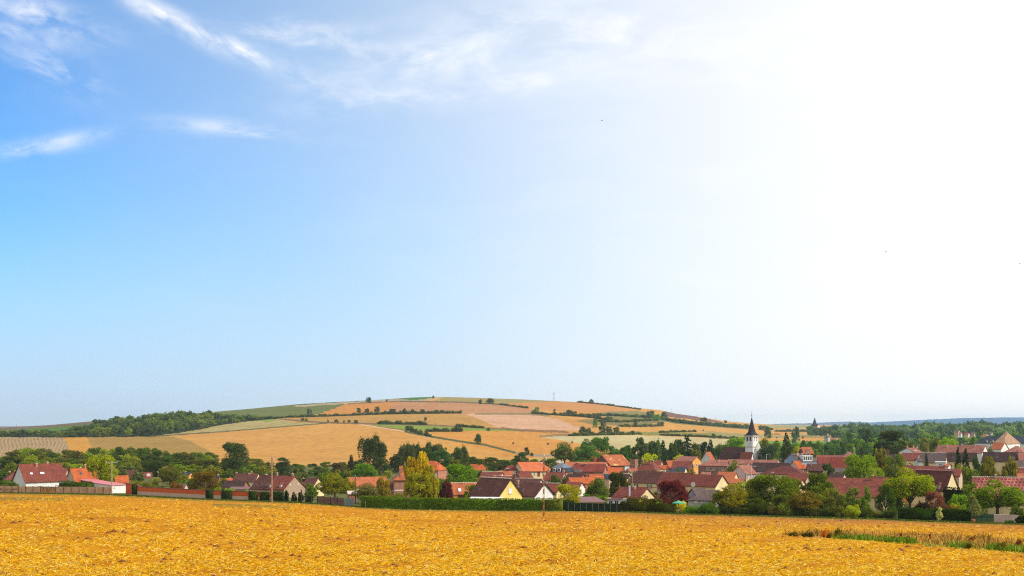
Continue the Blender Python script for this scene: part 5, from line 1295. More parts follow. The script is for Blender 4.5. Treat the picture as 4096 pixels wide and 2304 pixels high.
m.build('sheet', m_plain((130, 138, 140), .5, .15), gf); m = MB(); m.box(0, -.1, -.3, Lg, .1, -.101); m.build('footing', conc, gf)
for i, (x_, Y_) in enumerate([(1425, 245), (1433, 244.6), (1462, 241)]):
    p = gp(x_, Y_); m = MB(); m.tube([(0, 0, -.2), (0, 0, (2.2, 2.2, 1.5)[i])], .07, 7); m.tube([(0, 0, (2.2, 2.2, 1.5)[i]), (0, 0, (2.2, 2.2, 1.5)[i] + .05)], .09, 7)
    tag(m.build('fence_post', m_plain((110, 100, 88), .9, .2)), ['slim post just left of the long hedge', 'second slim post nearest the hedge end', 'short post standing before the hedge end'][i], 'post').location = p
# hedges
leaf_box('hedge', run([(1446, 243.5, 2.5), (1700, 242, 2.55), (2000, 240.5, 2.6), (2188, 239, 2.6)], 1.6), 'long clipped dark green hedge across the middle', 'hedge', (84, 112, 22), .22, 17, k=1.35, top_wave=.03)
leaf_box('hedge', run([(2189, 238.8, 2.65), (2250, 238, 2.65)], 1.6), 'short yellow green variegated hedge right of the field pole', 'hedge', (136, 150, 52), .24, 16, k=.8, top_wave=.05)
leaf_box('hedge', run([(2254, 240, 2.2), (2292, 241, 2.1)], 1.6), 'dark shaggy hedge end left of the brown roofed garage', 'hedge', (56, 84, 34), .26, 14, k=.7)
leaf_box('hedge', run([(2334, 262, 2.4), (2424, 262, 2.4)], 1.4), 'bright green garden hedge behind the brown roofed garage', 'hedge', (104, 146, 36), .26, 14, k=.8)
leaf_box('hedge', run([(2482, 233, 2.2), (2600, 231.5, 2.15), (2702, 230, 2.0)], 1.6), 'dark clipped hedge with golden top below the bungalow', 'hedge', (88, 92, 26), .22, 17, k=.65, top_wave=.03)
leaf_box('hedge', run([(2508, 243, 2.6), (2650, 243, 2.4)], 1.2), 'thin olive hedge behind the dark clipped hedge', 'hedge', (112, 110, 40), .24, 12, k=.7)
leaf_box('hedge', run([(3592, 212, 2.35), (3740, 210, 2.3), (3884, 207, 2.2)], 1.8), 'dark clipped hedge under the big bright tree', 'hedge', (64, 96, 26), .22, 17, k=.65, top_wave=.04)
leaf_box('hedge', run([(3776, 246, 5.6), (3872, 246, 5.4)], 1.2), 'tall dark flat topped hedge right of the cream gable', 'hedge', (60, 72, 34), .3, 10, k=.6, top_wave=.02)
leaf_box('hedge', run([(248, 292, 2.9), (362, 288, 2.6)], 2.4), 'low dark green hedge behind the panel wall', 'hedge', (84, 112, 34), .3, 10, k=.8, top_wave=.15)
# green screen fence
A, B = gp(2262, 232), gp(2480, 228)
sf = tag(empty('screen_fence', A, math.atan2(B.y - A.y, B.x - A.x)), 'dark green screen fence with pale posts left of the dark hedge', 'fence')
Ls = (B - A).xy.length; m = MB()
for j in range(40): m.add([(Ls * j / 40, -.02 - .02 * (j % 2), -.3), (Ls * (j + 1) / 40, -.02 - .02 * (j % 2), -.3 + (B.z - A.z) / 40), (Ls * (j + 1) / 40, .02, 1.75 + (B.z - A.z) * (j + 1) / 40), (Ls * j / 40, .02, 1.75 + (B.z - A.z) * j / 40),
                            (Ls * j / 40, .06, -.3), (Ls * (j + 1) / 40, .06, -.3), (Ls * (j + 1) / 40, .061, 1.75 + (B.z - A.z) * (j + 1) / 40), (Ls * j / 40, .061, 1.75 + (B.z - A.z) * j / 40)], [(0, 1, 2, 3), (7, 6, 5, 4), (3, 2, 6, 7)])
m.build('screen', m_plain((30, 48, 32), .9, .3, 1.5), sf)
for j in range(9):
    m = MB(); xx = Ls * (j + .5) / 9; zz = (B.z - A.z) * (j + .5) / 9; m.box(xx - .035, -.14, zz - .2, xx + .035, -.05, zz + 1.6); m.build('post', m_plain((104, 106, 92), .9, .1), sf)
# pale garden wall at the right
A, B = gp(3976, 204), gp(4078, 202)
gw = tag(empty('garden_wall', A, math.atan2(B.y - A.y, B.x - A.x)), 'pale pinkish block wall at the right end of the field', 'wall')
Lg = (B - A).xy.length; m = MB(); m.box(0, -.1, -.4, Lg, .1, 1.55); m.build('block_wall', m_wall((206, 180, 166)), gw); m = MB(); m.box(-.05, -.14, 1.55, Lg + .05, .14, 1.64); m.build('coping', m_plain((220, 200, 186), .9, .1), gw)
A, B = gp(3884, 209), gp(3974, 206)
ps = tag(empty('mesh_fence', A, math.atan2(B.y - A.y, B.x - A.x)), 'dark green mesh fence between hedge and pale wall', 'fence')
Lg = (B - A).xy.length; m = MB()
for j in range(30): m.box(Lg * j / 30, -.02 - .015 * (j % 2), -.3, Lg * (j + .7) / 30, .02, 1.55)
m.build('mesh', m_plain((40, 92, 66), .8, .2), ps)
for j in range(5): m = MB(); m.box(Lg * j / 4 - .05, -.09, -.3, Lg * j / 4 + .05, -.036, 1.65); m.build('post', m_plain((60, 70, 60), .9, .1), ps)
m = MB(); m.tube([(0, 0, 0), (0, 0, .3), (0, 0, .62), (0, 0, .7)], [.22, .3, .34, .36], 12); p = gp(3893, 203); tag(m.build('plant_pot', m_plain((196, 112, 80), .8, .15)), 'terracotta plant pot beside the silvery young tree', 'plant pot').location = p
# green garden parasol and weathered stake
p = gp(2714, 233); pr = tag(empty('parasol', p), 'small green garden canopy above the hedge', 'parasol')
m = MB(); m.tube([(0, 0, 0), (0, 0, 2.5)], .04, 6); m.build('pole', m_plain((160, 150, 140), .6, .1), pr)
m = MB(); ring = [(1.35 * math.cos(a * math.pi / 4), 1.35 * math.sin(a * math.pi / 4), 2.15) for a in range(8)]; m.add(ring + [(0, 0, 2.62)] + [(x_, y_, 1.98) for x_, y_, z_ in ring], [(i, (i + 1) % 8, 8) for i in range(8)] + [(i, i + 9, (i + 1) % 8 + 9, (i + 1) % 8) for i in range(8)])
m.build('canopy', m_plain((90, 176, 140), .8, .1), pr)
Ys = 66; p = gp(3114, Ys); m = MB(); m.tube([(0, 0, -.1), (.16, .1, .42)], [.022, .018], 6); m.tube([(.16, .1, .42), (.17, .1, .44)], [.024, .02], 6)
tag(m.build('stake', m_plain((206, 180, 150), .8, .15)), 'leaning pale wooden stake at the tip of the weedy strip', 'stake').location = p
# ---------------------------------------------------------------- utility poles
def pole(x, top, Y, r, rgb, label, arm=None, lamp=False, slots=False, name='utility_pole', foot=None, cat='pole', ins=True, group=None):
    p = gp(x, Y); Hh = (HZ - top) / F * Y - p.z
    e = tag(empty(name, p), label, cat, group)
    m = MB()
    if slots:
        m.box(-r, -r * .8, -.3, -r * .45, r * .8, Hh); m.box(r * .45, -r * .8, -.3, r, r * .8, Hh)
        n_ = int(Hh / .8)
        for j in range(n_): m.box(-r * .45, -r * .7, j * Hh / n_, r * .45, r * .7, j * Hh / n_ + (.5 if j > n_ * .35 else .42))
    else: m.tube([(0, 0, -.3), (0, 0, Hh)], [r, r * .7], 8)
    m.build('pole', m_plain(rgb, .9, .22, 2), e)
    if arm:
        m = MB(); m.box(-arm, -.07, Hh - .35, arm, .07, Hh - .2); c = m.build('crossarm', m_plain((160, 165, 165), .7, .1), e)
    if ins:
        m = MB()
        for sx_, zz in ((-.25, -.3), (.25, -.3), (0, .12)) if not arm else ((-arm * .9, -.1), (0, -.1), (arm * .9, -.1)):
            m.tube([(sx_, 0, Hh + zz - .1), (sx_, 0, Hh + zz + .15)], [.05, .09], 6)
            if not arm and sx_: m.box(min(0, sx_), -.02, Hh + zz - .12, max(0, sx_), .02, Hh + zz - .08)
        m.build('insulator', m_plain((190, 210, 205), .3, .05), e)
    if lamp:
        m = MB(); m.tube([(0, 0, Hh - .3), (.9, 0, Hh)], .04, 5); m.box(.8, -.12, Hh - .06, 1.5, .12, Hh + .08); m.build('lamp_head', m_plain((200, 204, 206), .5, .05), e)
    return e
pole(447, 1846, 273, .17, (176, 152, 140), 'concrete utility pole with wide crossarm by the white garage', arm=1.45)
pole(1088, 1829, 228, .15, (168, 132, 104), 'slotted concrete pole in front of the old farmhouse', slots=True)
pole(2175, 1826, 118, .085, (150, 104, 76), 'slim brown pole standing out in the stubble field', slots=True)
pole(2530, 1884, 318, .16, (150, 130, 110), 'wooden pole in front of the house with green shutters', arm=.9)
pole(2982, 1894, 300, .13, (110, 90, 76), 'dark wooden pole left of the lamp by the pink house', arm=.8)
pole(3005, 1865, 335, .12, (200, 190, 180), 'pale slender lamp post in front of the pink house', lamp=True, name='street_lamp', cat='street lamp', ins=False)
pole(3066, 1816, 520, .12, (206, 206, 206), 'white street lamp right of the church facade', lamp=True, name='street_lamp', cat='street lamp', ins=False)
pole(3416, 1790, 560, .2, (190, 190, 190), 'pale pole left of the cedar', arm=.5)
pole(3676, 1778, 470, .16, (130, 120, 110), 'thin dark pole right of the white gabled house')
pole(3962, 1768, 440, .16, (120, 104, 92), 'dark pole in front of the slate manor')
pole(632, 1887, 400, .12, (120, 104, 84), 'short pole among the left shrubs')
pole(1421, 1905, 262, .11, (70, 66, 60), 'black pole left of the grey green garden tree')
pole(2051, 1888, 318, .12, (180, 120, 90), 'left one of two thin poles behind the yellow house')
pole(2060, 1890, 312, .12, (180, 140, 110), 'right one of two thin poles behind the yellow house')
pole(3122, 1837, 420, .12, (90, 76, 70), 'thin dark pole left of the orange hipped roof')
pole(3294, 1803, 500, .12, (150, 110, 90), 'brown pole behind the plain red roof')
HP = [(929, 1667, 1703), (1237, 1641, 1667), (1309, 1657, 1693), (1703, 1646, 1672), (2204, 1704, 1738), (1292, 1617, 1652), (1769, 1703, 1713), (66, 1697, 1706)]
HL = ['pole in the pale green strip on the hill', 'short white footed pole in the upper hill hedge', 'pole at the corner of the big orange field', 'pole by a round bush on the hill', 'pole at the foot of the pink field', 'banded mast left of the striped orange field',
      'tiny pole between the hill hedges', 'tiny dark post on the far left skyline']
for (x_, t_, f_), lb in zip(HP, HL):
    Yh = hill_Y(x_, f_); pole(x_, t_, Yh, .22 if x_ != 1292 else .5, (130, 116, 108), lb, ins=False, arm=1.0 if x_ in (66, 1292) else None)
for i, (x_, t_) in enumerate([(2404, 1606), (2528, 1620), (2648, 1632), (2686, 1636), (2787, 1660), (2862, 1668)]):
    Yh = float(Y1F(x_)) * .985; pole(x_, t_, Yh, .22, (150, 146, 146), 'thin line pole on the right shoulder of the hill skyline', ins=False, arm=1.2, group='line poles along the hill skyline')
# mobile phone mast
Yh = float(Y1F(2215)) * .99; p = gp(2215, Yh); Hh = (HZ - 1570) / F * Yh - p.z
ms_ = tag(empty('radio_mast', p), 'lattice radio mast on top of the hill', 'mast')
m = MB()
for sx_ in (-1.3, 1.3): m.tube([(sx_, 0, -1), (sx_ * .6, 0, Hh)], [.22, .16], 5)
for j in range(7): zz = Hh * j / 7; w0 = 1.3 - .52 * j / 7; m.tube([(-w0, 0, zz), (w0 - .07, 0, zz + Hh / 7)], .1, 4); m.tube([(w0, 0.12, zz), (-w0 + .07, .12, zz + Hh / 7)], .1, 4)
m.build('lattice', m_plain((150, 150, 154), .6, .1), ms_)
m = MB()
for sx_, zz in ((-1.6, .97), (1.3, .93), (-.6, .84)): m.box(sx_ - .3, -.3, Hh * zz - 1.6, sx_ + .3, .3, Hh * zz + .8)
m.build('antenna', m_plain((190, 190, 196), .5, .05), ms_)
# ---------------------------------------------------------------- hay bales, vans, birds
BL = [(2053, 1777, 'round bale left of the middle in the gold hill field'), (2192, 1779, 'round bale in the gold hill field above the lone pole'), (2289, 1773, 'round bale nearest the pale hill field'), (2813, 1724, 'single dark bale on the orange slope left of the church'),
      (3211, 1755, 'larger dark bale in the valley field right of the fir'), (3161, 1737, 'bale just above the big fir'), (3193, 1738, 'bale right of the big fir top'), (3107, 1753, 'bale at the lower edge of the valley field')]
BL += [(x_, 1739, 'dark round bale in the row right of the church spire') for x_ in (3068, 3073, 3078, 3083, 3091, 3100, 3105, 3111, 3119)]
bale0 = None
for x_, r_, lb in BL:
    Yh = hill_Y(x_, r_); p = gp(x_, Yh)
    rad = .95 if Yh < 1100 else 1.1
    if x_ == 3211: rad = 2.0
    if bale0 is None:
        m = MB(); m.tube([(-.75, 0, .9), (-.72, 0, .9), (.72, 0, .9), (.75, 0, .9)], [.86, .92, .92, .86], 14); bale0 = m.build('hay_bale', m_plain((130, 84, 60), .95, .25, 3)); o = bale0
    else: o = bale0.copy(); COL.objects.link(o)
    o.location = p; o.scale = (rad,) * 3; o.rotation_euler = (0, 0, x_ * .7)
    tag(o, lb, 'hay bale', 'hay bales left in the fields')
def van(x, row, Y, Lm, Hm, label, rgb=(232, 234, 236), rz=0.1):
    p = gp(x, Y); p.z = (HZ - row) / F * Y - Hm; p.z = max(p.z, gz(p.x, p.y)) if p.z < gz(p.x, p.y) + 1.0 else gz(p.x, p.y)
    e = tag(empty('van', p, rz), label, 'van', 'white vans in the valley')
    m = MB(); w_ = 1.9
    side = [(0, .35), (Lm, .35), (Lm, .95), (Lm * .84, 1.1), (Lm * .72, Hm), (0.05, Hm), (0, Hm * .9)]
    k_ = len(side); m.add([(a, 0, z) for a, z in side] + [(a, w_, z) for a, z in side], [tuple(range(k_)), tuple(range(k_, 2 * k_))[::-1]] + [(i, i + k_, (i + 1) % k_ + k_, (i + 1) % k_) for i in range(k_)])
    m.build('body', m_plain(rgb, .3, .03), e)
    m = MB(); m.box(Lm * .58, -.03, Hm * .55, Lm * .72, -.004, Hm * .85); m.build('window', GLASS, e)
    for a in (Lm * .17, Lm * .83): m = MB(); m.tube([(a, -.05, .33), (a, .25, .33)], .33, 12); m.build('wheel', m_plain((36, 36, 38), .8, .1), e)
van(2139, 1821, 600, 5.5, 2.3, 'white van on the lane at the foot of the hill')
van(2222, 1817, 610, 5.0, 2.2, 'white van half hidden left of the loose poplar', (226, 228, 230))
van(2296, 1812, 640, 5.5, 2.4, 'white van between the loose poplar and the green clump')
van(3358, 1817, 545, 6.0, 2.8, 'white camper behind the plain red roofs')
for i, (x_, r_) in enumerate([(2407, 482), (3543, 1008), (4078, 1054)]):
    p = at(x_, r_, 190); m = MB()
    m.tube([(-.14, 0, 0), (-.05, 0, .01), (.08, 0, 0), (.2, 0, -.01)], [.01, .045, .04, .008], 6)
    for sd in (-1, 1): m.add([(-.04, 0, .01), (.06, 0, .01), (.03, sd * .24, .1), (-.03, sd * .24, .1), (-.02, sd * .45, .03), (-.04, 0, .02), (.06, 0, .02), (.03, sd * .24, .11), (-.03, sd * .24, .11), (-.02, sd * .45, .04)],
                              [(0, 1, 2, 3), (3, 2, 4), (5, 8, 7, 6), (8, 9, 7), (1, 6, 7, 2), (2, 7, 9, 4), (0, 3, 8, 5), (3, 4, 9, 8)])
    o = m.build('bird', m_plain((60, 56, 56), .8, .1)); o.location = p; o.rotation_euler = (.2, .1, .4 * i)
    tag(o, ['bird high in the middle of the sky', 'bird in the white sky right of centre', 'bird near the right edge of the sky'][i], 'bird', 'birds in flight')
# ================================================================ trees and bushes
KK = 1.45
T = lambda *a, **k: tree(*a, k=k.pop('k', KK), **k)
# left gardens
T(405, 1806, 120, 318, 'round', (124, 142, 30), 'lime yellow tree beside the concrete pole', lift=.06)
T(30, 1908, 90, 322, 'bush', MD, 'green bush at the left edge behind the panel wall')
T(545, 1914, 80, 300, 'bush', OL, 'olive bush behind the tall end of the brick wall'); T(592, 1918, 80, 302, 'bush', OL, 'olive green shrub left of centre of the shrub row')
T(640, 1930, 60, 296, 'bush', GY, 'grey green shrub in the shrub row behind the brick wall'); T(704, 1919, 72, 296, 'bush', BRN, 'rusty brown bush behind the brick wall'); T(664, 1944, 46, 288, 'bush', OL, 'low olive shrub just above the brick wall')
T(680, 1852, 100, 385, 'round', (96, 106, 44), 'olive green tree left of the slate roofed house', lift=.05); T(622, 1903, 34, 390, 'bush', (130, 140, 50), 'small yellow green bush among the left roofs')
T(818, 1880, 138, 300, 'round', (112, 98, 36), 'big olive brown tree behind the brick wall', lift=.02); T(868, 1938, 44, 292, 'bush', BR, 'bright green bush right under the olive brown tree')
T(918, 1948, 74, 287, 'bush', BR, 'bright green bush behind the brick wall'); T(985, 1955, 40, 284, 'bush', BR, 'small bright green bush by the faded lean-to')
# belt behind the left roofs
ol = tab((-60, 1850), (0, 1838), (35, 1800), (110, 1793), (190, 1793), (240, 1812), (290, 1792), (330, 1812), (380, 1784), (420, 1792), (480, 1788), (560, 1792), (640, 1792), (690, 1816), (740, 1802), (800, 1806), (850, 1812), (880, 1830), (1000, 1860), (1060, 1850), (1200, 1848), (1260, 1862),
         (1320, 1846), (1400, 1850), (1600, 1810), (1780, 1790), (1880, 1826), (1960, 1832), (2040, 1828), (2130, 1830))
rb_ = random.Random(5)
pal = [(84, 106, 36), (70, 96, 34), (102, 116, 40), (64, 84, 38), (128, 146, 38), (92, 96, 40), (112, 134, 36)]
GB = 'trees of the belt behind the left roofs'
for row_, (dY, dr, w0) in enumerate(((590, 0, 62), (530, 26, 66), (470, 52, 62))):
    x_ = -50 + row_ * 14
    while x_ < 1010:
        x_ += rb_.uniform(28, 38)
        if 855 < x_ < 1000 and row_ == 0: continue
        if row_ == 2 and x_ > 860: continue
        T(x_, float(ol(x_)) + dr + rb_.uniform(-6, 9), w0 * rb_.uniform(1.1, 1.5), dY + rb_.uniform(-20, 20), rb_.choice(['round', 'dense', 'tall', 'round']), rb_.choice(pal), 'rounded green tree in the belt behind the left roofs', GB, lift=.02)
for x_ in range(1010, 1440, 33):
    T(x_ + rb_.uniform(-8, 8), float(ol(x_)) + rb_.uniform(-5, 10), rb_.uniform(44, 62), rb_.uniform(500, 560), rb_.choice(['round', 'tall', 'round']), rb_.choice([DK, MD, GY, DK]), 'dark green tree at the foot of the big orange field', 'trees at the foot of the orange field', lift=.02)
    if x_ > 1150: T(x_ + rb_.uniform(-8, 8), float(ol(x_)) + 22 + rb_.uniform(-5, 8), rb_.uniform(44, 58), rb_.uniform(440, 480), 'round', rb_.choice([DK, MD, DK]), 'dark green tree in the front row below the orange field', 'front row trees below the orange field', lift=.02)
for x_ in range(1590, 2140, 30):
    T(x_ + rb_.uniform(-8, 8), float(ol(x_)) + rb_.uniform(-4, 12), rb_.uniform(46, 64), rb_.uniform(520, 600), rb_.choice(['round', 'tall', 'dense']), rb_.choice([DK, MD, BG, (76, 92, 40)]), 'green tree in the belt above the middle roofs', 'trees in the belt above the middle roofs', lift=.02)
for x_, t_, w_ in ((1900, 1842, 60), (1975, 1850, 70), (2020, 1842, 60), (1930, 1848, 50)):
    T(x_, t_, w_, 545 if x_ < 1950 else 500, 'round', DK, {1900: 'dark tree behind the bright round tree', 1975: 'dark tree right of the orange hipped roof', 2020: 'dark tree above the left end of the long hall', 1930: 'dark tree just over the orange hipped roof'}[x_], lift=.02)
T(943, 1764, 132, 500, 'round', (68, 86, 48), 'large solitary dark green tree before the orange field', lift=.03, lod='hi'); T(1000, 1868, 46, 480, 'round', BG, 'dark bush-like tree right under the large solitary tree', lift=.02)
T(905, 1830, 60, 520, 'round', DK, 'lower left flank tree beside the large solitary tree', lift=.02)
T(1135, 1820, 88, 400, 'cedar', (72, 92, 76), 'blue grey cedar behind the farmhouse chimneys', lod='hi'); T(1128, 1868, 100, 398, 'cone', (70, 92, 70), 'low spreading conifer under the blue grey cedar')
T(1402, 1809, 38, 450, 'poplar', (60, 60, 48), 'dark leaning cypress left of the great poplar'); T(1352, 1846, 60, 460, 'round', (92, 86, 64), 'grey brown tree left of the dark cypress', lift=.02)
T(1456, 1852, 118, 420, 'round', (96, 136, 36), 'bright green tree below the great poplar', lift=.03)
T(1340, 1884, 170, 275, 'loose', (112, 118, 32), 'spreading olive tree with gaps before the cream gable', lift=.03, depth=.9); T(1395, 1905, 70, 280, 'round', (124, 126, 40), 'golden olive tree behind the spreading tree')
T(1470, 1928, 130, 262, 'loose', (104, 104, 56), 'grey olive garden tree left of the brick house', lift=.02); T(1534, 1902, 66, 268, 'round', (136, 128, 44), 'yellowish tree against the orange long roof', lift=.02); T(1586, 1954, 94, 256, 'bush', (116, 118, 52), 'olive shrub in front of the brick house')
T(1495, 1727, 134, 500, 'poplar', (66, 82, 50), 'great dark poplar clump standing highest', lod='hi', lift=.02)
T(1626, 1752, 92, 520, 'poplar', (84, 96, 64), 'second poplar right of the great poplar', lod='hi', lift=.02); T(1722, 1758, 110, 540, 'poplar', (76, 94, 58), 'third poplar behind the golden birch', lod='hi', lift=.02)
T(1668, 1762, 70, 545, 'poplar', (80, 94, 60), 'narrow poplar between second and third poplars'); T(1764, 1798, 90, 500, 'round', (66, 98, 58), 'dark green tree behind the orange hipped brick house', lift=.02)
T(1848, 1766, 88, 520, 'poplar', (80, 100, 60), 'lone conical poplar right of the orange roof', lod='hi', lift=.02); T(1520, 1830, 92, 470, 'round', (66, 86, 52), 'dark round tree under the great poplar', lift=.02); T(1580, 1812, 80, 490, 'round', (58, 72, 44), 'darkest tree between the great poplars', lift=.02)
T(1822, 1834, 60, 460, 'round', (104, 112, 50), 'small olive tree left of the lone poplar', lift=.02)
T(1690, 1797, 84, 262, 'weep', (176, 166, 40), 'golden top of the birch clump rising above the roofs', lod='hi'); T(1648, 1832, 92, 263, 'tall', (168, 156, 40), 'left drooping stem of the golden birch clump', lod='hi'); T(1716, 1852, 104, 261, 'weep', (142, 146, 40), 'right drooping stem of the golden birch clump', lod='hi'); T(1676, 1886, 136, 259, 'loose', (138, 144, 38), 'leafy foot of the golden birch clump', lod='hi', lift=0)
T(1780, 1918, 72, 263, 'round', (88, 50, 62), 'purple leaved tree right of the birch', lift=.03); T(1792, 1980, 44, 251, 'bush', (196, 46, 50), 'small crimson red bush above the hedge'); T(1825, 1984, 40, 251, 'bush', (60, 90, 36), 'small dark green bush beside the crimson bush'); T(1755, 1990, 34, 251, 'bush', (150, 90, 50), 'tiny rusty bush left of the crimson bush')
T(1846, 1850, 158, 342, 'dense', (92, 130, 26), 'bright green round tree in the middle', lift=.02, lod='hi'); T(1884, 1936, 66, 266, 'round', (104, 126, 40), 'slim green tree left of the yellow house', lift=.02); T(1870, 1972, 36, 262, 'bush', BR, 'bright bush at the corner of the yellow house')
T(2087, 1805, 66, 610, 'tall', (70, 96, 60), 'tree by the lane at the end of the field path', lift=.03); T(2258, 1762, 112, 560, 'loose', (88, 104, 58), 'loose crowned poplar behind the mansard house', lod='hi', lift=.08); T(2312, 1846, 72, 500, 'round', (56, 78, 36), 'dark green tree right of the loose poplar', lift=.02)
T(2200, 1830, 84, 520, 'round', (78, 108, 40), 'green tree behind the right end of the hall', lift=.02); T(2140, 1836, 60, 540, 'round', MD, 'mid green tree behind the hall roof', lift=.02)
T(2372, 1745, 120, 600, 'round', (76, 116, 48), 'tall green clump rising behind the barn', lod='hi', lift=.02); T(2345, 1778, 130, 585, 'dense', (74, 110, 50), 'broad rounded green tree left of the barn', lod='hi', lift=.02); T(2428, 1750, 66, 600, 'tall', (80, 118, 48), 'upright green tree above the old barn', lift=.02)
T(2474, 1792, 74, 585, 'round', (78, 120, 48), 'green tree behind the right end of the barn', lift=.02); T(2506, 1782, 84, 560, 'weep', (78, 116, 52), 'willow behind the brick tower'); T(2300, 1800, 50, 590, 'round', DK, 'dark tree left of the broad rounded tree', lift=.02)
T(2390, 1822, 80, 520, 'round', (104, 112, 46), 'olive tree directly behind the barn roof', lift=.02); T(2330, 1838, 80, 505, 'round', MD, 'green tree above the thin orange roof', lift=.02)
for x_, t_, w_, kd, c_, lb in [(2555, 1752, 56, 'tall', (72, 94, 60), 'blue green tree left in the dark group'), (2618, 1746, 70, 'poplar', (76, 98, 56), 'spiky tall tree in the dark group'), (2586, 1764, 60, 'tall', (66, 86, 54), 'dark tree in the middle of the dark group'), (2652, 1760, 50, 'cone', (52, 76, 54), 'narrow dark conifer in the dark group'),
                              (2690, 1756, 54, 'poplar', (78, 102, 52), 'green spiky tree right of the narrow conifer'), (2714, 1752, 52, 'tall', (56, 80, 54), 'slim fir left of the largest fir'), (2748, 1742, 92, 'cone', (56, 76, 46), 'largest dark fir left of the church'), (2720, 1790, 70, 'round', DK, 'dark tree under the largest fir'),
                              (2672, 1795, 60, 'round', DK, 'dark tree under the narrow conifer'), (2790, 1770, 56, 'round', (70, 90, 46), 'dark tree between the largest fir and the church'), (2822, 1762, 42, 'tall', (52, 78, 56), 'left one of two small firs by the nave'), (2842, 1757, 50, 'cone', (52, 78, 56), 'right one of two small firs by the nave'),
                              (2874, 1774, 56, 'round', (70, 96, 48), 'green tree just above the nave roof left'), (2570, 1800, 70, 'round', (62, 88, 48), 'dark rounded tree above the twin chimneys'), (2786, 1796, 44, 'round', (110, 112, 54), 'olive tree above the slate mansard')]:
    T(x_, t_, w_ * 1.25, 560 + (x_ % 7) * 6, kd, c_, lb, lift=.02, lod='hi' if w_ > 85 else None)
T(2600, 1812, 80, 480, 'round', (160, 170, 30), 'yellow green tree above the tall red chimneys', lift=.03); T(2710, 1816, 66, 520, 'round', (158, 168, 36), 'yellow green bush tree above the ochre house', lift=.03)
T(2656, 1778, 44, 505, 'cone', (50, 76, 54), 'dark column conifer beside the yellow green tree')
T(2945, 1745, 104, 620, 'round', (104, 148, 42), 'bright green tree just behind the nave', lift=.02, lod='hi'); T(2905, 1772, 70, 640, 'round', (84, 120, 44), 'green tree left of the bright tree behind the nave', lift=.02)
T(3072, 1776, 96, 560, 'dense', (66, 92, 72), 'blue green rounded tree right of the church', lift=.02); T(3058, 1752, 60, 620, 'round', (104, 112, 54), 'olive tree touching the church tower', lift=.02); T(3100, 1762, 50, 640, 'round', (100, 124, 50), 'green tree left of the giant fir', lift=.02)
T(3146, 1730, 88, 540, 'cone', (62, 80, 42), 'giant broad fir right of the church', lod='hi'); T(3186, 1780, 50, 560, 'round', (130, 140, 44), 'yellow green tree right of the giant fir', lift=.02); T(3096, 1828, 40, 500, 'bush', (150, 160, 50), 'yellow bush below the blue green tree')
T(2943, 1834, 80, 398, 'round', (92, 108, 46), 'small tree in front of the school roof', lift=.05); T(2764, 1868, 38, 372, 'round', (128, 122, 50), 'small olive tree below the ochre house'); T(2716, 1858, 34, 374, 'bush', (90, 110, 46), 'shrub on the slate roofed yard')
T(3440, 1800, 146, 332, 'round', (112, 140, 34), 'bright green tree beyond the long red roof', lift=.04, lod='hi'); T(3520, 1786, 90, 352, 'weep', (116, 120, 54), 'olive green birch behind the bright tree', lod='hi'); T(3580, 1812, 100, 345, 'round', (98, 116, 44), 'green garden tree below the cedar', lift=.02)
T(3500, 1862, 90, 300, 'round', (120, 144, 50), 'leafy light green shrub tree above the red roof', lift=.02); T(3640, 1832, 60, 340, 'bush', (112, 92, 66), 'brownish bush below the reddish terrace roof'); T(3610, 1862, 90, 320, 'round', (108, 120, 56), 'grey green tree above the big bright tree', lift=.02)
T(3311, 1846, 70, 366, 'tall', (66, 86, 62), 'small dark pine right of the orange hipped roof', lift=.04); T(3345, 1874, 44, 352, 'bush', (74, 94, 62), 'dark bush right of the small pine'); T(3229, 1874, 36, 340, 'bush', (150, 190, 44), 'vivid green clipped bush by the red hipped roof')
# gardens in the middle
T(2275, 1932, 122, 250, 'round', (152, 158, 38), 'lime yellow tree right of the variegated hedge', lift=.02); T(2390, 1912, 104, 265, 'round', (82, 106, 46), 'dark green leafy tree beside the lime tree', lift=.02, lod='hi'); T(2468, 1880, 84, 275, 'tall', (66, 74, 34), 'tall dark conifer left of the cream house', lift=.01, lod='hi'); T(2505, 1920, 56, 285, 'round', (100, 96, 46), 'brown green shrub beside the dark conifer', lift=.02)
T(2222, 1896, 72, 335, 'round', (80, 96, 46), 'dark green tree behind the lime yellow tree', lift=.02); T(2262, 1902, 40, 335, 'round', (74, 84, 44), 'small dark tree left of the orange roof', lift=.02)
T(2690, 1914, 128, 250, 'round', (104, 46, 56), 'purple red leaved tree in the middle right', lift=.02, lod='hi'); T(2728, 1996, 66, 236, 'bush', (176, 178, 44), 'golden yellow bush below the purple tree'); T(2562, 1994, 36, 238, 'bush', (130, 130, 44), 'olive bush before the bungalow gable'); T(2632, 1996, 32, 240, 'bush', (110, 146, 40), 'small green bush right of the bungalow gable')
T(2770, 2012, 90, 226, 'bush', (80, 118, 36), 'green shrub at the left end of the wild thicket'); T(2835, 2004, 110, 226, 'bush', (70, 100, 36), 'dark green shrub below the grey bungalow')
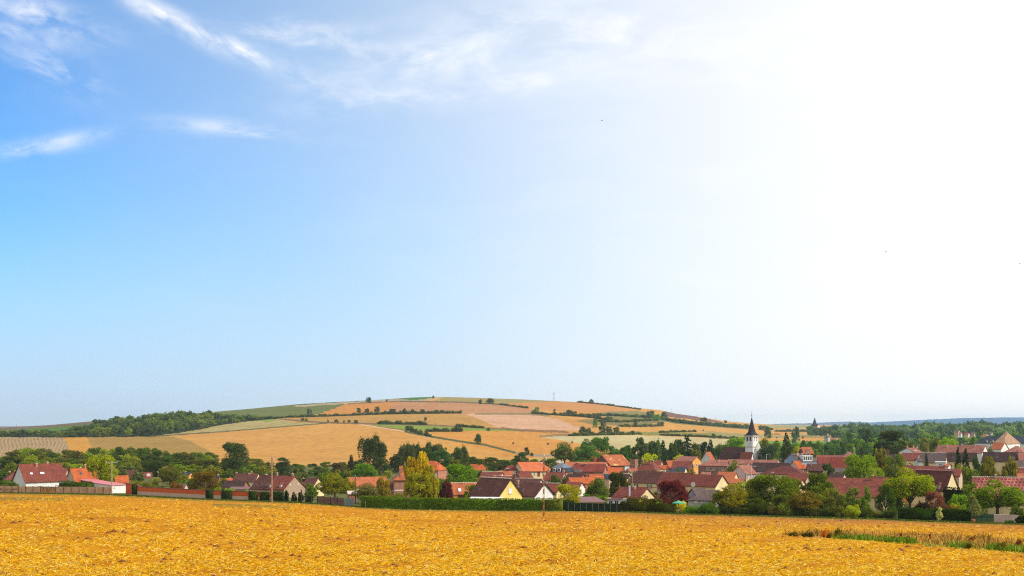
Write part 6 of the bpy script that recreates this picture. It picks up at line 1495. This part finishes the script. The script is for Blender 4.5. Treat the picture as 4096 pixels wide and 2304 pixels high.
# wild thicket on the right
T(2926, 1926, 152, 230, 'loose', (136, 136, 32), 'yellow olive tree at the left of the thicket', lift=.01, lod='hi'); T(2985, 1915, 110, 238, 'round', (124, 140, 40), 'yellow green tree behind the yellow olive tree', lift=.02)
T(3092, 1890, 214, 236, 'round', (98, 118, 32), 'largest dark green tree of the thicket', lift=.01, lod='hi'); T(3270, 1896, 150, 240, 'tall', (88, 108, 30), 'tall green tree right of the cream gable', lift=.01, lod='hi'); T(3210, 1952, 160, 224, 'loose', (112, 104, 42), 'brownish olive tree low in the thicket', lift=.01, lod='hi')
T(3352, 1958, 58, 226, 'tall', (116, 126, 72), 'grey green young tree left of three before the red roof', lift=.02); T(3412, 1942, 72, 224, 'tall', (112, 132, 66), 'middle grey green young tree before the red roof', lift=.02); T(3466, 1948, 52, 222, 'tall', (110, 140, 62), 'right young tree before the red roof', lift=.02)
T(3316, 1980, 60, 224, 'round', (104, 116, 50), 'low olive tree right of the tall green tree', lift=.01)
low = [(2872, 2026, 80), (2948, 2016, 90), (3028, 2006, 100), (3100, 2014, 80), (3140, 2004, 70), (3290, 2022, 80), (3352, 2030, 60), (3408, 2004, 80), (3462, 2036, 50), (3530, 2050, 66)]
lbl = ['dark shrub at the foot of the yellow olive tree', 'dense dark shrub second from the thicket left', 'dark shrub below the largest thicket tree', 'grey bramble below the largest thicket tree', 'light green shrub beside the brownish olive tree', 'dark bramble right of the brownish olive tree',
       'low dark bramble below the first young tree', 'bright yellow green shrub below the middle young tree', 'low shrub below the right young tree', 'low bramble left of the clipped hedge']
cl = [DK, (52, 66, 32), (60, 76, 34), (96, 92, 56), (116, 138, 52), (60, 76, 34), DK, (138, 160, 36), DK, (70, 86, 40)]
for (x_, t_, w_), lb, c_ in zip(low, lbl, cl): T(x_, t_, w_, float(YB(x_)) + 1.5, 'bush', c_, lb, lod='hi' if w_ > 75 else 'mid')
T(3542, 1936, 90, 224, 'round', (64, 88, 34), 'dark drooping tree left of the big bright tree', lift=.03, lod='hi'); T(3640, 1864, 224, 232, 'round', (128, 150, 26), 'big bright yellow green tree with visible trunk', lift=.2, lod='hi'); T(3690, 1990, 84, 226, 'bush', (56, 44, 36), 'dark shaded shrub right of the big tree trunk')
T(3738, 1960, 84, 226, 'round', (120, 76, 78), 'purple plum tree right of the big bright tree', lift=.02, lod='hi'); T(3778, 2000, 60, 222, 'bush', (110, 78, 74), 'purple brown shrub beside the plum tree'); T(3832, 1974, 84, 232, 'round', (110, 156, 34), 'vivid green garden tree above the clipped hedge', lift=.02); T(3818, 2004, 56, 222, 'bush', (150, 150, 50), 'yellow olive shrub above the clipped hedge')
T(3898, 1976, 62, 206, 'tall', (120, 136, 96), 'silvery young tree beside the plant pot', lift=.12); T(3758, 2026, 30, 206, 'tall', (170, 176, 140), 'little silvery sapling before the clipped hedge', lift=.1)
T(3990, 1912, 236, 222, 'round', (104, 130, 30), 'big green tree before the patterned red roof', lift=.08, lod='hi'); T(4066, 2010, 66, 216, 'bush', (84, 104, 36), 'green bush right of the big green tree'); T(4088, 2046, 60, 197, 'bush', (44, 60, 34), 'dark bush at the bottom right field corner')
T(4040, 2076, 50, 198, 'bush', (80, 116, 50), 'low green weeds at the foot of the pale wall', lod='mid')
T(3956, 1818, 100, 300, 'weep', (122, 124, 50), 'left olive birch above the patterned roof', lod='hi'); T(4042, 1822, 96, 296, 'weep', (116, 118, 54), 'right olive birch above the patterned roof', lod='hi'); T(3880, 1864, 100, 290, 'round', (92, 112, 44), 'green tree right of the cream gable', lift=.02); T(3850, 1858, 90, 320, 'round', (124, 128, 50), 'golden green tree below the twin conifers', lift=.02)
T(3705, 1814, 48, 340, 'cone', (44, 70, 40), 'short conifer in front of the brown terrace'); T(3832, 1787, 52, 345, 'cone', (40, 66, 38), 'left one of twin dark conifers'); T(3862, 1793, 66, 345, 'cone', (40, 66, 38), 'right one of twin dark conifers'); T(3906, 1820, 56, 340, 'tall', (60, 86, 44), 'dark green tree right of the twin conifers', lift=.02)
T(3566, 1717, 150, 480, 'cedar', (64, 78, 46), 'great dark cedar above the right roofs', lod='hi'); T(3520, 1760, 80, 490, 'dense', (54, 68, 42), 'dark left shoulder tree of the great cedar', lift=.02); T(3610, 1758, 70, 485, 'cedar', (70, 84, 52), 'right lower cedar beside the great cedar')
T(3790, 1748, 92, 560, 'round', (124, 162, 32), 'vivid green round tree behind the pink roof', lift=.02, lod='hi'); T(3692, 1744, 64, 600, 'tall', (112, 118, 58), 'olive brown tree right of the cedar', lift=.02); T(3742, 1744, 56, 610, 'tall', (100, 112, 52), 'olive tree left of the vivid round tree', lift=.02); T(3960, 1790, 50, 480, 'round', (88, 104, 54), 'green tree in front of the manor cottage', lift=.02)
T(3650, 1760, 50, 600, 'round', (96, 104, 56), 'olive tree right above the white gabled house', lift=.02)
# thicker growth in the thicket and the gardens
for x_, t_, w_, Y_, c_, lb in [(2885, 1960, 110, 234, (110, 124, 40), 'green bushy tree at the far left of the thicket'), (3030, 1930, 120, 240, (92, 112, 36), 'dark green tree just left of the largest thicket tree'), (3165, 1905, 120, 242, (96, 118, 38), 'green tree just right of the largest thicket tree'), (3010, 1990, 120, 230, (74, 92, 34), 'dark leafy tree low in the left half of the thicket'),
                           (3140, 1975, 120, 228, (84, 100, 40), 'leafy tree low in the middle of the thicket'), (3262, 1975, 110, 226, (104, 122, 36), 'leafy tree low in the right half of the thicket'), (3320, 1948, 80, 234, (112, 124, 52), 'olive tree between the thicket and the young trees'), (3380, 1975, 66, 230, (124, 140, 60), 'light green tree between two young trees'),
                           (3440, 1985, 64, 228, (110, 132, 48), 'green tree between the middle and right young trees'), (3585, 1950, 70, 236, (84, 104, 36), 'dark green tree behind the big bright tree'), (3880, 1930, 90, 240, (96, 120, 40), 'green tree between cream gable and big green tree'), (3920, 1950, 70, 232, (84, 104, 36), 'dark tree at the left flank of the big green tree')]:
    T(x_, t_, w_, Y_, 'round', c_, lb, lift=.01, lod='hi' if w_ > 100 else 'mid')
for x_ in range(2760, 3600, 30):
    T(x_ + rb_.uniform(-8, 8), float(RB(x_)) - rb_.uniform(34, 60), rb_.uniform(44, 74), float(YB(x_)) + rb_.uniform(1, 4), 'bush', rb_.choice([DK, (84, 96, 44), (70, 88, 36), (104, 112, 56)]), 'bramble or shrub in the dark undergrowth along the field edge', 'undergrowth shrubs along the right field edge', lod='mid')
for k_ in range(90):
    x_ = rb_.uniform(400, 4080); Y_ = rb_.uniform(300, 470); 
    r_ = float(land_row(x_, Y_)); hp_ = rb_.uniform(2.0, 4.5) / Y_ * F
    T(x_, r_ - hp_, hp_ * rb_.uniform(1.0, 1.7), Y_, 'bush', rb_.choice([DK, MD, OL, GY, (116, 130, 48), (96, 120, 44)]), 'small garden shrub between the houses', 'garden shrubs between the houses', lod='lo')
for k_ in range(46):
    x_ = rb_.uniform(-20, 1400); Y_ = rb_.uniform(395, 450); r_ = float(land_row(x_, Y_)); hp_ = rb_.uniform(4, 7) / Y_ * F
    T(x_, r_ - hp_, hp_ * rb_.uniform(1.0, 1.6), Y_, 'bush', rb_.choice([DK, MD, OL, GY]), 'green shrub filling the foot of the tree belt', 'shrubs at the foot of the tree belt', lod='lo')
# ---------------------------------------------------------------- the valley right of the church
rv = random.Random(9)
GVY = 'trees in the valley right of the church'
for x_ in range(3010, 3560, 28):
    for k_ in range(2):
        Yv = rv.uniform(640, 720) + k_ * 110
        T(x_ + rv.uniform(-10, 10), 1780 - k_ * 14 - max(0, x_ - 3250) * .06 + rv.uniform(-8, 8), rv.uniform(34, 58), Yv, rv.choice(['round', 'tall', 'dense', 'round']), rv.choice([(72, 104, 52), (84, 122, 50), (98, 130, 50), (62, 88, 56)]), 'leafy valley tree beyond the right hand roofs', GVY, lift=.02)
for x_ in range(3380, 4130, 26):
    for k_, (Yv, top) in enumerate(((760, 1752), (900, 1740), (1080, 1730), (1350, 1722))):
        if k_ == 0 and (3780 < x_ < 3880): continue
        if 3800 < x_ < 3925 and k_ in (2, 3): continue
        if k_ and rv.random() < .25: continue
        if k_ > 1 and rv.random() < .3: continue
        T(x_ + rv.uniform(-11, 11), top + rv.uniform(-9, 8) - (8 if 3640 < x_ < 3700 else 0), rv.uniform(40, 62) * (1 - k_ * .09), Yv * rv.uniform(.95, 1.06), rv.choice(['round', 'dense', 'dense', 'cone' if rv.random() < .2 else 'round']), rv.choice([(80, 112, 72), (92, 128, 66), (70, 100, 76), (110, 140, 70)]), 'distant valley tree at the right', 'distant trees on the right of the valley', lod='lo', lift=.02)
for x_, t_, w_, Y_, lb in [(3448, 1700, 44, 1100, 'round tree above the far pink fields'), (3400, 1726, 40, 880, 'dark rounded valley tree by the far grey house'), (3476, 1712, 60, 800, 'tall leafy tree left of the great cedar'), (3185, 1703, 32, 1500, 'single round tree in the far fields'), (3174, 1725, 22, 1300, 'round bush beside the far field tree'), (3070, 1705, 34, 1500, 'low tree right of the spire in the fields')]:
    T(x_, t_, w_, Y_, 'dense', (66, 90, 50), lb, lift=.02)
# skyline woods: one far mass of crowns reading as a wood, bigger crowns as trees of their own
sk = tab((3230, 1700), (3260, 1699), (3330, 1697), (3380, 1690), (3420, 1684), (3480, 1688), (3520, 1692), (3560, 1690), (3640, 1694), (3700, 1680), (3760, 1682), (3820, 1686), (3880, 1678), (3930, 1676), (3990, 1688), (4050, 1680), (4096, 1670), (4160, 1670))
for x_ in range(3236, 4160, 15):
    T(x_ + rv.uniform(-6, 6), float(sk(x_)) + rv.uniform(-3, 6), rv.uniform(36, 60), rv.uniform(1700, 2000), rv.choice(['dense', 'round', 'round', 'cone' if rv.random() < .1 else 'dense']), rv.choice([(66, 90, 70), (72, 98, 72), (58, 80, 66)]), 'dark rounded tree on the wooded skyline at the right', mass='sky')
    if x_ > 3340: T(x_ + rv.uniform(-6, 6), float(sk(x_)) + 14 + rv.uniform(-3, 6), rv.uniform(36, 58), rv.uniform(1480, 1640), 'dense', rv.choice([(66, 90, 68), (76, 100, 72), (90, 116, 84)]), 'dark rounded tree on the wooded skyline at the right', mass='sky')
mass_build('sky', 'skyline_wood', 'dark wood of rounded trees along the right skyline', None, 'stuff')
# ---------------------------------------------------------------- hill: wood, hedges, single trees
rw = random.Random(21)
bot = tab((-60, 1745), (300, 1748), (600, 1744), (750, 1722), (900, 1694), (1000, 1681), (1110, 1672))
topg = tab((-60, 1740), (200, 1738), (340, 1733), (380, 1716), (520, 1705), (640, 1690), (760, 1680), (860, 1676), (960, 1677), (1110, 1670))
GW = 'trees of the hillside wood'
x_ = -50
while x_ < 1000:
    x_ += rw.uniform(13, 19)
    b0, t0 = float(bot(x_)), float(topg(x_)); nrow = max(1, int((b0 - t0) / 13) + 1)
    for k_ in range(nrow):
        fr = b0 - (b0 - t0) * (k_ / max(1, nrow - 1) if nrow > 1 else 0) + rw.uniform(-3, 3) - 1
        Yh = hill_Y(x_, fr); hp = rw.uniform(27, 38) * (1.25 if 370 < x_ < 760 else 1) * (.72 if x_ > 850 else 1) * (.85 if x_ < 340 else 1)
        T(x_ + rw.uniform(-8, 8), fr - hp, rw.uniform(34, 52), Yh, rw.choice(['round', 'dense', 'round', 'tall']), rw.choice([(66, 88, 40), (78, 100, 42), (60, 80, 44), (92, 108, 44), (54, 72, 40)]), '', mass='wood')
mass_build('wood', 'hillside_wood', 'dense mixed wood on the left hillside below the skyline', None, 'stuff')
T(846, 1646, 26, hill_Y(846, 1664), 'round', (190, 170, 40), 'yellow tree at the top right of the hillside wood', lod='mid', lift=0)
rh = random.Random(33)
def hedgerow(pts, hpx, step, label, group, cols=((64, 80, 48), (56, 72, 44), (78, 92, 52)), wf=1.0):
    for (x1, y1), (x2, y2) in zip(pts[:-1], pts[1:]):
        n_ = max(1, int(abs(x2 - x1) / step * 1.25))
        for i in range(n_):
            t_ = (i + rh.random() * .8) / n_; x_, r_ = x1 + (x2 - x1) * t_, y1 + (y2 - y1) * t_
            hh = hpx * rh.uniform(.7, 1.45); Yh = hill_Y(x_, min(r_, 1835))
            T(x_, r_ - hh, step * rh.uniform(1.6, 2.6) * wf, Yh, 'bush', rh.choice(cols), '', mass='row')
    mass_build('row', 'hedgerow', label, 'hedgerow')
hedgerow([(1000, 1680), (1150, 1671), (1250, 1668), (1400, 1663)], 11, 12, 'low scrubby hedgerow at the top left of the big orange field', 'hedgerow above the big orange field')
hedgerow([(1400, 1663), (1560, 1657), (1700, 1655), (1848, 1654)], 14, 12, 'longest dark hedgerow across the upper hill', 'long hedgerow across the upper hill')
hedgerow([(1512, 1697), (1600, 1697), (1712, 1700)], 15, 13, 'dark hedgerow just above the green hill strip', 'middle hedgerow over the green strip')
hedgerow([(1824, 1706), (1890, 1711), (1936, 1714)], 13, 12, 'short hedgerow at the foot of the tan hill field right of centre', 'short hedgerow right of the green strip')
hedgerow([(1630, 1722), (1665, 1733), (1728, 1748)], 17, 12, 'hedgerow slanting down beside the field path', 'slanting hedgerow by the field path')
hedgerow([(1702, 1727), (1848, 1727)], 14, 14, 'hedgerow along the lower edge of the green hill strip', 'hedgerow under the green strip')
hedgerow([(2000, 1619), (2112, 1633)], 6, 11, 'thin hedgerow near the top of the hill right of the dome of trees', 'upper right hedgerow')
hedgerow([(2130, 1655), (2230, 1662), (2330, 1668), (2450, 1682)], 13, 12, 'scrubby hedgerow above the pale pink field', 'scrub above the pink hill field')
hedgerow([(2320, 1664), (2450, 1663), (2600, 1672)], 11, 14, 'upper scrub line on the rough right slope', 'scrub on the rough right slope')
hedgerow([(2380, 1686), (2480, 1690), (2600, 1684)], 13, 14, 'lower scrub line on the rough right slope', 'scrub low on the rough right slope')
hedgerow([(2480, 1707), (2570, 1708), (2650, 1705)], 12, 13, 'short dark hedgerow in the orange slope right of the pink field', 'hedgerow above the pale field')
hedgerow([(2640, 1731), (2740, 1728), (2784, 1728)], 9, 12, 'grey green hedgerow low on the right slope', 'right lower hedgerow')
hedgerow([(2274, 1745), (2420, 1741), (2560, 1738)], 16, 16, 'hedgerow along the top of the pale field', 'bushes along the pale field')
hedgerow([(2640, 1742), (2800, 1748), (2860, 1752)], 7, 14, 'low broken hedgerow right on the pale field edge', 'low bushes right on the pale field edge')
hedgerow([(2600, 1668), (2700, 1690), (2800, 1700), (2900, 1708), (2990, 1714)], 15, 13, 'thick hedgerow falling with the skyline left of the spire', 'falling skyline hedgerow', wf=1.2)
hedgerow([(2700, 1684), (2800, 1696), (2900, 1703), (3000, 1708)], 10, 14, 'thinner upper hedgerow on the falling skyline', 'upper falling skyline hedgerow')
hedgerow([(2310, 1610), (2420, 1620), (2560, 1639)], 3.5, 12, 'tiny hedge on the right shoulder of the hill skyline', 'tiny skyline bushes')
hedgerow([(3040, 1712), (3090, 1722)], 12, 14, 'short hedge right of the church spire in the fields', 'bushes right of the church spire'); hedgerow([(3105, 1727), (3180, 1727)], 11, 12, 'far field hedge behind the giant fir', 'far field hedge behind the fir')
hedgerow([(3190, 1727), (3300, 1728), (3400, 1734)], 5, 16, 'low dark hedge on the far tan field', 'low bushes on the far tan field'); hedgerow([(2860, 1752), (3000, 1760)], 9, 16, 'green hedge in the dip left of the church', 'green bushes in the dip by the church')
HT = [(1474, 1588, 1611, 25, 'lone round tree on the left skyline of the hill'), (1547, 1596, 1606, 9, 'tiny tree on the pale skyline path'), (1733, 1582, 1594, 12, 'small dark tree on the very top of the hill'), (1921, 1597, 1616, 17, 'left small tree of the hilltop pair'), (1958, 1592, 1615, 46, 'wide dome of trees on the hilltop right of centre'),
      (2147, 1626, 1655, 24, 'bright round tree at the end of the pink field'), (2218, 1633, 1646, 10, 'little tree in the right orange field'), (2275, 1638, 1661, 34, 'left dome tree of the right hedge'), (2298, 1644, 1664, 26, 'right dome tree of the right hedge'), (2365, 1596, 1614, 22, 'square dark tree on the right skyline'),
      (1910, 1733, 1777, 37, 'solitary round tree on the field path'), (2107, 1787, 1822, 25, 'solitary tree at the lower end of the path'), (2126, 1810, 1826, 18, 'small bush right of the solitary lane tree'), (1238, 1633, 1660, 24, 'rounded tree in the hill hedge'), (1435, 1630, 1652, 22, 'round tree in the left upper hedgerow'), (1508, 1625, 1656, 24, 'tall tree in the upper hedgerow'),
      (1467, 1632, 1655, 22, 'pale green tree in the upper hedgerow'), (1570, 1634, 1657, 34, 'dense tree right in the upper hedgerow'), (1618, 1633, 1656, 22, 'dark tree midway in the upper hedgerow'), (1648, 1636, 1656, 24, 'tree in the right half of the upper hedgerow'), (1690, 1636, 1655, 26, 'rounded tree near the pole in the upper hedgerow'),
      (1702, 1668, 1684, 13, 'bush at the foot of the hill pole'), (1210, 1671, 1683, 16, 'left shrub of the two below the hill hedge'), (1225, 1673, 1684, 15, 'right shrub of the two below the hill hedge'), (1345, 1677, 1690, 20, 'clipped looking bush on the orange field edge'), (1397, 1679, 1690, 14, 'second bush on the orange field edge'), (1424, 1679, 1693, 22, 'third bush on the orange field edge'),
      (1312, 1676, 1690, 9, 'small bush beside the orange field pole'), (1376, 1677, 1690, 9, 'tiny bush between two orange field bushes'), (1640, 1702, 1722, 38, 'left large bush beside the field path'), (1830, 1706, 1727, 44, 'large bush right of the green strip'), (1952, 1711, 1724, 20, 'rounded bush at the right tip of the green strip'), (1775, 1714, 1727, 20, 'bush around the tiny hill pole'), (1738, 1710, 1727, 20, 'taller bush under the green strip'),
      (2380, 1678, 1712, 22, 'slim bright tree on the rough slope'), (2414, 1680, 1710, 30, 'dark tree on the rough slope'), (2330, 1705, 1741, 34, 'left tree of the clump by the pale field'), (2354, 1710, 1742, 30, 'second tree of the clump by the pale field'), (2408, 1703, 1740, 36, 'tallest tree of the clump by the pale field'), (2436, 1703, 1738, 34, 'fourth tree of the clump by the pale field'), (2466, 1705, 1738, 34, 'right tree of the clump by the pale field'),
      (2602, 1641, 1672, 42, 'dark tree on the right quarry edge'), (2625, 1656, 1684, 44, 'bright green tree below the quarry edge'), (2658, 1645, 1676, 32, 'rounded tree right of the quarry gap'), (2541, 1676, 1708, 22, 'tree in the middle of the right slope'), (2642, 1687, 1705, 34, 'rounded bush at the right end of the slope hedge'), (2815, 1668, 1692, 36, 'broad tree on the falling skyline'),
      (2902, 1680, 1693, 14, 'thin open tree on the falling skyline'), (2855, 1733, 1754, 20, 'left of two round bushes by the nave field'), (2881, 1739, 1755, 18, 'right of two round bushes by the nave field'), (3049, 1702, 1722, 38, 'dark tree just right of the spire'), (2520, 1710, 1713, 7, 'tiny bush on the orange slope')]
for x_, t_, f_, w_, lb in HT:
    T(x_, t_, w_, hill_Y(x_, f_), 'dense' if w_ > 10 else 'bush', rh.choice([(66, 88, 46), (60, 78, 48), (76, 100, 48)]) if 'bright' not in lb else (96, 140, 46), lb, lift=.0, lod='mid' if w_ > 20 else 'lo')
# dry shrubs on the weedy strip
for x_, t_, w_, r_, c_, lb in [(3353, 2104, 42, 2154, (104, 100, 48), 'largest bushy weed on the uncut strip'), (3298, 2106, 34, 2150, (176, 120, 56), 'rusty feathery weed left of the largest weed'), (3316, 2128, 26, 2154, (84, 84, 44), 'low dark weed between the two tall weeds'), (3176, 2122, 46, 2146, (110, 104, 52), 'green brown weed clump near the stake'), (3232, 2122, 60, 2149, (92, 84, 46), 'dark weed clump right of the stake'),
                           (3602, 2126, 18, 2152, (124, 72, 44), 'rusty dock stem group left on the strip'), (3635, 2138, 18, 2160, (116, 66, 42), 'second rusty dock stem group on the strip'), (3552, 2154, 34, 2172, (86, 110, 44), 'green thistle clump on the grass edge'), (3720, 2126, 12, 2160, (140, 84, 48), 'thin rusty dock on the strip'), (3830, 2140, 30, 2176, (96, 92, 52), 'dark thistle right of the thin dock'),
                           (3890, 2138, 36, 2172, (110, 80, 56), 'brown weed clump right on the strip'), (3875, 2164, 34, 2196, (100, 104, 50), 'olive weed clump on the lower strip edge'), (4010, 2158, 50, 2204, (118, 112, 58), 'tall flowering weeds near the right edge'), (4076, 2140, 30, 2200, (130, 92, 60), 'brown weeds at the right edge')]:
    Yn = near_Y(x_, r_); tree(x_, t_, w_, Yn, 'bush', c_, lb, lod='mid', k=1.5, name='weed_clump')['category'] = 'weeds'
# ================================================================ the far blue ridge and the air
xr = np.arange(-400, 4700, 6.0); Yr = 9000.0
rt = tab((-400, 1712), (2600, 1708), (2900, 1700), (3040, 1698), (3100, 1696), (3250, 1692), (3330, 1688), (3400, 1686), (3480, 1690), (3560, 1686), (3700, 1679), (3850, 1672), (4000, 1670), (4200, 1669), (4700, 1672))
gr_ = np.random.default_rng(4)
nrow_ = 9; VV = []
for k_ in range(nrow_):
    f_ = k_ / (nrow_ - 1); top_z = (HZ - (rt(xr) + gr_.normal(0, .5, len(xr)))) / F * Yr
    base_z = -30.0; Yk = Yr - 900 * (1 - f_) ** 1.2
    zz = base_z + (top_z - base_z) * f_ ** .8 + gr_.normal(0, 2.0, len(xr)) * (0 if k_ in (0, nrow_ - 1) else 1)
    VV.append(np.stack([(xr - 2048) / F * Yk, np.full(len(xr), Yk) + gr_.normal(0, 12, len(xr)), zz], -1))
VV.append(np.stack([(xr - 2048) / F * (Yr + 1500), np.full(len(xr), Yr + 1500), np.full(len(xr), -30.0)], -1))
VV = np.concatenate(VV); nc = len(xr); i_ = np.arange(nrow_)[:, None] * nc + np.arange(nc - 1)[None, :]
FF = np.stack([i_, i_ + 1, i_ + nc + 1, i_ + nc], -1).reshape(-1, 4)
tag(link_mesh('hills', np_mesh('hills', VV, FF, [m_plain((6, 78, 130), .95, .35, .01)])), 'long wooded ridge fading blue on the right horizon', 'hills', kind='structure')  # haze blue is put into the ridge colour, on top of the haze volume
m = MB(); m.box(-11500, -300, -140, 11500, 11300, 95)
hz = m.build('haze', WHITE); hz.data.materials.clear()
hm_ = bpy.data.materials.new('haze'); hm_.use_nodes = True; t = NT(hm_.node_tree)
pv = t.n('ShaderNodeVolumePrincipled', ins={'Color': (0.62, 0.83, 1.0, 1), 'Density': 6e-5, 'Anisotropy': 0.0})
t.n('ShaderNodeOutputMaterial', ins={1: pv.outputs[0]})
hz.data.materials.append(hm_); tag(hz, 'thin blue summer haze over the valley', 'haze', kind='stuff')
from collections import Counter
print('TREES', tree_n[0], Counter(o.get('category') for o in bpy.data.objects))
for q_ in HLOG:
    if q_[4] < 1.8 or q_[5] > 12 or q_[6] > 58 or (q_[6] < 15 and q_[6] != 0) or q_[1] > 32 or q_[1] < 3: print('HOUSE', q_)
